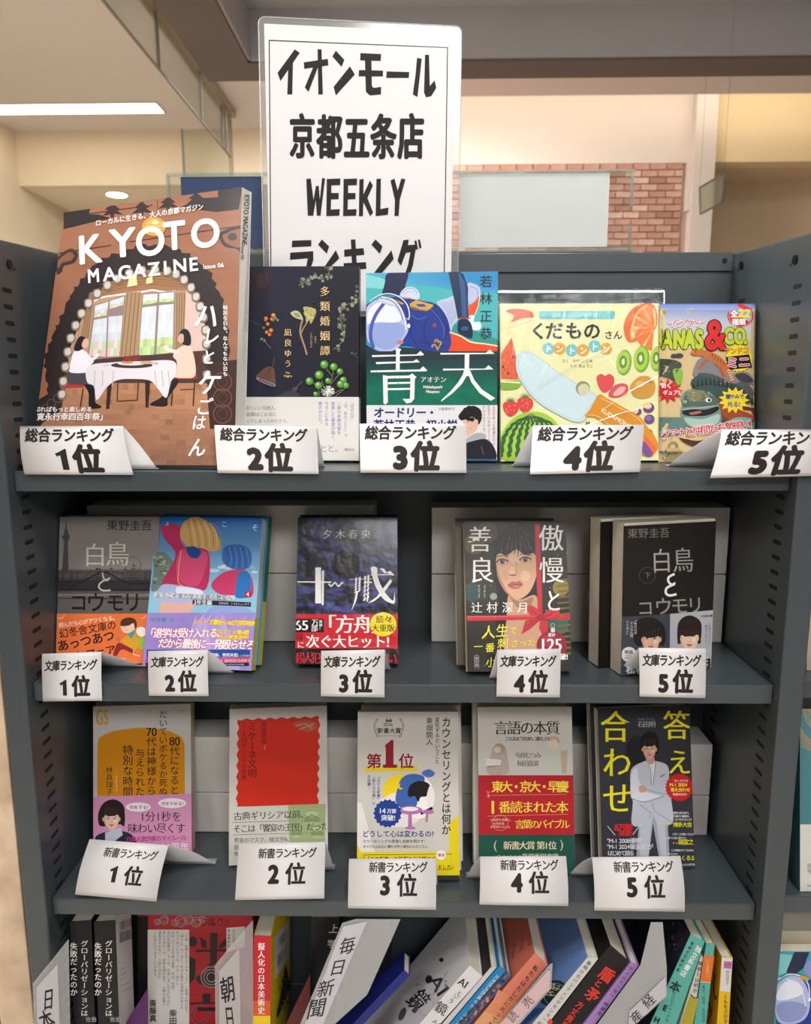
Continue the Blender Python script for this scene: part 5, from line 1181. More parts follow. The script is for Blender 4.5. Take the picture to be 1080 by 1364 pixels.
a.line([(700, 1040), (660, 1085), (615, 1065)], 14, 'd9a02c', curve=True); a.poly([(590, 1050), (612, 1038), (625, 1072), (602, 1084)], 'c9694c')
a.smooth([(735, 1150), (640, 1100), (600, 1100), (565, 1195), (590, 1205), (640, 1145), (730, 1180)], '8c2a2e'); a.line([(740, 1150), (735, 1185), (790, 1200)], 7, 'ecd0b8', curve=True)
a.build('cover_print', M['gloss'], r_)

# colourful youth novel: sky, rocks and bold colour shapes stand in for the cover illustration
r_, a, fr = book('book', 'glossy blue paperback with pink and violet cover shapes, second on the middle shelf', [(209.3, 687.3), (350, 690.7), (335, 893), (190, 887)], Z2, .013, cover='3f7fb0', spine='cfc832', back='e6e2dc', copies=1, copy_label='spare copy with green and yellow spine right behind the blue and violet paperback', y0=.03, copy_off=(.002, 0))
o_, X_, Y_, Z_, w_, h_, t_ = fr
sp = MB().box(w_ / 2, w_ / 2 + .0003, 0, t_, h_ * .34, h_, c='c8d0d0'); sp.build('spine_label', M['gloss'], r_, cols=True)
for c_ in [o for o in bpy.data.objects if o.parent and o.parent.get('label', '').startswith('spare copy with green') and o.name.startswith('cover')]:
    mesh('spine_label', *box_vf(w_ / 2, w_ / 2 + .0003, 0, t_, h_ * .42, h_), M['gloss'], c_.parent, [lin('1f7a55')] * 6)
a.cs(190, 680, 6)
a.grid(0, 30, 990, 880, 14, 14, lambda u, v: mixc('2464b0', '8fc4dc', min(1, v * 1.25)))
for i in range(22): x, y = rnd.uniform(560, 900), rnd.uniform(430, 640); a.ell(x, y, rnd.uniform(25, 60), rnd.uniform(8, 20), mixc('6fb0cc', 'd5e8ee', rnd.random()), n=12)
a.smooth([(90, 360), (160, 330), (240, 400), (250, 470), (230, 560), (150, 620), (70, 640), (90, 480)], '6d7f74')
for i in range(40): a.ell(rnd.uniform(95, 235), rnd.uniform(370, 610), rnd.uniform(8, 22), rnd.uniform(5, 12), rnd.choice(['8f9c88', '4d5f58', 'a9ad8e', '5f7466']), rot=rnd.uniform(-.5, .5), n=8)
# abstract ribbons and petals in the cover's colours
a.smooth([(150, 130), (260, 110), (310, 150), (300, 210), (335, 290), (420, 300), (520, 320), (540, 460), (520, 600), (470, 640), (290, 600), (150, 600), (240, 430), (260, 330), (180, 230)], 'b8325e')
a.smooth([(300, 320), (420, 310), (520, 350), (500, 480), (440, 600), (320, 580), (270, 480)], 'cf4a72'); a.line([(310, 320), (290, 470), (300, 590), (470, 635)], 6, 'e2b45c', curve=True)
a.smooth([(550, 590), (640, 500), (760, 470), (830, 480), (880, 560), (870, 690), (700, 680), (600, 660)], 'c43c68'); a.smooth([(770, 490), (850, 500), (870, 600), (840, 690), (740, 690), (750, 590)], '2f72b8')
a.smooth([(345, 80), (430, 50), (520, 90), (590, 180), (630, 290), (560, 330), (470, 300), (380, 300), (310, 230), (305, 150)], 'c9a266')
for k in range(9): a.line([(360 + k * 26, 70 + k * 4), (380 + k * 30, 180), (400 + k * 28, 310 - k * 3)], 6, 'e2c48c' if k % 2 else 'a8814c', curve=True)
a.smooth([(650, 300), (740, 270), (830, 290), (870, 350), (860, 440), (800, 470), (700, 460), (640, 400)], '3a66ac')
for k in range(8): a.line([(670 + k * 22, 295), (690 + k * 22, 380), (670 + k * 26, 460)], 5, '5f8fcc' if k % 2 else '28508c', curve=True)
a.smooth([(350, 300), (420, 290), (470, 330), (440, 380), (380, 370)], '234a8c'); a.smooth([(150, 600), (300, 600), (480, 640), (470, 720), (560, 740), (300, 760), (120, 740)], 'aab6de'); a.smooth([(280, 610), (470, 640), (460, 700), (300, 690)], 'dcdff0')
a.smooth([(150, 740), (300, 740), (420, 740), (330, 860), (160, 870)], 'e0b0a0'); a.smooth([(520, 800), (620, 760), (840, 780), (860, 880), (540, 880)], '8fa6dc')
a.text('よ', 180, 120, 40, 'cfdcec'); a.text('こ', 630, 130, 52, 'd6e4f2'); a.text('そ', 868, 162, 62, 'e6eef6'); a.text('う', 850, 490, 60, 'b8d4e4')
a.poly([(95, 655), (740, 680), (738, 715), (93, 692)], 'cfd0d6'); a.text('ようこそ実力至上主義の教室へ', 105, 692, 44, '3a3438', rot=.04, track=1.0)
a.poly([(402, 712), (868, 735), (866, 768), (400, 750)], '2a2528'); a.text('3年生編', 410, 748, 42, 'ece6e6', rot=.04, bold=1); a.text('衣笠彰梧　トモセシュンサク', 610, 748, 19, 'd8d4d4', rot=.04)
a.rect(818, 645, 872, 692, 'b02848'); a.text('4', 830, 686, 46, 'f2ecec', bold=1)
a.grid(-20, 818, 1000, 1300, 12, 8, lambda u, v: mixc('8f7cc4', 'a996d8', fbm(u * 5, v * 5)))
for i in range(7): a.poly([(rnd.uniform(50, 850), 830), (rnd.uniform(50, 850), 1290), (rnd.uniform(50, 850), 1290)], mixc('a493d6', 'b9abe2', rnd.random()))
a.text('MF文庫', 62, 888, 40, '2f8f8f', bold=1, thick=.02); a.ring(238, 872, 16, 4, '2f8f8f', 16); a.text('J', 232, 885, 32, '2f8f8f')
def two(t, x, y, s_, c, o, **k): a.text(t, x, y, s_, o, bold=2, thick=.075, **k); a.text(t, x, y, s_, c, bold=2, thick=.03, **k)
two('シリーズ累計1160万部突破!', 400, 905, 46, 'f4e24a', 'c23a2c', rot=.03, track=.88, shear=.1); two('&TVアニメ第4期', 565, 985, 42, 'f4e24a', 'c23a2c', rot=.02, track=.92, shear=.1); two('大人気放送中!', 610, 1025, 40, 'f4e24a', 'c23a2c', rot=.02, track=.95, shear=.1)
two('「退学は受け入れる。', 22, 1010, 72, 'f6eff0', 'c8304a', shear=.15, track=.88, sy=1.15); two('だから最後に一発殴らせろ」', 122, 1090, 74, 'f6eff0', 'c8304a', shear=.15, track=.86, sy=1.15, rot=.02)
a.rect(35, 1112, 860, 1175, '1f4f9c'); a.text('続々 漫画、発売決定!', 480, 1165, 30, 'f2f2f2', bold=1); a.text('詳しくは帯裏へ', 735, 1168, 20, 'f0d84a'); a.rect(30, 1180, 858, 1212, 'd03a7c'); a.text('総計百名 プレゼント 2027/5/23 23:59まで', 425, 1208, 24, 'f4e0a0', bold=1); a.rect(28, 1216, 852, 1242, '2a2430'); a.text('キャンペーン用はがきについているもののみ対象', 440, 1236, 17, 'd8d4dc')
a.build('cover_print', M['gloss'], r_)
MB().box(-w_ / 2, w_ / 2, -.0008, -.0003, -.0002, .003).build('back_paper', M['paper'], r_)

# black novel with red band, shrink wrapped
r_, a, fr = book('book', 'shrink-wrapped black and indigo paperback with a red band and white title', [(396.9, 689.7), (528.9, 689), (529.8, 884.7), (392.9, 885.3)], Z2, .015, cover='17181f', spine='3a3026', material='shrink', copies=1, copy_label='spare black paperback standing behind the red-banded black one', y0=.04)
a.cs(385, 680, 6.343); band(r_, fr, a.uv([(100, 875)])[0][1], 'b8202a', material='shrink')
a.grid(40, 40, 930, 880, 40, 40, lambda u, v: mixc('14151b', '4a4f90', max(0, min(1, (fbm(u * 13 + 3 * fbm(u * 5, v * 5), v * 20) - .44) * 4)) * (.35 + .65 * v)))
for i in range(60):
    x, y = rnd.uniform(70, 900), rnd.uniform(180, 860); a.line([(x, y), (x + rnd.uniform(10, 30), y - rnd.uniform(5, 20)), (x + rnd.uniform(30, 60), y + 4)], 4, rnd.choice(['3e4278', '2c3060', '4a4e80']), curve=True, taper=[.2, 1, .2])
a.ell(478, 455, 150, 150, '2c3060', n=36); a.ell(478, 455, 122, 122, '121110', n=36)
for i in range(24): an = rnd.uniform(0, 6.28); a.line([(478 + 122 * math.cos(an), 455 + 122 * math.sin(an)), (478 + 146 * math.cos(an + .1), 455 + 146 * math.sin(an + .1))], 5, '3a3f78')
for i, ch in enumerate('夕木春央'): a.text(ch, 285 + i * 107, 232, 84, 'bdbcb8', mincho=.014)
Wt = 'e8e6e2'
def W2(*p): a.poly(p, Wt)
W2((72, 598), (360, 600), (352, 612), (72, 608)); W2((222, 482), (270, 482), (273, 785), (222, 785)); W2((278, 510), (296, 505), (292, 800), (276, 800))
for i in range(12): x = 340 + i * 10; a.star(x, 625 + 14 * math.sin(i), 5, 13, 4, Wt)
a.line([(690, 545), (885, 543)], 7, Wt); a.smooth([(692, 483), (742, 485), (748, 560), (790, 660), (840, 730), (880, 760), (890, 690), (892, 780), (850, 780), (790, 740), (730, 640), (705, 560)], Wt)
W2((855, 580), (870, 600), (790, 710), (715, 770), (665, 782), (740, 730), (800, 650)); W2((765, 490), (800, 490), (825, 525), (808, 535)); W2((820, 525), (855, 510), (890, 545), (880, 552))
for x, y0, y1 in ((560, 570, 700), (590, 565, 690), (635, 555, 770), (662, 548, 760)):
    for k in range(6): t0, t1 = y0 + (y1 - y0) * k / 6, y0 + (y1 - y0) * (k + .8) / 6; W2((x, t0), (x + 17, t0 - 3), (x + 15 - k * 2, t1), (x - 2 - k * 2, t1 + 3))
a.line([(515, 582), (700, 578)], 4, Wt); a.line([(650, 610), (700, 605)], 12, Wt); a.line([(575, 680), (560, 760), (530, 840)], 20, Wt, curve=True, taper=[1, .8, .1]); a.line([(670, 690), (660, 770)], 12, Wt)
a.rect(30, 875, 940, 1165, 'c4202c'); a.rect(30, 1165, 940, 1320, '1a1214')
a.rect(48, 915, 296, 1030, '17110f'); a.text('65', 46, 1010, 118, 'efece8', mincho=.03, sx=1.02); a.text('万', 190, 968, 60, 'efece8', mincho=.02); a.text('部', 186, 1018, 60, 'efece8', mincho=.02); a.text('突破！', 268, 925, 28, 'efece8', vert=True, bold=1, thick=.02)
a.text('「方舟」', 235, 1022, 165, 'f0ece8', mincho=.028, track=.93); a.ell(795, 962, 112, 102, 'ead42a', n=32); a.text('続々', 732, 945, 68, '201a14', mincho=.02); a.text('!', 848, 945, 70, 'c4202c', bold=2, thick=.03); a.text('大重版', 695, 1018, 66, '201a14', mincho=.02)
a.rect(55, 1040, 118, 1100, 'a01822'); a.text('十戒', 58, 1092, 30, '3a1012'); a.text('に', 68, 1158, 62, 'f0ece8', mincho=.02); a.text('次ぐ大ヒット!', 140, 1150, 118, 'f0ece8', mincho=.028, track=.96)
a.text('殺人犯を見つけてはならない。', 50, 1285, 92, 'c4303a', mincho=.022, sy=1.15, track=.70)
a.build('cover_print', M['shrink'], r_)

# portrait with ribbon
r_, a, fr = book('book', 'paperback with a dark-haired woman portrait and a red ribbon bow printed across', [(619, 694), (752, 695), (762.9, 893), (622, 895.4)], Z2, .016, cover='4a4234', spine='b02430', back='d8c49a', copies=1, copy_label='spare ribbon-cover copy standing behind the portrait paperback', y0=.02, copy_off=(-.008, 0))
a.cs(605, 685, 6.345)
a.grid(70, 55, 1010, 1364, 20, 28, lambda u, v: mixc('3d362a', '1a1816', min(1, fbm(u * 4, v * 5) * 1.2)))
for x, y, r, c in ((280, 150, 90, '4b4130'), (170, 250, 90, '5c4f34'), (150, 660, 80, '2f4a48'), (900, 620, 70, '8a7c34'), (880, 930, 90, '3c5a52'), (330, 695, 30, '8a9a8c')): a.ell(x, y, r, None, c)
for k in range(14): a.line([(870, 560 + k * 48), (985, 550 + k * 48)], 16, '6b6034')
a.smooth([(330, 350), (380, 200), (450, 110), (560, 75), (680, 110), (720, 250), (740, 500), (740, 800), (820, 1100), (700, 900), (450, 860), (400, 1200), (350, 900), (370, 700), (330, 520)], '1a1616')
a.smooth([(460, 680), (560, 720), (690, 690), (720, 900), (760, 1150), (430, 1150), (440, 900)], 'c3997a'); a.smooth([(470, 700), (560, 740), (660, 700), (640, 770), (540, 790)], '9c7258')
Sk = 'd3a584'
a.smooth([(352, 390), (380, 330), (520, 300), (680, 330), (705, 420), (690, 530), (640, 650), (560, 715), (500, 712), (430, 650), (370, 540)], Sk, 8); a.smooth([(352, 400), (375, 500), (440, 640), (500, 710), (430, 655), (372, 545)], 'b28163')
a.ell(530, 370, 70, 40, 'dcb394'); a.ell(600, 520, 40, 45, 'dfb798'); a.ell(430, 520, 32, 40, 'cf9c7e'); a.ell(487, 480, 22, 40, 'dfb695')
for ex, ey, s_ in ((405, 402, 1), (600, 385, 1)):
    a.ell(ex, ey - 2, 56, 28, 'c08a70'); a.ell(ex, ey + 3, 38, 14, 'cbb8ac'); a.ell(ex, ey + 1, 20, 16, '2a1a14'); a.ell(ex + 6, ey - 4, 4, None, 'e0e0e0', n=8); a.line([(ex - 50, ey + 6), (ex - 10, ey - 22), (ex + 50, ey - 4)], 9, '241614', curve=True)
a.line([(350, 362), (400, 350), (450, 362)], 7, '5a3c30', curve=True); a.line([(550, 345), (600, 335), (655, 352)], 7, '5a3c30', curve=True)
a.line([(520, 400), (528, 480), (515, 505)], 6, 'b88a6e', curve=True); a.ell(495, 515, 34, 7, '8f5f4a')
a.smooth([(450, 600), (490, 568), (515, 575), (545, 565), (580, 592), (545, 625), (500, 632), (465, 618)], 'b0605a'); a.line([(452, 600), (515, 595), (578, 593)], 5, '6a2c2a', curve=True); a.ell(520, 612, 24, 6, 'cf8478')
a.smooth([(345, 345), (350, 260), (420, 150), (560, 90), (680, 150), (700, 340), (660, 330), (600, 345), (520, 300), (440, 350), (390, 330)], '1a1616')
for k in range(11): x = 395 + k * 28; a.line([(450 + k * 14, 120), (x + 8, 230), (x, 330 + 18 * (k % 3))], 15, '1c1818' if k % 2 else '2e2622', curve=True, taper=[1, 1, .2]); 
for k in range(6): x = 440 + k * 42; a.line([(470 + k * 26, 190), (x, 300)], 4, '8d664e', taper=[.2, 1])
a.poly([(678, 90), (722, 90), (745, 860), (705, 860)], 'b92a34'); a.poly([(105, 858), (700, 852), (985, 845), (980, 888), (700, 890), (105, 902)], 'bf2a34'); a.poly([(105, 862), (700, 856), (700, 866), (105, 874)], 'd65058')
a.smooth([(720, 870), (640, 850), (610, 800), (640, 768), (700, 800), (740, 850)], 'c4303a'); a.smooth([(740, 870), (790, 810), (850, 800), (890, 830), (850, 865), (780, 885)], 'c4303a'); a.poly([(700, 880), (600, 900), (565, 1015), (640, 970), (720, 900)], 'b52834'); a.poly([(725, 885), (790, 900), (790, 1000), (740, 1020), (715, 960)], 'c02c38'); a.ell(728, 872, 40, 26, 'a3202c'); a.line([(640, 800), (700, 850)], 8, '8a1824'); a.line([(850, 830), (770, 865)], 8, '8a1824')
Wt = 'efece6'
for ch, x, y, s_ in (('善', 108, 300, 215), ('良', 122, 560, 215), ('傲', 708, 290, 218), ('慢', 712, 560, 218)): a.text(ch, x, y, s_, Wt, mincho=.012, sy=1.08)
a.text('と', 762, 808, 165, Wt, mincho=.02, sy=1.25, sx=.9)
for i, ch in enumerate('辻村深月'): a.text(ch, 140 + i * 130, 825, 98, Wt, mincho=.010)
a.text('ごうまんと', 255, 595, 23, 'd8d4cc', vert=True); a.text('ぜんりょう', 208, 595, 23, 'd8d4cc', vert=True)
Ye = 'e6e03a'
for t_, x, y, s_ in (('人', 225, 1045, 120), ('生', 345, 1030, 115), ('で', 460, 1010, 70), ('一', 160, 1150, 78), ('番', 258, 1160, 82), ('刺', 360, 1130, 95), ('さった', 470, 1120, 72), ('小', 262, 1285, 88), ('説', 350, 1285, 85)): a.text(t_, x, y, s_, Ye, bold=1, thick=.008, shear=.12, rot=-.05)
a.ell(822, 1110, 128, 122, '8f1c2c', n=32); a.ell(790, 1070, 60, 50, 'a83040'); a.rect(815, 962, 848, 998, 'd8d4cc'); a.ring(830, 940, 16, 4, 'c9c4b8', 14)
a.text('累計', 790, 1032, 32, 'efe6e6', bold=1); a.text('125', 716, 1152, 132, 'f2eeea', mincho=.03, sx=.98, sy=1.1); a.text('万部突破!', 720, 1225, 56, 'f2eeea', bold=2, thick=.03)
a.line([(170, 1200), (172, 1300), (205, 1302), (205, 1200), (188, 1190), (170, 1200)], 3, 'c9c4b8'); a.text('朝日文庫', 188, 1205, 21, 'd8d4cc', vert=True)
for i in range(70): a.ell(rnd.uniform(110, 980), rnd.uniform(70, 1340), 3, None, rnd.choice(['e6d88a', '8fe0b0', 'c9b8f0', 'f0ead0']), n=5)
a.build('cover_print', M['gloss'], r_)

# black volume two
r_, a, fr = book('book', 'thick black paperback with two faces on its band and cream pages showing', [(830, 701), (954, 694), (945.7, 888.4), (827.7, 900)], Z2, .024, cover='17140f', spine='1a1714', back='2a2622', copies=1, copy_label='spare black paperback behind the thick one with two faces', y0=.03, rise=.0035, copy_off=(-.012, 0))
a.cs(790, 675, 5.93); band(r_, fr, .062, '8a8a8e')
a.rect(200, 90, 1000, 900, '181513')
Gy = '8a8682'
a.text('東野圭吾', 268, 242, 84, '7d7a76', mincho=.006, rot=-.02); a.text('白', 455, 505, 170, '9a9792', mincho=.008, sy=1.2, rot=-.03); a.text('鳥', 625, 500, 172, '9a9792', mincho=.008, sy=1.2, rot=-.03)
a.ring(425, 540, 64, 3, '5a5754'); a.text('下', 402, 560, 50, '7d7a76')
a.line([(640, 530), (595, 555), (592, 590), (620, 615), (645, 600)], 18, 'dedbd6', curve=True); a.line([(640, 610), (580, 640), (572, 680), (600, 700), (655, 690)], 19, 'dedbd6', curve=True)
for ch, x, y, s_ in (('コ', 345, 852, 135), ('ウ', 480, 845, 150), ('モ', 610, 838, 145), ('リ', 735, 830, 140)): a.text(ch, x, y, s_, Gy, bold=1, thick=.010, rot=-.05)
a.poly([(215, 870), (605, 845), (598, 1350), (212, 1350)], '3c3f48'); a.poly([(605, 845), (950, 815), (935, 1290), (600, 1320)], 'a9aaaf')
face(a, 452, 1040, 160, 215, 'd6aa90', '1e1a1c', .38); a.smooth([(315, 1040), (320, 930), (380, 880), (470, 875), (550, 930), (570, 1040), (540, 1100), (535, 1010), (500, 950), (430, 990), (380, 1010), (375, 1100), (330, 1080)], '1e1a1c')
face(a, 755, 1020, 165, 240, 'e2bda6', '2a1a18', .42); a.smooth([(662, 1060), (665, 930), (710, 870), (780, 860), (845, 910), (850, 1010), (835, 1060), (820, 980), (780, 985), (700, 985), (675, 1080)], '2a1a18')
a.smooth([(640, 1180), (700, 1140), (820, 1140), (900, 1190), (900, 1320), (620, 1320)], 'c9c4c4')
a.text('「私の父は', 330, 880, 25, 'd8d8da', vert=True); a.text('そんな人間', 300, 905, 25, 'd8d8da', vert=True); a.text('じゃない」', 268, 895, 25, 'd8d8da', vert=True)
a.text('幻冬舎文庫', 848, 870, 18, '2a2a2c', rot=-.06, bold=1); a.text('「父は嘘をついている」', 915, 900, 18, '6c6c70', vert=True); a.text('娘はそう思った', 888, 930, 20, '6c6c70', vert=True)
a.ell(278, 1165, 60, None, 'd0d0d2', n=26); a.text('映画', 244, 1158, 34, '2a2a2c', bold=1); a.text('9月4日', 248, 1180, 17, '2a2a2c'); a.text('全国公開', 240, 1200, 18, '2a2a2c')
a.text('松村北斗', 255, 1310, 76, 'ececec', bold=2, thick=.04); a.text('今田美桜', 800, 1260, 76, '1c1c1e', bold=2, thick=.03, vert=False, track=.6)
a.build('cover_print', M['matte'], r_)

# ================================================================== third shelf
r_, a, fr = book('book', 'white and ochre paperback with a pink band showing a woman in a dark jacket', [(124.2, 940.8), (254.2, 937.2), (255, 1139.4), (124.5, 1145)], Z3, .009, H0=.173, W0=.106, cover='c4c0bc', spine='c9b48a', back='d0ccc8', copies=1, copy_label='spare ochre paperback behind the one with the pink band', y0=.05)
a.cs(0, 920, 3.6); band(r_, fr, a.uv([(450, 505)])[0][1], 'c888ac')
a.rect(440, 50, 940, 520, 'bdb9b6'); a.poly([(467, 505), (467, 260), (475, 225), (510, 205), (560, 190), (650, 178), (740, 180), (820, 195), (870, 220), (885, 250), (887, 505)], 'cc8614')
a.text('GS', 460, 162, 92, 'c8952c', bold=1, thick=.02, sx=.55, sy=1.12); a.text('幻冬舎新書', 550, 106, 18, 'c8952c', track=4.4)
K = '231f1e'
for t_, x, y, s_ in (('代になると', 838, 264, 47), ('たいていボケるか死ぬ', 783, 92, 41), ('代は神様から', 727, 220, 47), ('与えられた', 672, 275, 46), ('特別な時間', 614, 258, 50)): a.text(t_, x, y, s_, K, vert=True, bold=1, thick=.006, sx=1.04)
a.text('80', 838, 262, 58, K, align='c', mincho=.02, sx=.9); a.text('70', 727, 217, 58, K, align='c', mincho=.02, sx=.9)
a.text('林真理子', 525, 362, 35, K, vert=True, mincho=.006); a.text('Hayashi Mariko', 556, 405, 13, 'e0d2a0', rot=math.pi / 2)
a.poly([(447, 508), (925, 492), (925, 820), (447, 820)], 'c98cae')
a.smooth([(455, 715), (470, 690), (530, 672), (600, 675), (640, 700), (650, 760), (455, 760)], '2b2d3c'); a.poly([(505, 680), (580, 655), (590, 690), (545, 725), (505, 720)], 'b9bcc8')
a.smooth([(475, 640), (472, 590), (495, 540), (545, 520), (590, 545), (600, 600), (595, 650), (575, 640), (500, 650)], '2a1f1e')
face(a, 535, 612, 82, 108, 'dcb49c', '2a1f1e', .30)
a.ell(664, 557, 60, 22, 'e9dfe4'); a.text('何をする?', 622, 566, 21, '9c4a5c', bold=1); a.ell(826, 538, 68, 24, 'e9dfe4'); a.text('何をやめる?', 774, 548, 20, '9c4a5c', bold=1)
a.text('1分1秒を', 672, 622, 50, '2a2024', mincho=.006, sy=1.05); a.text('味わい尽くす', 612, 678, 50, '2a2024', mincho=.006, sy=1.05, track=.92); a.text('72歳人気作家のマイルール', 605, 722, 28, 'b03a7c', bold=1, thick=.02, track=.86, rot=-.03); a.text('20周年', 775, 765, 44, 'e6d6de', bold=1, thick=.02)
a.build('cover_print', M['gloss'], r_)

r_, a, fr = book('book', 'white paperback with a large scalloped red panel and green band photo', [(306, 944.6), (436.5, 939.5), (435.2, 1145), (304.6, 1153.6)], Z3, .008, H0=.173, W0=.106, cover='cfcac4', back='d0ccc8', copies=1, copy_label='spare white paperback behind the scalloped red one', y0=.045)
a.cs(280, 920, 3.176); band(r_, fr, a.uv([(90, 490)])[0][1], 'c9c9c2')
Rd = 'cb3020'
pts = []
for (x0, y0, x1, y1, n) in ((118, 122, 462, 110, 7), (462, 110, 455, 478, 8), (455, 488, 112, 490, 2), (112, 490, 118, 122, 8)):
    for i in range(n * 4):
        t = i / (n * 4); w_ = 0 if n == 2 else 4.5 * math.sin(t * n * 2 * math.pi); dx, dy = x1 - x0, y1 - y0; L_ = math.hypot(dx, dy); pts.append((x0 + dx * t - dy / L_ * w_, y0 + dy * t + dx / L_ * w_))
a.rect(70, 50, 510, 760, 'cbc6c0'); a.poly(pts, Rd)
a.text('周藤芳幸', 228, 130, 24, '2a1a18', vert=True, mincho=.006); a.text('Suto', 228, 232, 10, 'd8a090', rot=math.pi / 2); a.text('ミケーネ文明', 178, 132, 40, '2a1a18', vert=True, mincho=.006, track=.98); a.text('──古代ギリシアの原像', 143, 134, 22, '2a1a18', vert=True, mincho=.006)
a.smooth([(350, 140), (390, 125), (440, 130), (448, 160), (410, 175), (380, 160)], 'b05a44'); a.line([(360, 150), (400, 140), (430, 160)], 3, 'd89a84', curve=True); a.line([(375, 165), (410, 150), (440, 140)], 3, 'd89a84', curve=True)
a.poly([(96, 492), (488, 478), (484, 700), (92, 712)], 'c8c9c0'); a.poly([(330, 484), (488, 478), (485, 640), (335, 640)], '9cac7c')
for cx, cy, s_ in ((430, 540, 1.0), (452, 600, .8), (365, 600, .7)): a.ell(cx, cy - 20 * s_, 26 * s_, 9 * s_, 'b9c49c'); a.ell(cx, cy + 5 * s_, 34 * s_, 17 * s_, '7f9460'); a.ell(cx, cy + 22 * s_, 30 * s_, 8 * s_, 'aab88a'); a.rect(cx - 10 * s_, cy - 20 * s_, cx + 10 * s_, cy, '8fa270')
a.text('古典ギリシア以前、', 98, 545, 38, '2a2826', mincho=.012, rot=-.03, track=.93); a.text('そこは「饗宴の王国」だった。', 96, 598, 36, '2a2826', mincho=.012, rot=-.03, track=.86)
a.text('黄金のマスク、線文字B、', 100, 640, 22, '3a3836', rot=-.02, track=.97); a.text('岩絵の墓、', 100, 670, 22, '3a3836'); a.text('失われた', 100, 698, 22, '3a3836'); a.poly([(95, 555), (480, 545), (480, 548), (95, 558)], '8a8a80'); a.poly([(95, 608), (480, 598), (480, 600), (95, 611)], '8a8a80')
a.build('cover_print', M['gloss'], r_)

r_, a, fr = book('book', 'white award paperback with a dreaming figure picture and a yellow band', [(476.8, 949), (609, 946.8), (612, 1171.9), (475, 1172)], Z3, .014, H0=.173, W0=.106, cover='cfc9c0', spine='d8cf58', back='d0ccc8', copies=2, copy_label='spare yellow-edged paperback behind the award book', y0=.03, copy_off=(.003, 0))
for k, r2 in enumerate([o for o in bpy.data.objects if o.get('label') == 'spare yellow-edged paperback behind the award book']): r2['label'] = ('first', 'second')[k] + ' spare yellow-edged paperback behind the award book'
a.cs(280, 920, 3.176); band(r_, fr, a.uv([(700, 680)])[0][1], 'd9c820')
a.rect(610, 80, 1070, 700, 'c9c4bd'); a.poly([(615, 470), (640, 475), (700, 700), (615, 700)], 'dfdcd8'); 
a.poly([(1010, 560), (1055, 520), (1060, 690), (1010, 690)], 'dcc91e'); a.poly([(618, 640), (640, 690), (618, 690)], 'dcc91e')
for s_ in (-1, 1): a.line([(755 + s_ * 45, 118), (755 + s_ * 62, 150), (755 + s_ * 50, 195)], 5, '9a938a', curve=True); [a.ell(755 + s_ * (52 + 8 * math.sin(k)), 122 + k * 14, 8, 4, 'a39c92', rot=s_ * .8, n=8) for k in range(6)]
a.poly([(740, 132), (746, 116), (755, 126), (764, 116), (770, 132)], '5a544e'); a.text('2026', 732, 150, 20, '3a3632', mincho=.02, track=1.0); a.text('新書大賞', 707, 178, 25, '2a2624', bold=1); a.text('Chuokoron-Shinsha', 715, 193, 9, '5a544e')
Mr = '8c1c2a'
a.poly([(655, 322), (870, 318), (880, 328), (868, 340), (655, 342), (645, 332)], 'e2c82a'); a.text('第', 660, 322, 66, Mr, bold=2, thick=.02); a.poly([(738, 232), (765, 208), (775, 208), (775, 322), (742, 322), (742, 240)], Mr); a.rect(730, 312, 790, 326, Mr); a.text('位', 796, 322, 66, Mr, bold=2, thick=.02)
a.text('カウンセリングとは何か', 998, 110, 45.5, '242220', vert=True, bold=1, thick=.014, sx=.9); a.text('変化するということ', 960, 112, 22, '242220', vert=True, bold=1, thick=.006); a.text('東畑開人', 927, 112, 30, '242220', vert=True)
for i, t_ in enumerate(('「泣ける新書」', '「新たな古典」と', '大反響!')): a.text(t_, 712 - i * 20, 355, 16, '3a4a8c', vert=True, bold=1, thick=.01)
a.ell(800, 430, 72, 78, 'e6cc22', n=30); a.ell(800, 505, 100, 76, 'dfdbd6', n=10); a.ell(880, 450, 68, 92, 'ebe8e4', n=30)
a.smooth([(790, 420), (810, 370), (850, 352), (900, 360), (905, 390), (880, 430), (870, 490), (820, 500), (785, 470)], '3f62a8'); a.smooth([(895, 345), (925, 332), (950, 350), (930, 366), (905, 360)], '4a6eb0'); a.ell(805, 405, 12, None, 'e6cc22', n=12); a.ell(811, 402, 10, None, '3f62a8', n=12)
a.smooth([(845, 400), (880, 382), (920, 390), (935, 420), (915, 445), (890, 450), (880, 470), (865, 445), (845, 450), (835, 435)], '201d20'); a.smooth([(930, 400), (948, 430), (945, 480), (925, 500), (915, 450)], 'e4dfdc'); a.line([(940, 495), (890, 520)], 12, '201d20')
a.ell(846, 505, 52, 18, 'b070a8'); a.ell(846, 500, 34, 9, 'e8e2e6'); a.poly([(838, 515), (852, 515), (854, 580), (836, 580)], 'b070a8'); a.ell(846, 580, 22, 6, 'b070a8'); a.ell(920, 512, 26, 9, 'b070a8'); a.poly([(912, 515), (922, 515), (920, 555), (910, 555)], 'b070a8')
a.star(750, 518, 54, 61, 18, '24408c'); a.text('14', 712, 518, 30, 'e8ecf4', bold=1, thick=.02); a.text('万部', 747, 516, 20, 'e8ecf4', bold=1, thick=.02); a.text('突破!', 722, 547, 27, 'e8ecf4', bold=1, thick=.02)
a.text('どうして心は変わるの?', 642, 616, 30, '2c4488', bold=1, thick=.015, track=.98); a.text('カウンセリングの原理と全貌を明かす!', 645, 642, 15.5, '3a3632', track=.98); a.text('すべての人の心に備わる死と再生のメカニズム', 645, 664, 14.5, '3a3632', track=.9)
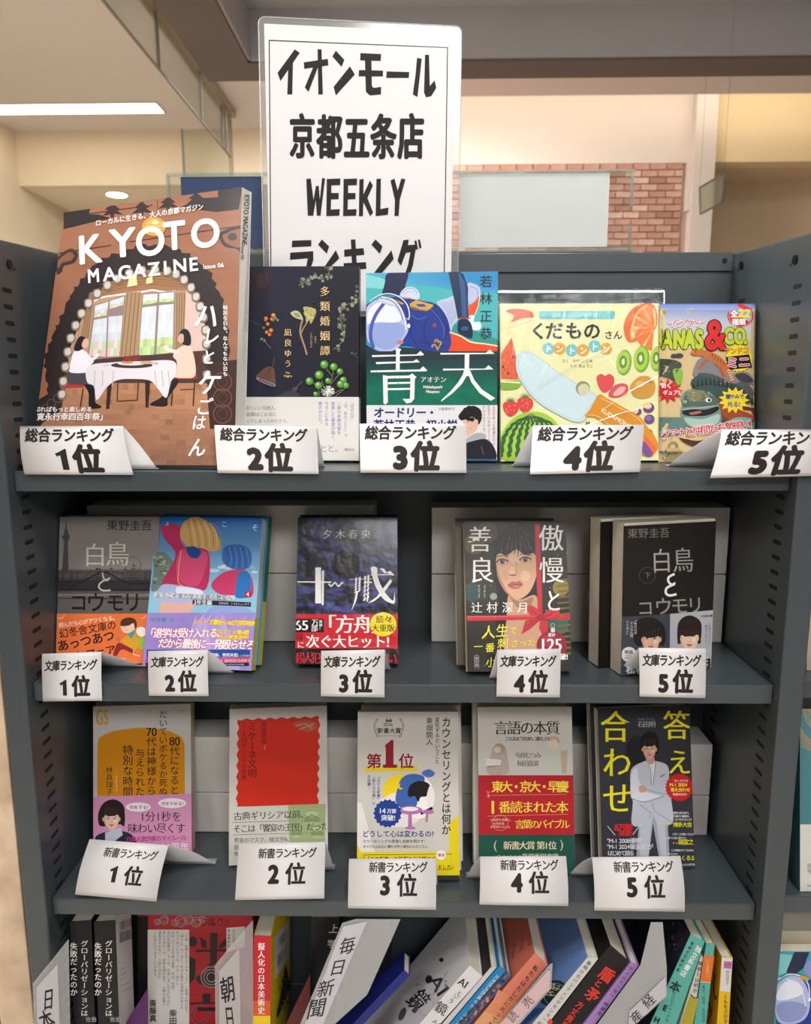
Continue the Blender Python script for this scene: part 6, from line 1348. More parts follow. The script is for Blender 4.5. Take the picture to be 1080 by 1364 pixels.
a.rect(610, 682, 1070, 780, 'dcc81e'); a.rect(610, 780, 1070, 830, '2f3424'); a.line([(650, 694), (1020, 690), (1018, 756), (648, 760), (650, 694)], 2.5, '5a5220'); a.text('「この新書」の時間の必決算です', 655, 718, 20, '2a2820', bold=1); a.text('すすめました」', 900, 752, 20, '2a2820', bold=1)
a.ell(976, 694, 21, None, 'e9e4dc', n=18); a.text('著者', 962, 700, 15, 'b03030', bold=1)
a.build('cover_print', M['gloss'], r_)

r_, a, fr = book('book', 'white paperback with sketched children above red and green bands', [(637, 941.4), (760.6, 941.4), (766, 1163), (637, 1165)], Z3, .012, H0=.173, W0=.104, cover='cbc6c0', spine='1f5c48', back='d0ccc8', copies=1, copy_label='spare copy behind the red and green banded paperback', y0=.04, copy_off=(-.004, 0))
a.cs(600, 920, 3.176); band(r_, fr, a.uv([(120, 357)])[0][1], 'a8242c')
a.rect(110, 60, 520, 360, 'c7c2bc'); a.text('言語の本質', 182, 180, 62, '2a2624', bold=0, mincho=.018, track=.89); a.text('ことばはどう生まれ、進化したか', 228, 210, 19, '3a3634', bold=1, track=.68)
a.text('今井むつみ', 270, 284, 28, '3a3634', track=.77, mincho=.006); a.text('秋田喜美', 280, 318, 28, '3a3634', track=.80, mincho=.006)
a.smooth([(180, 240), (205, 222), (230, 235), (238, 265), (245, 310), (240, 350), (165, 355), (150, 320), (165, 285)], 'b3a59a'); a.ell(205, 246, 24, 24, 'a8978b'); a.ell(198, 250, 15, 14, 'd3c3b6'); a.line([(170, 290), (155, 300), (160, 320), (210, 315)], 7, '9c8b7e', curve=True); a.poly([(150, 285), (215, 292), (210, 315), (150, 318)], 'd8d2ca')
a.smooth([(400, 265), (420, 250), (460, 255), (480, 290), (490, 355), (395, 355), (395, 300)], 'c3c5b8'); a.ell(435, 220, 25, 26, 'd6c6b8'); a.smooth([(412, 215), (425, 192), (455, 198), (460, 225), (440, 205)], 'b9a48c'); a.poly([(465, 255), (495, 250), (490, 350), (470, 350)], 'b8a894')
a.rect(110, 357, 530, 608, 'ae2630'); Ye = 'ecd04a'
a.text('いま', 160, 420, 16, 'e8c8b8', vert=True); a.text('東大・京大・早慶', 172, 425, 52, Ye, bold=1, thick=.02, track=.76); a.text('で', 470, 420, 22, Ye); a.line([(170, 442), (490, 438)], 1.5, 'd8a070'); a.text('1', 160, 518, 74, Ye, bold=1, thick=.03); a.text('番読まれた本', 202, 512, 54, Ye, mincho=.02, track=.90)
a.line([(155, 530), (495, 522)], 1.5, 'd8a070'); a.ring(210, 558, 33, 1.5, 'e0a080'); a.text('小説家も俳優も、', 168, 550, 12, 'e8c8b8'); a.text('AI研究者、', 180, 566, 12, 'e8c8b8'); a.text('哲学者もみんな', 168, 580, 12, 'e8c8b8'); a.text('言葉のバイブル', 270, 580, 42, Ye, mincho=.014, track=.77)
a.rect(110, 608, 540, 800, '1f5346'); a.text('新書大賞 第1位', 222, 668, 38, 'e8dcb0', mincho=.016, track=.86); a.text('(', 180, 668, 50, 'd8c890'); a.text(')', 462, 665, 50, 'd8c890'); a.text('最優秀図書賞', 300, 712, 28, 'e8dcb0', mincho=.012, track=.92); a.text('( 日本ビジネス', 180, 712, 22, 'd8c890')
a.build('cover_print', M['gloss'], r_)

r_, a, fr = book('book', 'charcoal paperback with yellow title beside a man in a white suit, arms crossed', [(795.8, 944.6), (918, 940.5), (925, 1154.6), (803, 1164)], Z3, .012, H0=.173, W0=.104, cover='2d2e34', spine='26272c', back='d0ccc8', copies=1, copy_label='spare copy behind the white-suit paperback', y0=.045, copy_off=(-.004, 0))
for k, r2 in enumerate([o for o in bpy.data.objects if o.get('label') == 'spare copy behind the white-suit paperback']): pass
a.cs(600, 920, 3.176)
a.grid(620, 60, 1040, 770, 10, 14, lambda u, v: mixc('2f3036', '3b3c43', .6 * fbm(u * 3, v * 3) + .3 * v)); a.ell(790, 260, 50, 70, '232429')
a.text('SUN STYLE', 792, 125, 13, '8f9096', track=1.1); a.text('石田明', 790, 152, 28, 'b4b5ba', mincho=.006, track=.88)
Wc, W2c, W3c = 'b9bcc8', '9da1b0', 'd3d5de'
a.poly([(800, 510), (915, 510), (925, 700), (880, 700), (855, 560), (838, 700), (785, 700)], W2c); a.poly([(800, 510), (860, 510), (850, 560), (835, 700), (800, 700)], Wc); a.poly([(866, 520), (905, 520), (912, 700), (890, 700)], Wc)
a.smooth([(815, 300), (850, 295), (915, 315), (925, 380), (930, 440), (938, 560), (870, 550), (850, 520), (800, 570), (765, 560), (770, 470), (760, 400), (765, 330)], Wc)
a.poly([(838, 292), (862, 292), (860, 350), (852, 420), (842, 350)], 'e3e4ea'); a.poly([(848, 300), (855, 300), (856, 360), (851, 400), (847, 360)], 'c9ccd6'); a.line([(835, 295), (845, 340), (850, 420)], 4, '8d91a2'); a.line([(868, 295), (862, 340), (853, 420)], 4, '8d91a2')
a.smooth([(768, 340), (790, 330), (800, 390), (870, 425), (915, 400), (920, 430), (870, 455), (800, 470), (765, 455), (760, 400)], W3c); a.smooth([(880, 400), (922, 370), (930, 420), (900, 445), (820, 425), (800, 405)], Wc); a.line([(765, 455), (820, 470), (900, 445)], 4, '7f8496', curve=True); a.line([(800, 405), (850, 425), (915, 438)], 3, '8489a0', curve=True)
a.smooth([(795, 405), (815, 400), (828, 412), (822, 428), (800, 428)], 'c99a84'); a.poly([(885, 360), (905, 350), (907, 356), (888, 368)], '7f8496'); a.line([(850, 470), (862, 510), (935, 555)], 3, '8489a0'); a.line([(800, 480), (850, 520), (840, 540)], 3, '8489a0')
a.smooth([(825, 275), (855, 275), (862, 300), (845, 312), (830, 300)], 'c0927c'); a.smooth([(803, 230), (808, 195), (835, 172), (870, 185), (880, 225), (875, 250), (805, 252)], '1c1818'); face(a, 840, 245, 62, 88, 'd0a28c', '1c1818', .30)
Ye = 'e6da28'
for ch, x, y, s_ in (('合', 630, 205, 128), ('わ', 640, 355, 125), ('せ', 640, 508, 130), ('答', 895, 195, 118), ('え', 912, 345, 105)): a.text(ch, x, y, s_, Ye, mincho=.016, sy=1.12, sx=1.02)
a.text('8万部', 692, 590, 34, 'd8282c', bold=2, thick=.03, track=.86); a.text('突破!', 710, 612, 26, 'd8282c', bold=2, thick=.03); a.line([(663, 572), (695, 610)], 2.5, 'd8d8da'); a.line([(805, 560), (770, 608)], 2.5, 'd8d8da')
Wt = 'dadadc'
a.text('"M-1 2008優勝"', 660, 643, 25, Wt, bold=1, thick=.012, track=.90); a.text('"M-1 2024審査員"が', 660, 668, 25, Wt, bold=1, thick=.012, track=.90); a.text('はじめて語る', 662, 695, 24, Wt, bold=1, thick=.012, track=.76)
a.star(966, 408, 54, 61, 26, 'c4262c'); a.text('【購入者限定】', 938, 384, 10, 'f0d8d0'); a.text('M-1 2024', 924, 404, 20, 'eee04a', bold=1, track=.96); a.text('答え合わせ', 928, 425, 19, 'eee04a', bold=1, track=.86); a.text('特典PDF付!', 938, 442, 12, 'f0d8d0', bold=1)
for t_, x, y, s_, c in (('芸歴等の底を崇り、', 930, 520, 11, Wt), ('歴代漫才の最高本。', 930, 534, 11, Wt), ('ここまで分かるとは!', 930, 548, 11, Wt), ('博多大吉', 938, 574, 23, Ye), ('ぐぎ! これ読んでたら', 935, 610, 11, Wt), ('M-1勝てた気に勝てた!', 900, 626, 11, Wt), ('塙宣之', 960, 648, 25, Ye), ('この帯推されてる本は', 930, 678, 11, Wt), ('もう大丈夫ですか?', 880, 694, 11, Wt), ('奈良くるま', 930, 715, 24, Ye)): a.text(t_, x, y, s_, c, bold=1, thick=.012, track=.86)
a.text('漫才師', 885, 574, 12, Ye); a.text('ナイツ', 936, 648, 12, Ye); a.text('MAGAZINE新書', 955, 738, 11, Wt)
a.build('cover_print', M['gloss'], r_)
# ================================================================== bottom shelf: leaning books, read from spine corners
def hexa(P): return [tuple(p) for p in P], BOXF
def leanbook(label, TL, TR, BL, BR, yf, depth, spine, left=None, right=None, top_cut=.0018, zb=Z4, pages='pages', pc='book'):
    def ln(A, B):
        a, b = hit(*A, 1, yf), hit(*B, 1, yf); t = (zb + .0006 - a[2]) / (b[2] - a[2]); return a, a + (b - a) * t
    tl, bl = ln(TL, BL); tr, br = ln(TR, BR)
    o_ = (bl + br) / 2; root = empty('book', tuple(o_), label=label, cat=pc)
    D = np.array([0, depth, 0]); w = .0007
    def lerp(a, b, d):
        v = b - a; L_ = np.linalg.norm(v); return a + v * (d / L_)
    tl2, tr2, bl2, br2 = lerp(tl, tr, w), lerp(tr, tl, w), lerp(bl, br, w), lerp(br, bl, w)
    e = np.array([0, w, 0]); cv = MB()
    def hx(a, b, c, d, y0, y1, col):   # a bl, b br, c tr, d tl
        q = [a + (0, y0, 0), b + (0, y0, 0), b + (0, y1, 0), a + (0, y1, 0), d + (0, y0, 0), c + (0, y0, 0), c + (0, y1, 0), d + (0, y1, 0)]
        cv.add([p - o_ for p in q], BOXF, col)
    hx(bl, br, tr, tl, 0, w, spine)
    hx(bl, bl2, tl2, tl, w, depth, left or spine); hx(br2, br, tr, tr2, w, depth, right or spine)
    cv.build('cover', M['gloss'], root, cols=True)
    a, b, c, d = bl2, br2, lerp(tr2, br2, top_cut), lerp(tl2, bl2, top_cut); pb = MB()
    q = [a + (0, w, 0), b + (0, w, 0), b + (0, depth - .002, 0), a + (0, depth - .002, 0), d + (0, w, 0), c + (0, w, 0), c + (0, depth - .002, 0), d + (0, depth - .002, 0)]
    pb.add([p - o_ for p in q], BOXF); pb.build('page_block', M[pages], root)
    sa = plane_art(np.array(o_), np.array([1., 0, 0]), np.array([0, 1., 0]), np.array([0, 0, 1.]), 0, 0, clip=False, base=3e-4)
    def side_art(which):
        t_, b_ = (tl, bl) if which == 'left' else (tr, br)
        n = np.cross(D, t_ - b_); n /= np.linalg.norm(n); n = n if (n[0] > 0) == (which == 'right') else -n
        S = lambda q_, k=0.0: b_ + D * q_[:, :1] + (t_ - b_) * q_[:, 1:] + n * k
        return Art(lambda p: surf_p2uv(S, p), lambda q_, k: S(q_, k) - o_, 1, 1, base=3e-4)
    return root, sa, side_art
def slabpoly(name, label, cat, pts, yy, th, material, col=None, group=None, part='sheet'):
    """flat sheet from its outline; yy gives each corner's depth"""
    P = [hit(x, y, 1, d) for (x, y), d in zip(pts, yy)]; o_ = sum(P) / len(P)
    n = np.cross(P[1] - P[0], P[-1] - P[0]); n /= np.linalg.norm(n); n = -n if n[1] > 0 else n
    root = empty(name, tuple(o_), label=label, cat=cat, group=group); k = len(P)
    # keep coplanar with the first three corners
    P = [p - n * ((p - P[0]) @ n) for p in P]
    v = [p - o_ for p in P] + [p - o_ - n * th for p in P]
    mesh(part, v, [tuple(range(k))[::-1], tuple(range(k, 2 * k))] + [(i, (i + 1) % k, k + (i + 1) % k, k + i) for i in range(k)], material, root, cols=None if col is None else [lin(col)] * (k + 2))
    def p2uv(p):
        D = RIGHT[None] * ((p[:, :1] - 540) / F_PX) - UP[None] * ((p[:, 1:] - 682) / F_PX) + FWD[None]
        t = ((P[0] - CAM) @ n) / (D @ n); Q = CAM + D * t[:, None] - o_
        return np.stack([Q @ ax, Q @ az], 1)
    ax = P[1] - P[0]; ax /= np.linalg.norm(ax); az = np.cross(n, ax)
    c0 = (P[0] - o_) @ n
    art = Art(p2uv, lambda q, k_: q[:, :1] * ax + q[:, 1:] * az + n * (c0 + k_), 1, 1, clip=False, base=3e-4)
    return root, art
Wt, K = 'e4e2e0', '1e1c1e'
# two black copies
for (x0, x1, lab, rt) in ((92.8, 121.5, 'black-spined book with white lettering, leftmost on the bottom shelf', '17161a'), (125.2, 153.6, 'black-spined book with white lettering beside the white barcode cover', 'c2bdc2')):
    r_, a, sd = leanbook(lab, (x0, 1228), (x1, 1226), (x0 + 6, 1364), (x1 + 5, 1364), .012, .042, '17161a', right=rt)
    k = x0 - 92.8
    a.cs(40 + k, 1214, 5.4); a.text('グローバリゼーションは', 392, 205, 50, Wt, vert=True, mincho=.014, sx=1.1, shear=0); a.text('失敗だったのか', 315, 222, 55, Wt, vert=True, bold=1, thick=.012)
    a.text('佐伯', 400, 790, 40, 'b9b6b4')
    a.build('spine_print', M['gloss'], r_)
    if k > 1:
        s_ = sd('right'); s_.cs(40, 1214, 5.4)
        for (y0, y1) in ((55, 120), (130, 210)):
            for i in range(11): x = 645 + i * 8.5; s_.line([(x, y0 + 20 - i * 2.4), (x, y1 + 18 - i * 3.4)], rnd.choice([2, 3.5, 5]), '4a484c')
        for j in range(5): s_.line([(650, 420 + j * 40), (650 + rnd.uniform(25, 80), 400 + j * 36)], 3, '6a686c')
        s_.build('back_print', M['gloss'], r_)
# red novel facing out
P4 = [(183, 1219), (340, 1221), (340, 1400), (183, 1400)]
r_, a, sd = leanbook('red novel with black brush title and white text panels, facing out on the bottom shelf', (183, 1219), (336, 1220), (183, 1364), (336, 1364), .062, .018, '9c1c22', left='141214')
a.cs(40, 1214, 5.4); a.rect(772, 35, 862, 810, '141114')
a.cs(230, 1214, 5.4); a.rect(-175, 20, 570, 810, 'a31d26')
for x, y, r in ((60, 70, 40), (120, 60, 30), (170, 75, 35), (215, 55, 22), (15, 80, 22), (-60, 60, 30), (-110, 75, 20)): a.ring(x, y, r, 6, '8a8288', 18); a.ring(x + 6, y, r * .55, 5, '8a8288', 14)
for i in range(30): a.ell(rnd.uniform(220, 400), rnd.uniform(50, 100), 9, 5, rnd.choice(['241418', '3a1a1e']), rot=rnd.uniform(0, 3), n=7)
for i in range(16): a.line([(120 + i * 18, 120), (120 + i * 18, 700)], 1.5, '7c141c'); a.line([(120, 160 + i * 36), (400, 160 + i * 36)], 1.5, '7c141c')
a.poly([(270, 150), (325, 155), (318, 380), (270, 380)], '241216'); a.poly([(165, 275), (400, 268), (400, 284), (165, 290)], '241216'); a.poly([(195, 180), (245, 215), (240, 262), (210, 255)], '241216'); a.poly([(380, 190), (400, 235), (345, 262), (330, 250)], '241216'); a.ell(145, 215, 30, 38, '241216'); a.smooth([(275, 360), (240, 430), (170, 470), (200, 520), (300, 535), (310, 470)], '2c1a1e'); a.poly([(120, 320), (168, 345), (160, 480), (120, 520)], '241216'); a.rect(215, 590, 272, 655, '241216'); a.line([(120, 660), (310, 655)], 12, '241216')
for r in (75, 55, 34): a.ring(280, 470, r, 8, '8a7c80', 22)
for r in (70, 45): a.ring(200, 740, r, 7, '6c5258', 20)
a.line([(180, 700), (310, 700)], 26, '241216')
a.cs(40, 1214, 5.4); a.rect(848, 128, 1146, 830, 'd0cdca')
for i, t_ in enumerate(('「さあ、世界を変えてみましょう」と登場人物は言う', '「架りに」の一言にこれほど豊かな意味が込められ', 'かつてあったろうか。その一語から', '伝わってくる作者の覚悟、気迫、恍惚。', '古川日出男は一作一作、日本に太い杭を打ち込む', '歩いてきた。今、世界を踏み抜き、人類の記憶の', '渾身のその先へ。小説にはまだ', 'こんなにもできることがある。')):
    a.text(t_, 1126 - i * 32, 138, 25, '4a484a', vert=True, track=.98)
a.text('斎藤真', 885, 630, 54, K, vert=True, bold=2, thick=.02); a.text('柴田', 1030, 700, 56, K, vert=True, bold=2, thick=.02)
a.cs(230, 1214, 5.4); a.poly([(388, 115), (520, 105), (520, 250), (388, 290)], 'd0cdca'); a.text('オルタナシ', 405, 122, 27, K, vert=True, bold=1, thick=.03); a.text('時空を超え', 440, 125, 22, '5a585a', vert=True)
a.build('cover_print', M['gloss'], r_)
r_, a = slabpoly('booklet', 'purple booklet leaning beside the red novel on the bottom shelf', 'booklet', [(164, 1368), (196, 1318), (197, 1400), (160, 1400)], [.030] * 4, .002, M['matte'], '54205c')
# red spined art history with yellow covers
r_, a, sd = leanbook('red-spined book with yellow covers and a barcode label on its side', (338, 1246), (360.5, 1247), (336.5, 1364), (360.5, 1364), .012, .125, 'c0242e', left='d8b820', right='dfc21a')
a.cs(230, 1214, 5.4)
a.poly([(578, 640), (702, 640), (702, 760), (578, 760)], 'd05a28'); a.poly([(578, 750), (702, 750), (702, 1000), (578, 1000)], 'e6c61a')
a.text('擬人化の日本美術史', 638, 222, 57.5, 'efe9e6', vert=True, mincho=.022, sx=.92); a.build('spine_print', M['gloss'], r_)
s_ = sd('right'); s_.cs(230, 1214, 5.4); s_.poly([(730, 180), (832, 65), (832, 330), (735, 490)], 'dedbd4')
for (ya, yb) in ((205, 275), (320, 400)):
    for i in range(8): x = 748 + i * 9.5; s_.line([(x, ya - i * 11), (x, yb - i * 11)], rnd.choice([2, 3, 5]), '4a4844')
for pts in ([(810, 390), (830, 470), (845, 530), (820, 600), (760, 750), (745, 740), (770, 620), (790, 500)], [(870, 500), (930, 380), (945, 420), (900, 560), (860, 640), (850, 600)], [(930, 60), (985, 50), (960, 180), (920, 300), (895, 290), (905, 170)]): s_.smooth(pts, '33322c')
for i in range(26): s_.ell(rnd.uniform(765, 840), rnd.uniform(480, 700), 10, 6, rnd.choice(['b9b29a', '3c3a30', '8a7c5c']), n=6)
s_.build('back_print', M['gloss'], r_)
# newspaper divider plates
def plate(label, pts, yy, inner, lets, col='d2d0d4'):
    r_, a = slabpoly('divider_plate', label, 'divider', pts, yy, .0008, clear('plate_film', (.95, .96, .96), .02, .15, milky=.26), part='film')
    if inner: a.base = 9e-4; a.poly(inner, col)
    for t_, x, y, s, kw in lets: a.text(t_, x, y, s, '26252b', **kw)
    a.build('paper_insert', M['matte'], r_)
plate('laminated divider plate with brush lettering at the left end of the bottom shelf', [(44, 1311), (91.5, 1252), (93, 1400), (47, 1400)], [-.045, -.014, -.014, -.045], [(47.5, 1315), (76, 1283), (80, 1400), (50, 1400)], [('日', 56, 1344, 22, dict(bold=1, thick=.02, sx=.7, sy=1.35, rot=-.25, shear=.3)), ('本', 57, 1372, 24, dict(bold=1, thick=.02, sx=.8, sy=1.2, rot=-.4))])
plate('laminated divider plate with brush lettering in front of the red novel', [(287, 1286), (337, 1226), (338, 1400), (288, 1400)], [-.030, .010, .010, -.030], [(291, 1293), (318, 1262), (320, 1400), (291, 1400)], [('朝', 294, 1334, 24, dict(bold=1, thick=.018, sx=.85, sy=1.5, rot=-.3, shear=.2)), ('日', 300, 1371, 22, dict(bold=1, thick=.018, sx=.6, sy=1.7, rot=-.1))], 'cdc9c6')
plate('laminated divider plate leaning right with four large brush characters', [(455.6, 1230), (474, 1224.7), (533, 1225.2), (520, 1255), (489, 1325), (446, 1364), (432, 1400), (385, 1400)], [-.004] * 8, [(457, 1233), (489, 1226.5), (415, 1400), (392, 1400)], [('毎', 450, 1271, 23, dict(bold=1, thick=.01, rot=-.25, shear=.45)), ('日', 437, 1298, 22, dict(bold=1, thick=.01, shear=.45, rot=-.15)), ('新', 421, 1327, 23, dict(bold=1, thick=.01, shear=.45, rot=-.2)), ('聞', 407, 1355, 26, dict(bold=1, thick=.01, shear=.45, rot=-.2))], 'c4c3ca')
plate('laminated divider plate with red brush lettering beside the coral spine', [(730.5, 1287), (736, 1283), (734, 1317), (692, 1364), (655, 1400), (635, 1400)], [-.003] * 6, [(729, 1292), (733, 1292), (731, 1316), (676, 1376), (665, 1364)], [('売', 702, 1343, 15, dict(bold=0, rot=-.85)), ('読', 682, 1362, 14, dict(rot=-.85))], 'd3b4b6')
plate('laminated divider plate with black brush lettering beside the lilac spine', [(853, 1286), (867, 1229), (882.5, 1229), (888, 1288), (888, 1327), (848, 1364), (820, 1400), (770, 1400)], [-.003] * 8, [(886, 1300), (886, 1326), (845, 1364), (835, 1374), (838, 1346)], [('経', 862, 1343, 17, dict(bold=1, thick=.01, rot=-.8)), ('産', 846, 1364, 17, dict(bold=1, thick=.01, rot=-.8))], 'bdbcc2')
# dark books in the middle
r_, a, sd = leanbook('black book with white characters behind the leaning divider plate', (414, 1222), (452, 1222), (414, 1364), (446, 1364), .056, .06, '15161a')
a.cs(400, 1214, 5.4); a.text('上', 200, 150, 70, 'b9b4b0', bold=1, thick=.02, shear=.2); a.text('学', 195, 255, 62, 'b9b4b0', bold=2, thick=.03); a.build('spine_print', M['matte'], r_)
r_, a = slabpoly('booklet', 'dark red booklet leaning low beside the yellow-covered book', 'booklet', [(381, 1364), (413, 1298), (413, 1400), (374, 1400)], [.030] * 4, .002, M['matte'], '5c1c1c')
r_, a, sd = leanbook('dark navy book with gold specks in the shadow behind the divider plate', (462, 1222), (519.6, 1222), (462, 1364), (519.6, 1364), .118, .04, '101822')
a.cs(400, 1214, 5.4)
for i in range(60): a.ell(rnd.uniform(430, 640), rnd.uniform(330, 640), rnd.uniform(2, 8), rnd.uniform(2, 6), rnd.choice(['1c2c44', '243a54', '8a8446', 'a39a4c', '1c2c44']), n=6)
a.build('spine_print', M['matte'], r_)
r_, a, sd = leanbook('royal blue book leaning under the white mirror book', (538, 1292), (546, 1300), (470, 1364), (484, 1364), .018, .03, '232c7a', left='1f2670', right='232c7a')
a.cs(400, 1214, 5.4); a.build('spine_print', M['gloss'], r_)
# leaning white AI book
r_, a, sd = leanbook('leaning white book with large printed letters and round shapes on its cover', (625.7, 1286), (642.4, 1300.7), (559, 1364), (586, 1364), .008, .100, 'd6d6d8', left='d2d2d4')
a.cs(560, 1214, 5.4); a.text('AI', 262, 515, 78, K, mincho=.02, rot=.60); a.text('と', 255, 590, 40, K, rot=.6); a.text('い', 232, 612, 40, K, rot=.6); a.text('う', 196, 645, 42, K, rot=.6); a.text('鏡', 92, 700, 92, K, mincho=.012, rot=.55, bold=0); a.text('人の', 82, 790, 38, K, rot=.7, vert=False)
a.build('spine_print', M['gloss'], r_)
s_ = sd('left'); s_.cs(560, 1214, 5.4)
s_.text('AI', 45, 500, 150, '33333a', mincho=.02, rot=.95, sx=1.1); s_.line([(90, 600), (200, 430)], 3, '8a8a90')
s_.cs(400, 1214, 5.4)
s_.text('鏡', 760, 640, 190, K, mincho=.012, rot=.9, sx=.6)
s_.ell(925, 490, 24, 30, '2a2a2e', rot=.3); s_.ring(905, 690, 60, 2, '8a8a90'); s_.ell(735, 740, 22, 50, '5a5a60', rot=.4); s_.ell(835, 690, 16, 46, '5a5a60', rot=.3); s_.ring(1040, 240, 28, 2, '8a8a90'); s_.ell(1015, 350, 16, 16, '2a2a2e')
for i in range(14): s_.text(rnd.choice('人間という問い心'), rnd.uniform(720, 1080), rnd.uniform(150, 640), 20, '7a7a80', rot=.9)
s_.build('cover_print', M['gloss'], r_)
r_, a, sd = leanbook('thin white book squeezed between the white mirror book and the blue spine', (653.5, 1289), (661.5, 1288), (589, 1364), (597, 1364), .008, .115, 'c9c7c8', left='1d1c20')
r_, a, sd = leanbook('leaning bright blue spine with pale lettering', (665.5, 1286.2), (673, 1293.6), (599.5, 1364), (609, 1364), .008, .12, '1f7fb8')
a.cs(560, 1214, 5.4); a.text('パスカルバ流の人', 548, 450, 30, 'd6e2ea', vert=False, rot=2.27, track=.95, bold=0)
for i, ch in enumerate('パスカウア流のた　コナン'): a.text(ch, 535 - i * 26, 468 + i * 30, 30, 'd6e2ea', rot=.72)
a.build('spine_print', M['gloss'], r_)
r_, a, sd = leanbook('thin paperback with a mottled navy and orange spine beside the blue one', (675.5, 1294.5), (681, 1300), (612.5, 1364), (626, 1364), .008, .12, '4a4c6c', left='8a7c6a')
a.cs(560, 1214, 5.4)
for i in range(26): t = rnd.random(); a.ell(630 - 290 * t + rnd.uniform(-8, 20), 450 + 330 * t, rnd.uniform(8, 22), rnd.uniform(6, 12), rnd.choice(['22305a', 'b5684a', '5a6c94', 'c98c60']), rot=-.9, n=8)
a.build('spine_print', M['gloss'], r_)
r_, a, sd = leanbook('leaning coral pink book with dark vertical title', (711.9, 1269.6), (729.4, 1285.3), (631, 1364), (664, 1364), .008, .125, 'd87c66', left='c46a56')
a.cs(560, 1214, 5.4); a.poly([(560, 560), (520, 640), (384, 810), (566, 810), (700, 650)], 'db8a68'); a.poly([(460, 720), (384, 810), (566, 810), (600, 770)], 'dba070')
for i, ch in enumerate('私たちはたしかに光ってた'): a.text(ch, 800 - i * 29.5, 408 + i * 36.5, 42, '2a2026', rot=.66, bold=1, thick=.008)
a.build('spine_print', M['gloss'], r_)
s_ = sd('left'); s_.cs(560, 1214, 5.4)
for i, t_ in enumerate(('あのひとの', 'ことばが', 'きこえる')): s_.text(t_, 800 - i * 62, 110 + i * 60, 28, '3a2226', vert=True, rot=.12)
s_.build('cover_print', M['gloss'], r_)
r_, a, sd = leanbook('leaning book with powder blue cover and white spine', (782.4, 1275.5), (796.5, 1277), (709, 1364), (729.5, 1364), .008, .125, 'cfcdc8', left='6c8fc9', right='cfcdc8')
a.cs(700, 1214, 5.4)
for i, ch in enumerate('夜明けのバッティングセンター'): a.text(ch, 432 - i * 24.4, 372 + i * 31, 34, '2a282a', rot=.66)
a.text('長尾', 80, 800, 26, '2a282a', rot=.66); a.build('spine_print', M['gloss'], r_)
s_ = sd('left'); s_.cs(700, 1214, 5.4); s_.ell(200, 590, 110, 90, '223a3c', rot=-.5); s_.ring(215, 600, 82, 8, '5a84b8'); s_.text('夢', 140, 590, 110, 'd8d4a8', mincho=.02, rot=.4); s_.poly([(60, 700), (170, 690), (0, 810), (-40, 810)], '3a64a8'); s_.build('cover_print', M['gloss'], r_)
r_, a, sd = leanbook('thick leaning black book with red brush title', (812.6, 1258.4), (838, 1280.7), (735, 1360), (774, 1364), .008, .125, '1b1a1c', left='1b1a1c')
a.cs(700, 1214, 5.4); Rr = 'd23a2e'
for ch, x, y, s in (('盾', 515, 455, 110), ('と', 485, 515, 60), ('矛', 415, 600, 105)): a.text(ch, x, y, s, Rr, bold=2, thick=.03, rot=.62)
for i, ch in enumerate('方丈貴恵'): a.text(ch, 352 - i * 36, 672 + i * 48, 58, Rr, bold=1, thick=.02, rot=.66)
a.poly([(150, 800), (175, 765), (195, 790), (185, 812)], 'd8482a')
for i in range(14): a.text(rnd.choice('THESHIELDANDSPEAR'), 715 - i * 18, 390 + i * 21, 18, '5a4a34', rot=.9)
a.build('spine_print', M['gloss'], r_)
r_, a, sd = leanbook('lilac-spined book leaning beside the red-titled black one', (840, 1281.8), (850.8, 1285.3), (777.5, 1364), (795, 1361), .008, .125, 'a884c0', left='a884c0')
a.cs(700, 1214, 5.4)
for i, ch in enumerate('ゲノムトーカー　林譲治'): a.text(ch, 732 - i * 22, 408 + i * 32, 34, '2c2230', rot=.75)
a.build('spine_print', M['gloss'], r_)
r_, a, sd = leanbook('leaning teal book with a dark picture on its cover', (920, 1244.4), (938.5, 1253.7), (866, 1364), (900.5, 1364), .004, .10, '58a89c', left='20222e')
a.cs(840, 1214, 6.75)
for i, ch in enumerate('独立系書店'): a.text(ch, 568 - i * 33, 345 + i * 54, 60, 'e4ecea', bold=2, thick=.016, rot=.5)
for i, ch in enumerate('をめぐりめぐる'): a.text(ch, 530 - i * 21.5, 290 + i * 39, 36, '1e2a2a', rot=.5, bold=1)
for i, ch in enumerate('本といいジャーナル'): a.text(ch, 335 + (42 if i else 0) - i * 9, (690 if not i else 740 + (i - 1) * 34), 105 if not i else 34, '1e2a2a', rot=.4, bold=2 if not i else 0, thick=.02)
for ch, x, y in (('E', 280, 880), ('H', 200, 985)): a.text(ch, x, y, 70, '1e2a2a', bold=2, thick=.05, rot=.4)
a.build('spine_print', M['gloss'], r_)
s_ = sd('left'); s_.cs(840, 1214, 6.75)
for i in range(40): s_.ell(rnd.uniform(330, 480), rnd.uniform(100, 400), rnd.uniform(6, 18), rnd.uniform(4, 10), rnd.choice(['3a4258', '5a2c34', '2c3040', '6a7080']), rot=rnd.uniform(0, 3), n=7)
s_.line([(430, 100), (520, 200)], 12, '5c2430'); s_.build('cover_print', M['gloss'], r_)
r_, a, sd = leanbook('white and mustard spine half hidden behind the teal book', (932.4, 1275), (936, 1275.3), (905, 1364), (922.3, 1364), .008, .11, 'c8c4be', left='b8b4ae')
a.cs(840, 1214, 6.75); a.poly([(534, 745), (570, 776), (610, 772), (557, 1010), (443, 1010)], 'a89c34'); a.line([(536, 742), (570, 776), (610, 773)], 8, '2a2826', curve=True)
for i, ch in enumerate('価値とは何か'): a.text(ch, 603 - i * 10, 480 + i * 49, 44, '2a2826', mincho=.01, rot=.12)
a.build('spine_print', M['gloss'], r_)
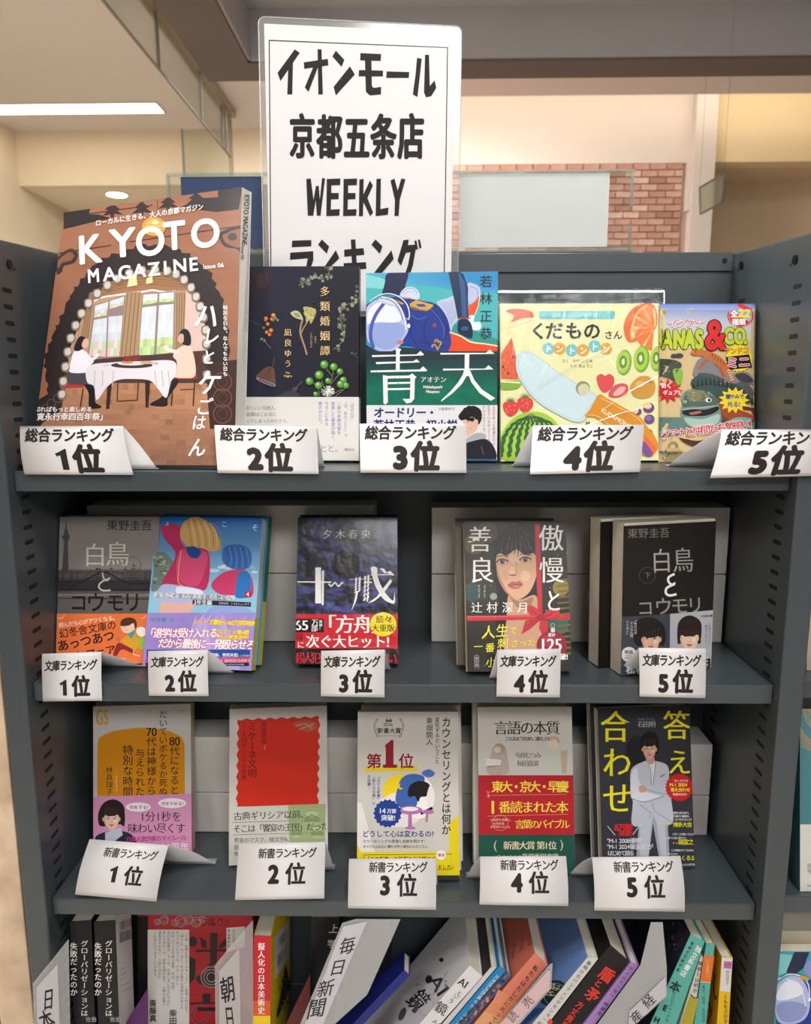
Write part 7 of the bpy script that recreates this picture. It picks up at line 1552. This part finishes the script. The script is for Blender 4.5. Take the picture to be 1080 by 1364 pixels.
r_, a, sd = leanbook('teal spine with an orange block beside the yellow one', (940.3, 1256.5), (951.9, 1257), (924.4, 1364), (940.4, 1364), .010, .11, '58a89c', left='58a89c', right='b8a068')
a.cs(840, 1214, 6.75); a.poly([(655, 395), (750, 400), (718, 640), (622, 628)], 'd8702a'); a.line([(622, 630), (716, 640)], 5, 'd8d4c8'); a.text('いとまだこ', 690, 420, 34, 'e8c8a8', vert=True); a.text('あさ、在か、人はなの', 655, 660, 34, '1f4a48', vert=True); a.build('spine_print', M['gloss'], r_)
r_, a, sd = leanbook('yellow book with white spine top, rightmost on the bottom shelf', (961, 1274.7), (975.6, 1275.5), (954.8, 1364), (970.4, 1364), .010, .12, 'e0b41c', left='c9951f', right='e0b41c')
a.cs(840, 1214, 6.75); a.poly([(818, 412), (915, 416), (893, 722), (802, 715)], 'd6d2d0'); a.poly([(838, 445), (908, 450), (902, 515), (834, 508)], 'b8689c'); a.text('KUMO', 842, 485, 22, '5a2c4c'); a.text('西加奈子', 868, 528, 33, '2a2826', vert=True); a.text('くもをさがす', 852, 745, 44, '2a2a20', vert=True); a.build('spine_print', M['gloss'], r_)
s_ = sd('left'); s_.cs(840, 1214, 6.75); s_.line([(755, 555), (745, 680), (760, 790), (775, 760)], 10, '1e1c18', curve=True); s_.line([(740, 600), (775, 610)], 6, '1e1c18'); s_.line([(705, 810), (725, 940)], 9, '1e1c18'); s_.line([(700, 900), (735, 880), (690, 1000)], 8, 'a8482c', curve=True); s_.build('cover_print', M['gloss'], r_)

# ================================================================== next bookshelf bay at the right
bay = empty('shelf_unit', (.75, .08, -1.40), label='neighbouring grey bookshelf bay cut off by the right edge of the view', cat='bookshelf')
def bchild(o): o.matrix_parent_inverse = Matrix.Translation((-.75, -.08, 1.40)); return o
X0, X1 = .3872, 1.10
ZB = {1: hit(1076, 905, 1, 0)[2], 2: hit(1060, 1193, 1, 0)[2]}
for zt in (.0, ZB[1], ZB[2], Z4):
    bchild(MB().box(X0, X1, -.0005, YB, zt - .0012, zt).box(X0, X1, 0, .0012, zt - TH, zt - .0012).build('shelf_board', M['steel'], bay, bevel=.0006))
bchild(MB().box(X0, X1, YB + .0005, YB + .002, -1.38, .205).build('back_panel', M['steel'], bay))
bchild(MB().box(X1, X1 + .023, -.012, YB + .03, -1.40, .21).build('side_panel', M['steel'], bay, bevel=.002))
r_, a, sd = leanbook('teal book with gold arcs and a white band in the neighbouring bay', (1065.3, 950), (1180, 950), (1065.3, 1190), (1180, 1190), .006, .016, '4a7c84', zb=ZB[2])
import copy as _copy
b2 = _copy.copy(a); b2.v, b2.f, b2.c, b2.nv = [], [], [], 0; b2.cs(980, 920, 3.07); b2.rect(262, 546, 620, 820, 'd0cec8'); b2.build('paper_band', M['gloss'], r_); a.n = 6
a.cs(980, 920, 3.07); a.text('思号', 300, 705, 22, '3a3a3a', vert=True); a.text('講談社', 290, 800, 9, '3a3a3a')
for k in range(7): a.line([(262 + 0, 150 + k * 12), (290, 190 + k * 8), (330, 215 + k * 6)], 2.2, 'c9a46c', curve=True); a.line([(275 + k * 9, 75), (290 + k * 8, 130), (330 + k * 6, 175)], 2.2, 'c9a46c', curve=True)
a.build('cover_print', M['gloss'], r_)
for i, lab in enumerate(('front tan-paged book in the upper shelf of the neighbouring bay', 'back tan-paged book in the upper shelf of the neighbouring bay')):
    r_, a, sd = leanbook(lab, (1078 - 1.5 * i, 690), (1180, 690), (1074 - 1.5 * i, 903), (1180, 903), .022 + i * .03, .026, 'b0a08c', zb=ZB[1])
r_, a, sd = leanbook('second copy of the helmet book facing out in the neighbouring bay', (1038, 1268), (1175, 1268), (1030, 1440), (1175, 1440), .010, .016, '3a9fb4', zb=Z4)
a.cs(980, 920, 3.07)
a.poly([(180, 1068), (560, 1068), (560, 1400), (150, 1400)], '3f9fae'); a.poly([(180, 1075), (230, 1080), (215, 1150), (165, 1165)], '7fcacb'); a.poly([(238, 1068), (300, 1068), (275, 1135), (235, 1165), (205, 1150)], '262c4c')
a.smooth([(280, 1130), (310, 1100), (380, 1120), (380, 1180), (300, 1170)], '8f8fc4'); a.smooth([(160, 1300), (200, 1200), (300, 1180), (400, 1210), (420, 1400), (200, 1400)], '24398a')
a.smooth([(160, 1230), (185, 1185), (230, 1165), (275, 1185), (300, 1250), (298, 1310), (270, 1350), (210, 1365), (165, 1340)], 'aebbe2'); a.smooth([(168, 1235), (200, 1190), (250, 1190), (275, 1235), (220, 1260), (170, 1265)], 'e3e8f4'); a.smooth([(165, 1290), (220, 1270), (290, 1290), (260, 1345), (190, 1350)], '8d98cc')
a.line([(170, 1180), (210, 1160), (260, 1165), (295, 1200), (300, 1260)], 5, 'dfe5f0', curve=True); a.line([(180, 1172), (225, 1152), (275, 1165), (305, 1210)], 3, '31406e', curve=True); a.line([(205, 1180), (240, 1190), (270, 1230), (285, 1290)], 5, 'dfe5f0', curve=True); a.poly([(262, 1160), (300, 1175), (292, 1190), (258, 1172)], 'c79f35'); a.ell(300, 1262, 6, 9, 'e8ecf4')
a.poly([(150, 1362), (560, 1362), (560, 1500), (150, 1500)], '24303c'); a.build('cover_print', M['gloss'], r_)
r_, a, sd = leanbook('dark magazine with red and white print left of the beige end board', (-70, 1232), (0, 1234), (-62, 1364), (9, 1364), .010, .014, '1d1a1e')
a.poly([(-40, 1335), (8, 1345), (9, 1350), (-40, 1341)], 'c9c4c4'); a.smooth([(-20, 1290), (4, 1295), (6, 1320), (-15, 1318)], '8c2a34'); a.build('cover_print', M['gloss'], r_)
lb = empty('shelf_unit', (-.65, .08, -1.40), label='neighbouring grey bookshelf bay beyond the beige end board at the left edge', cat='bookshelf')
for q_ in ((-.86, -.4225, 0, YB, Z4 - TH, Z4), (-.86, -.4225, 0, YB, -.20 - TH, -.20), (-.86, -.4225, YB + .0005, YB + .002, -1.38, .16), (-.883, -.8605, -.012, YB + .03, -1.40, .16)):
    o = MB().box(*q_).build('side_panel' if q_[0] < -.87 else 'back_panel' if q_[2] > .1 else 'shelf_board', M['steel'], lb, bevel=.0006); o.matrix_parent_inverse = Matrix.Translation((.65, -.08, 1.40))
r_, a, sd = leanbook('cream page edges of a thick book standing behind the second helmet book', (1041, 1240), (1180, 1240), (1030, 1440), (1180, 1440), .030, .05, 'c9bfa8', zb=Z4)
bpy.context.view_layer.update()
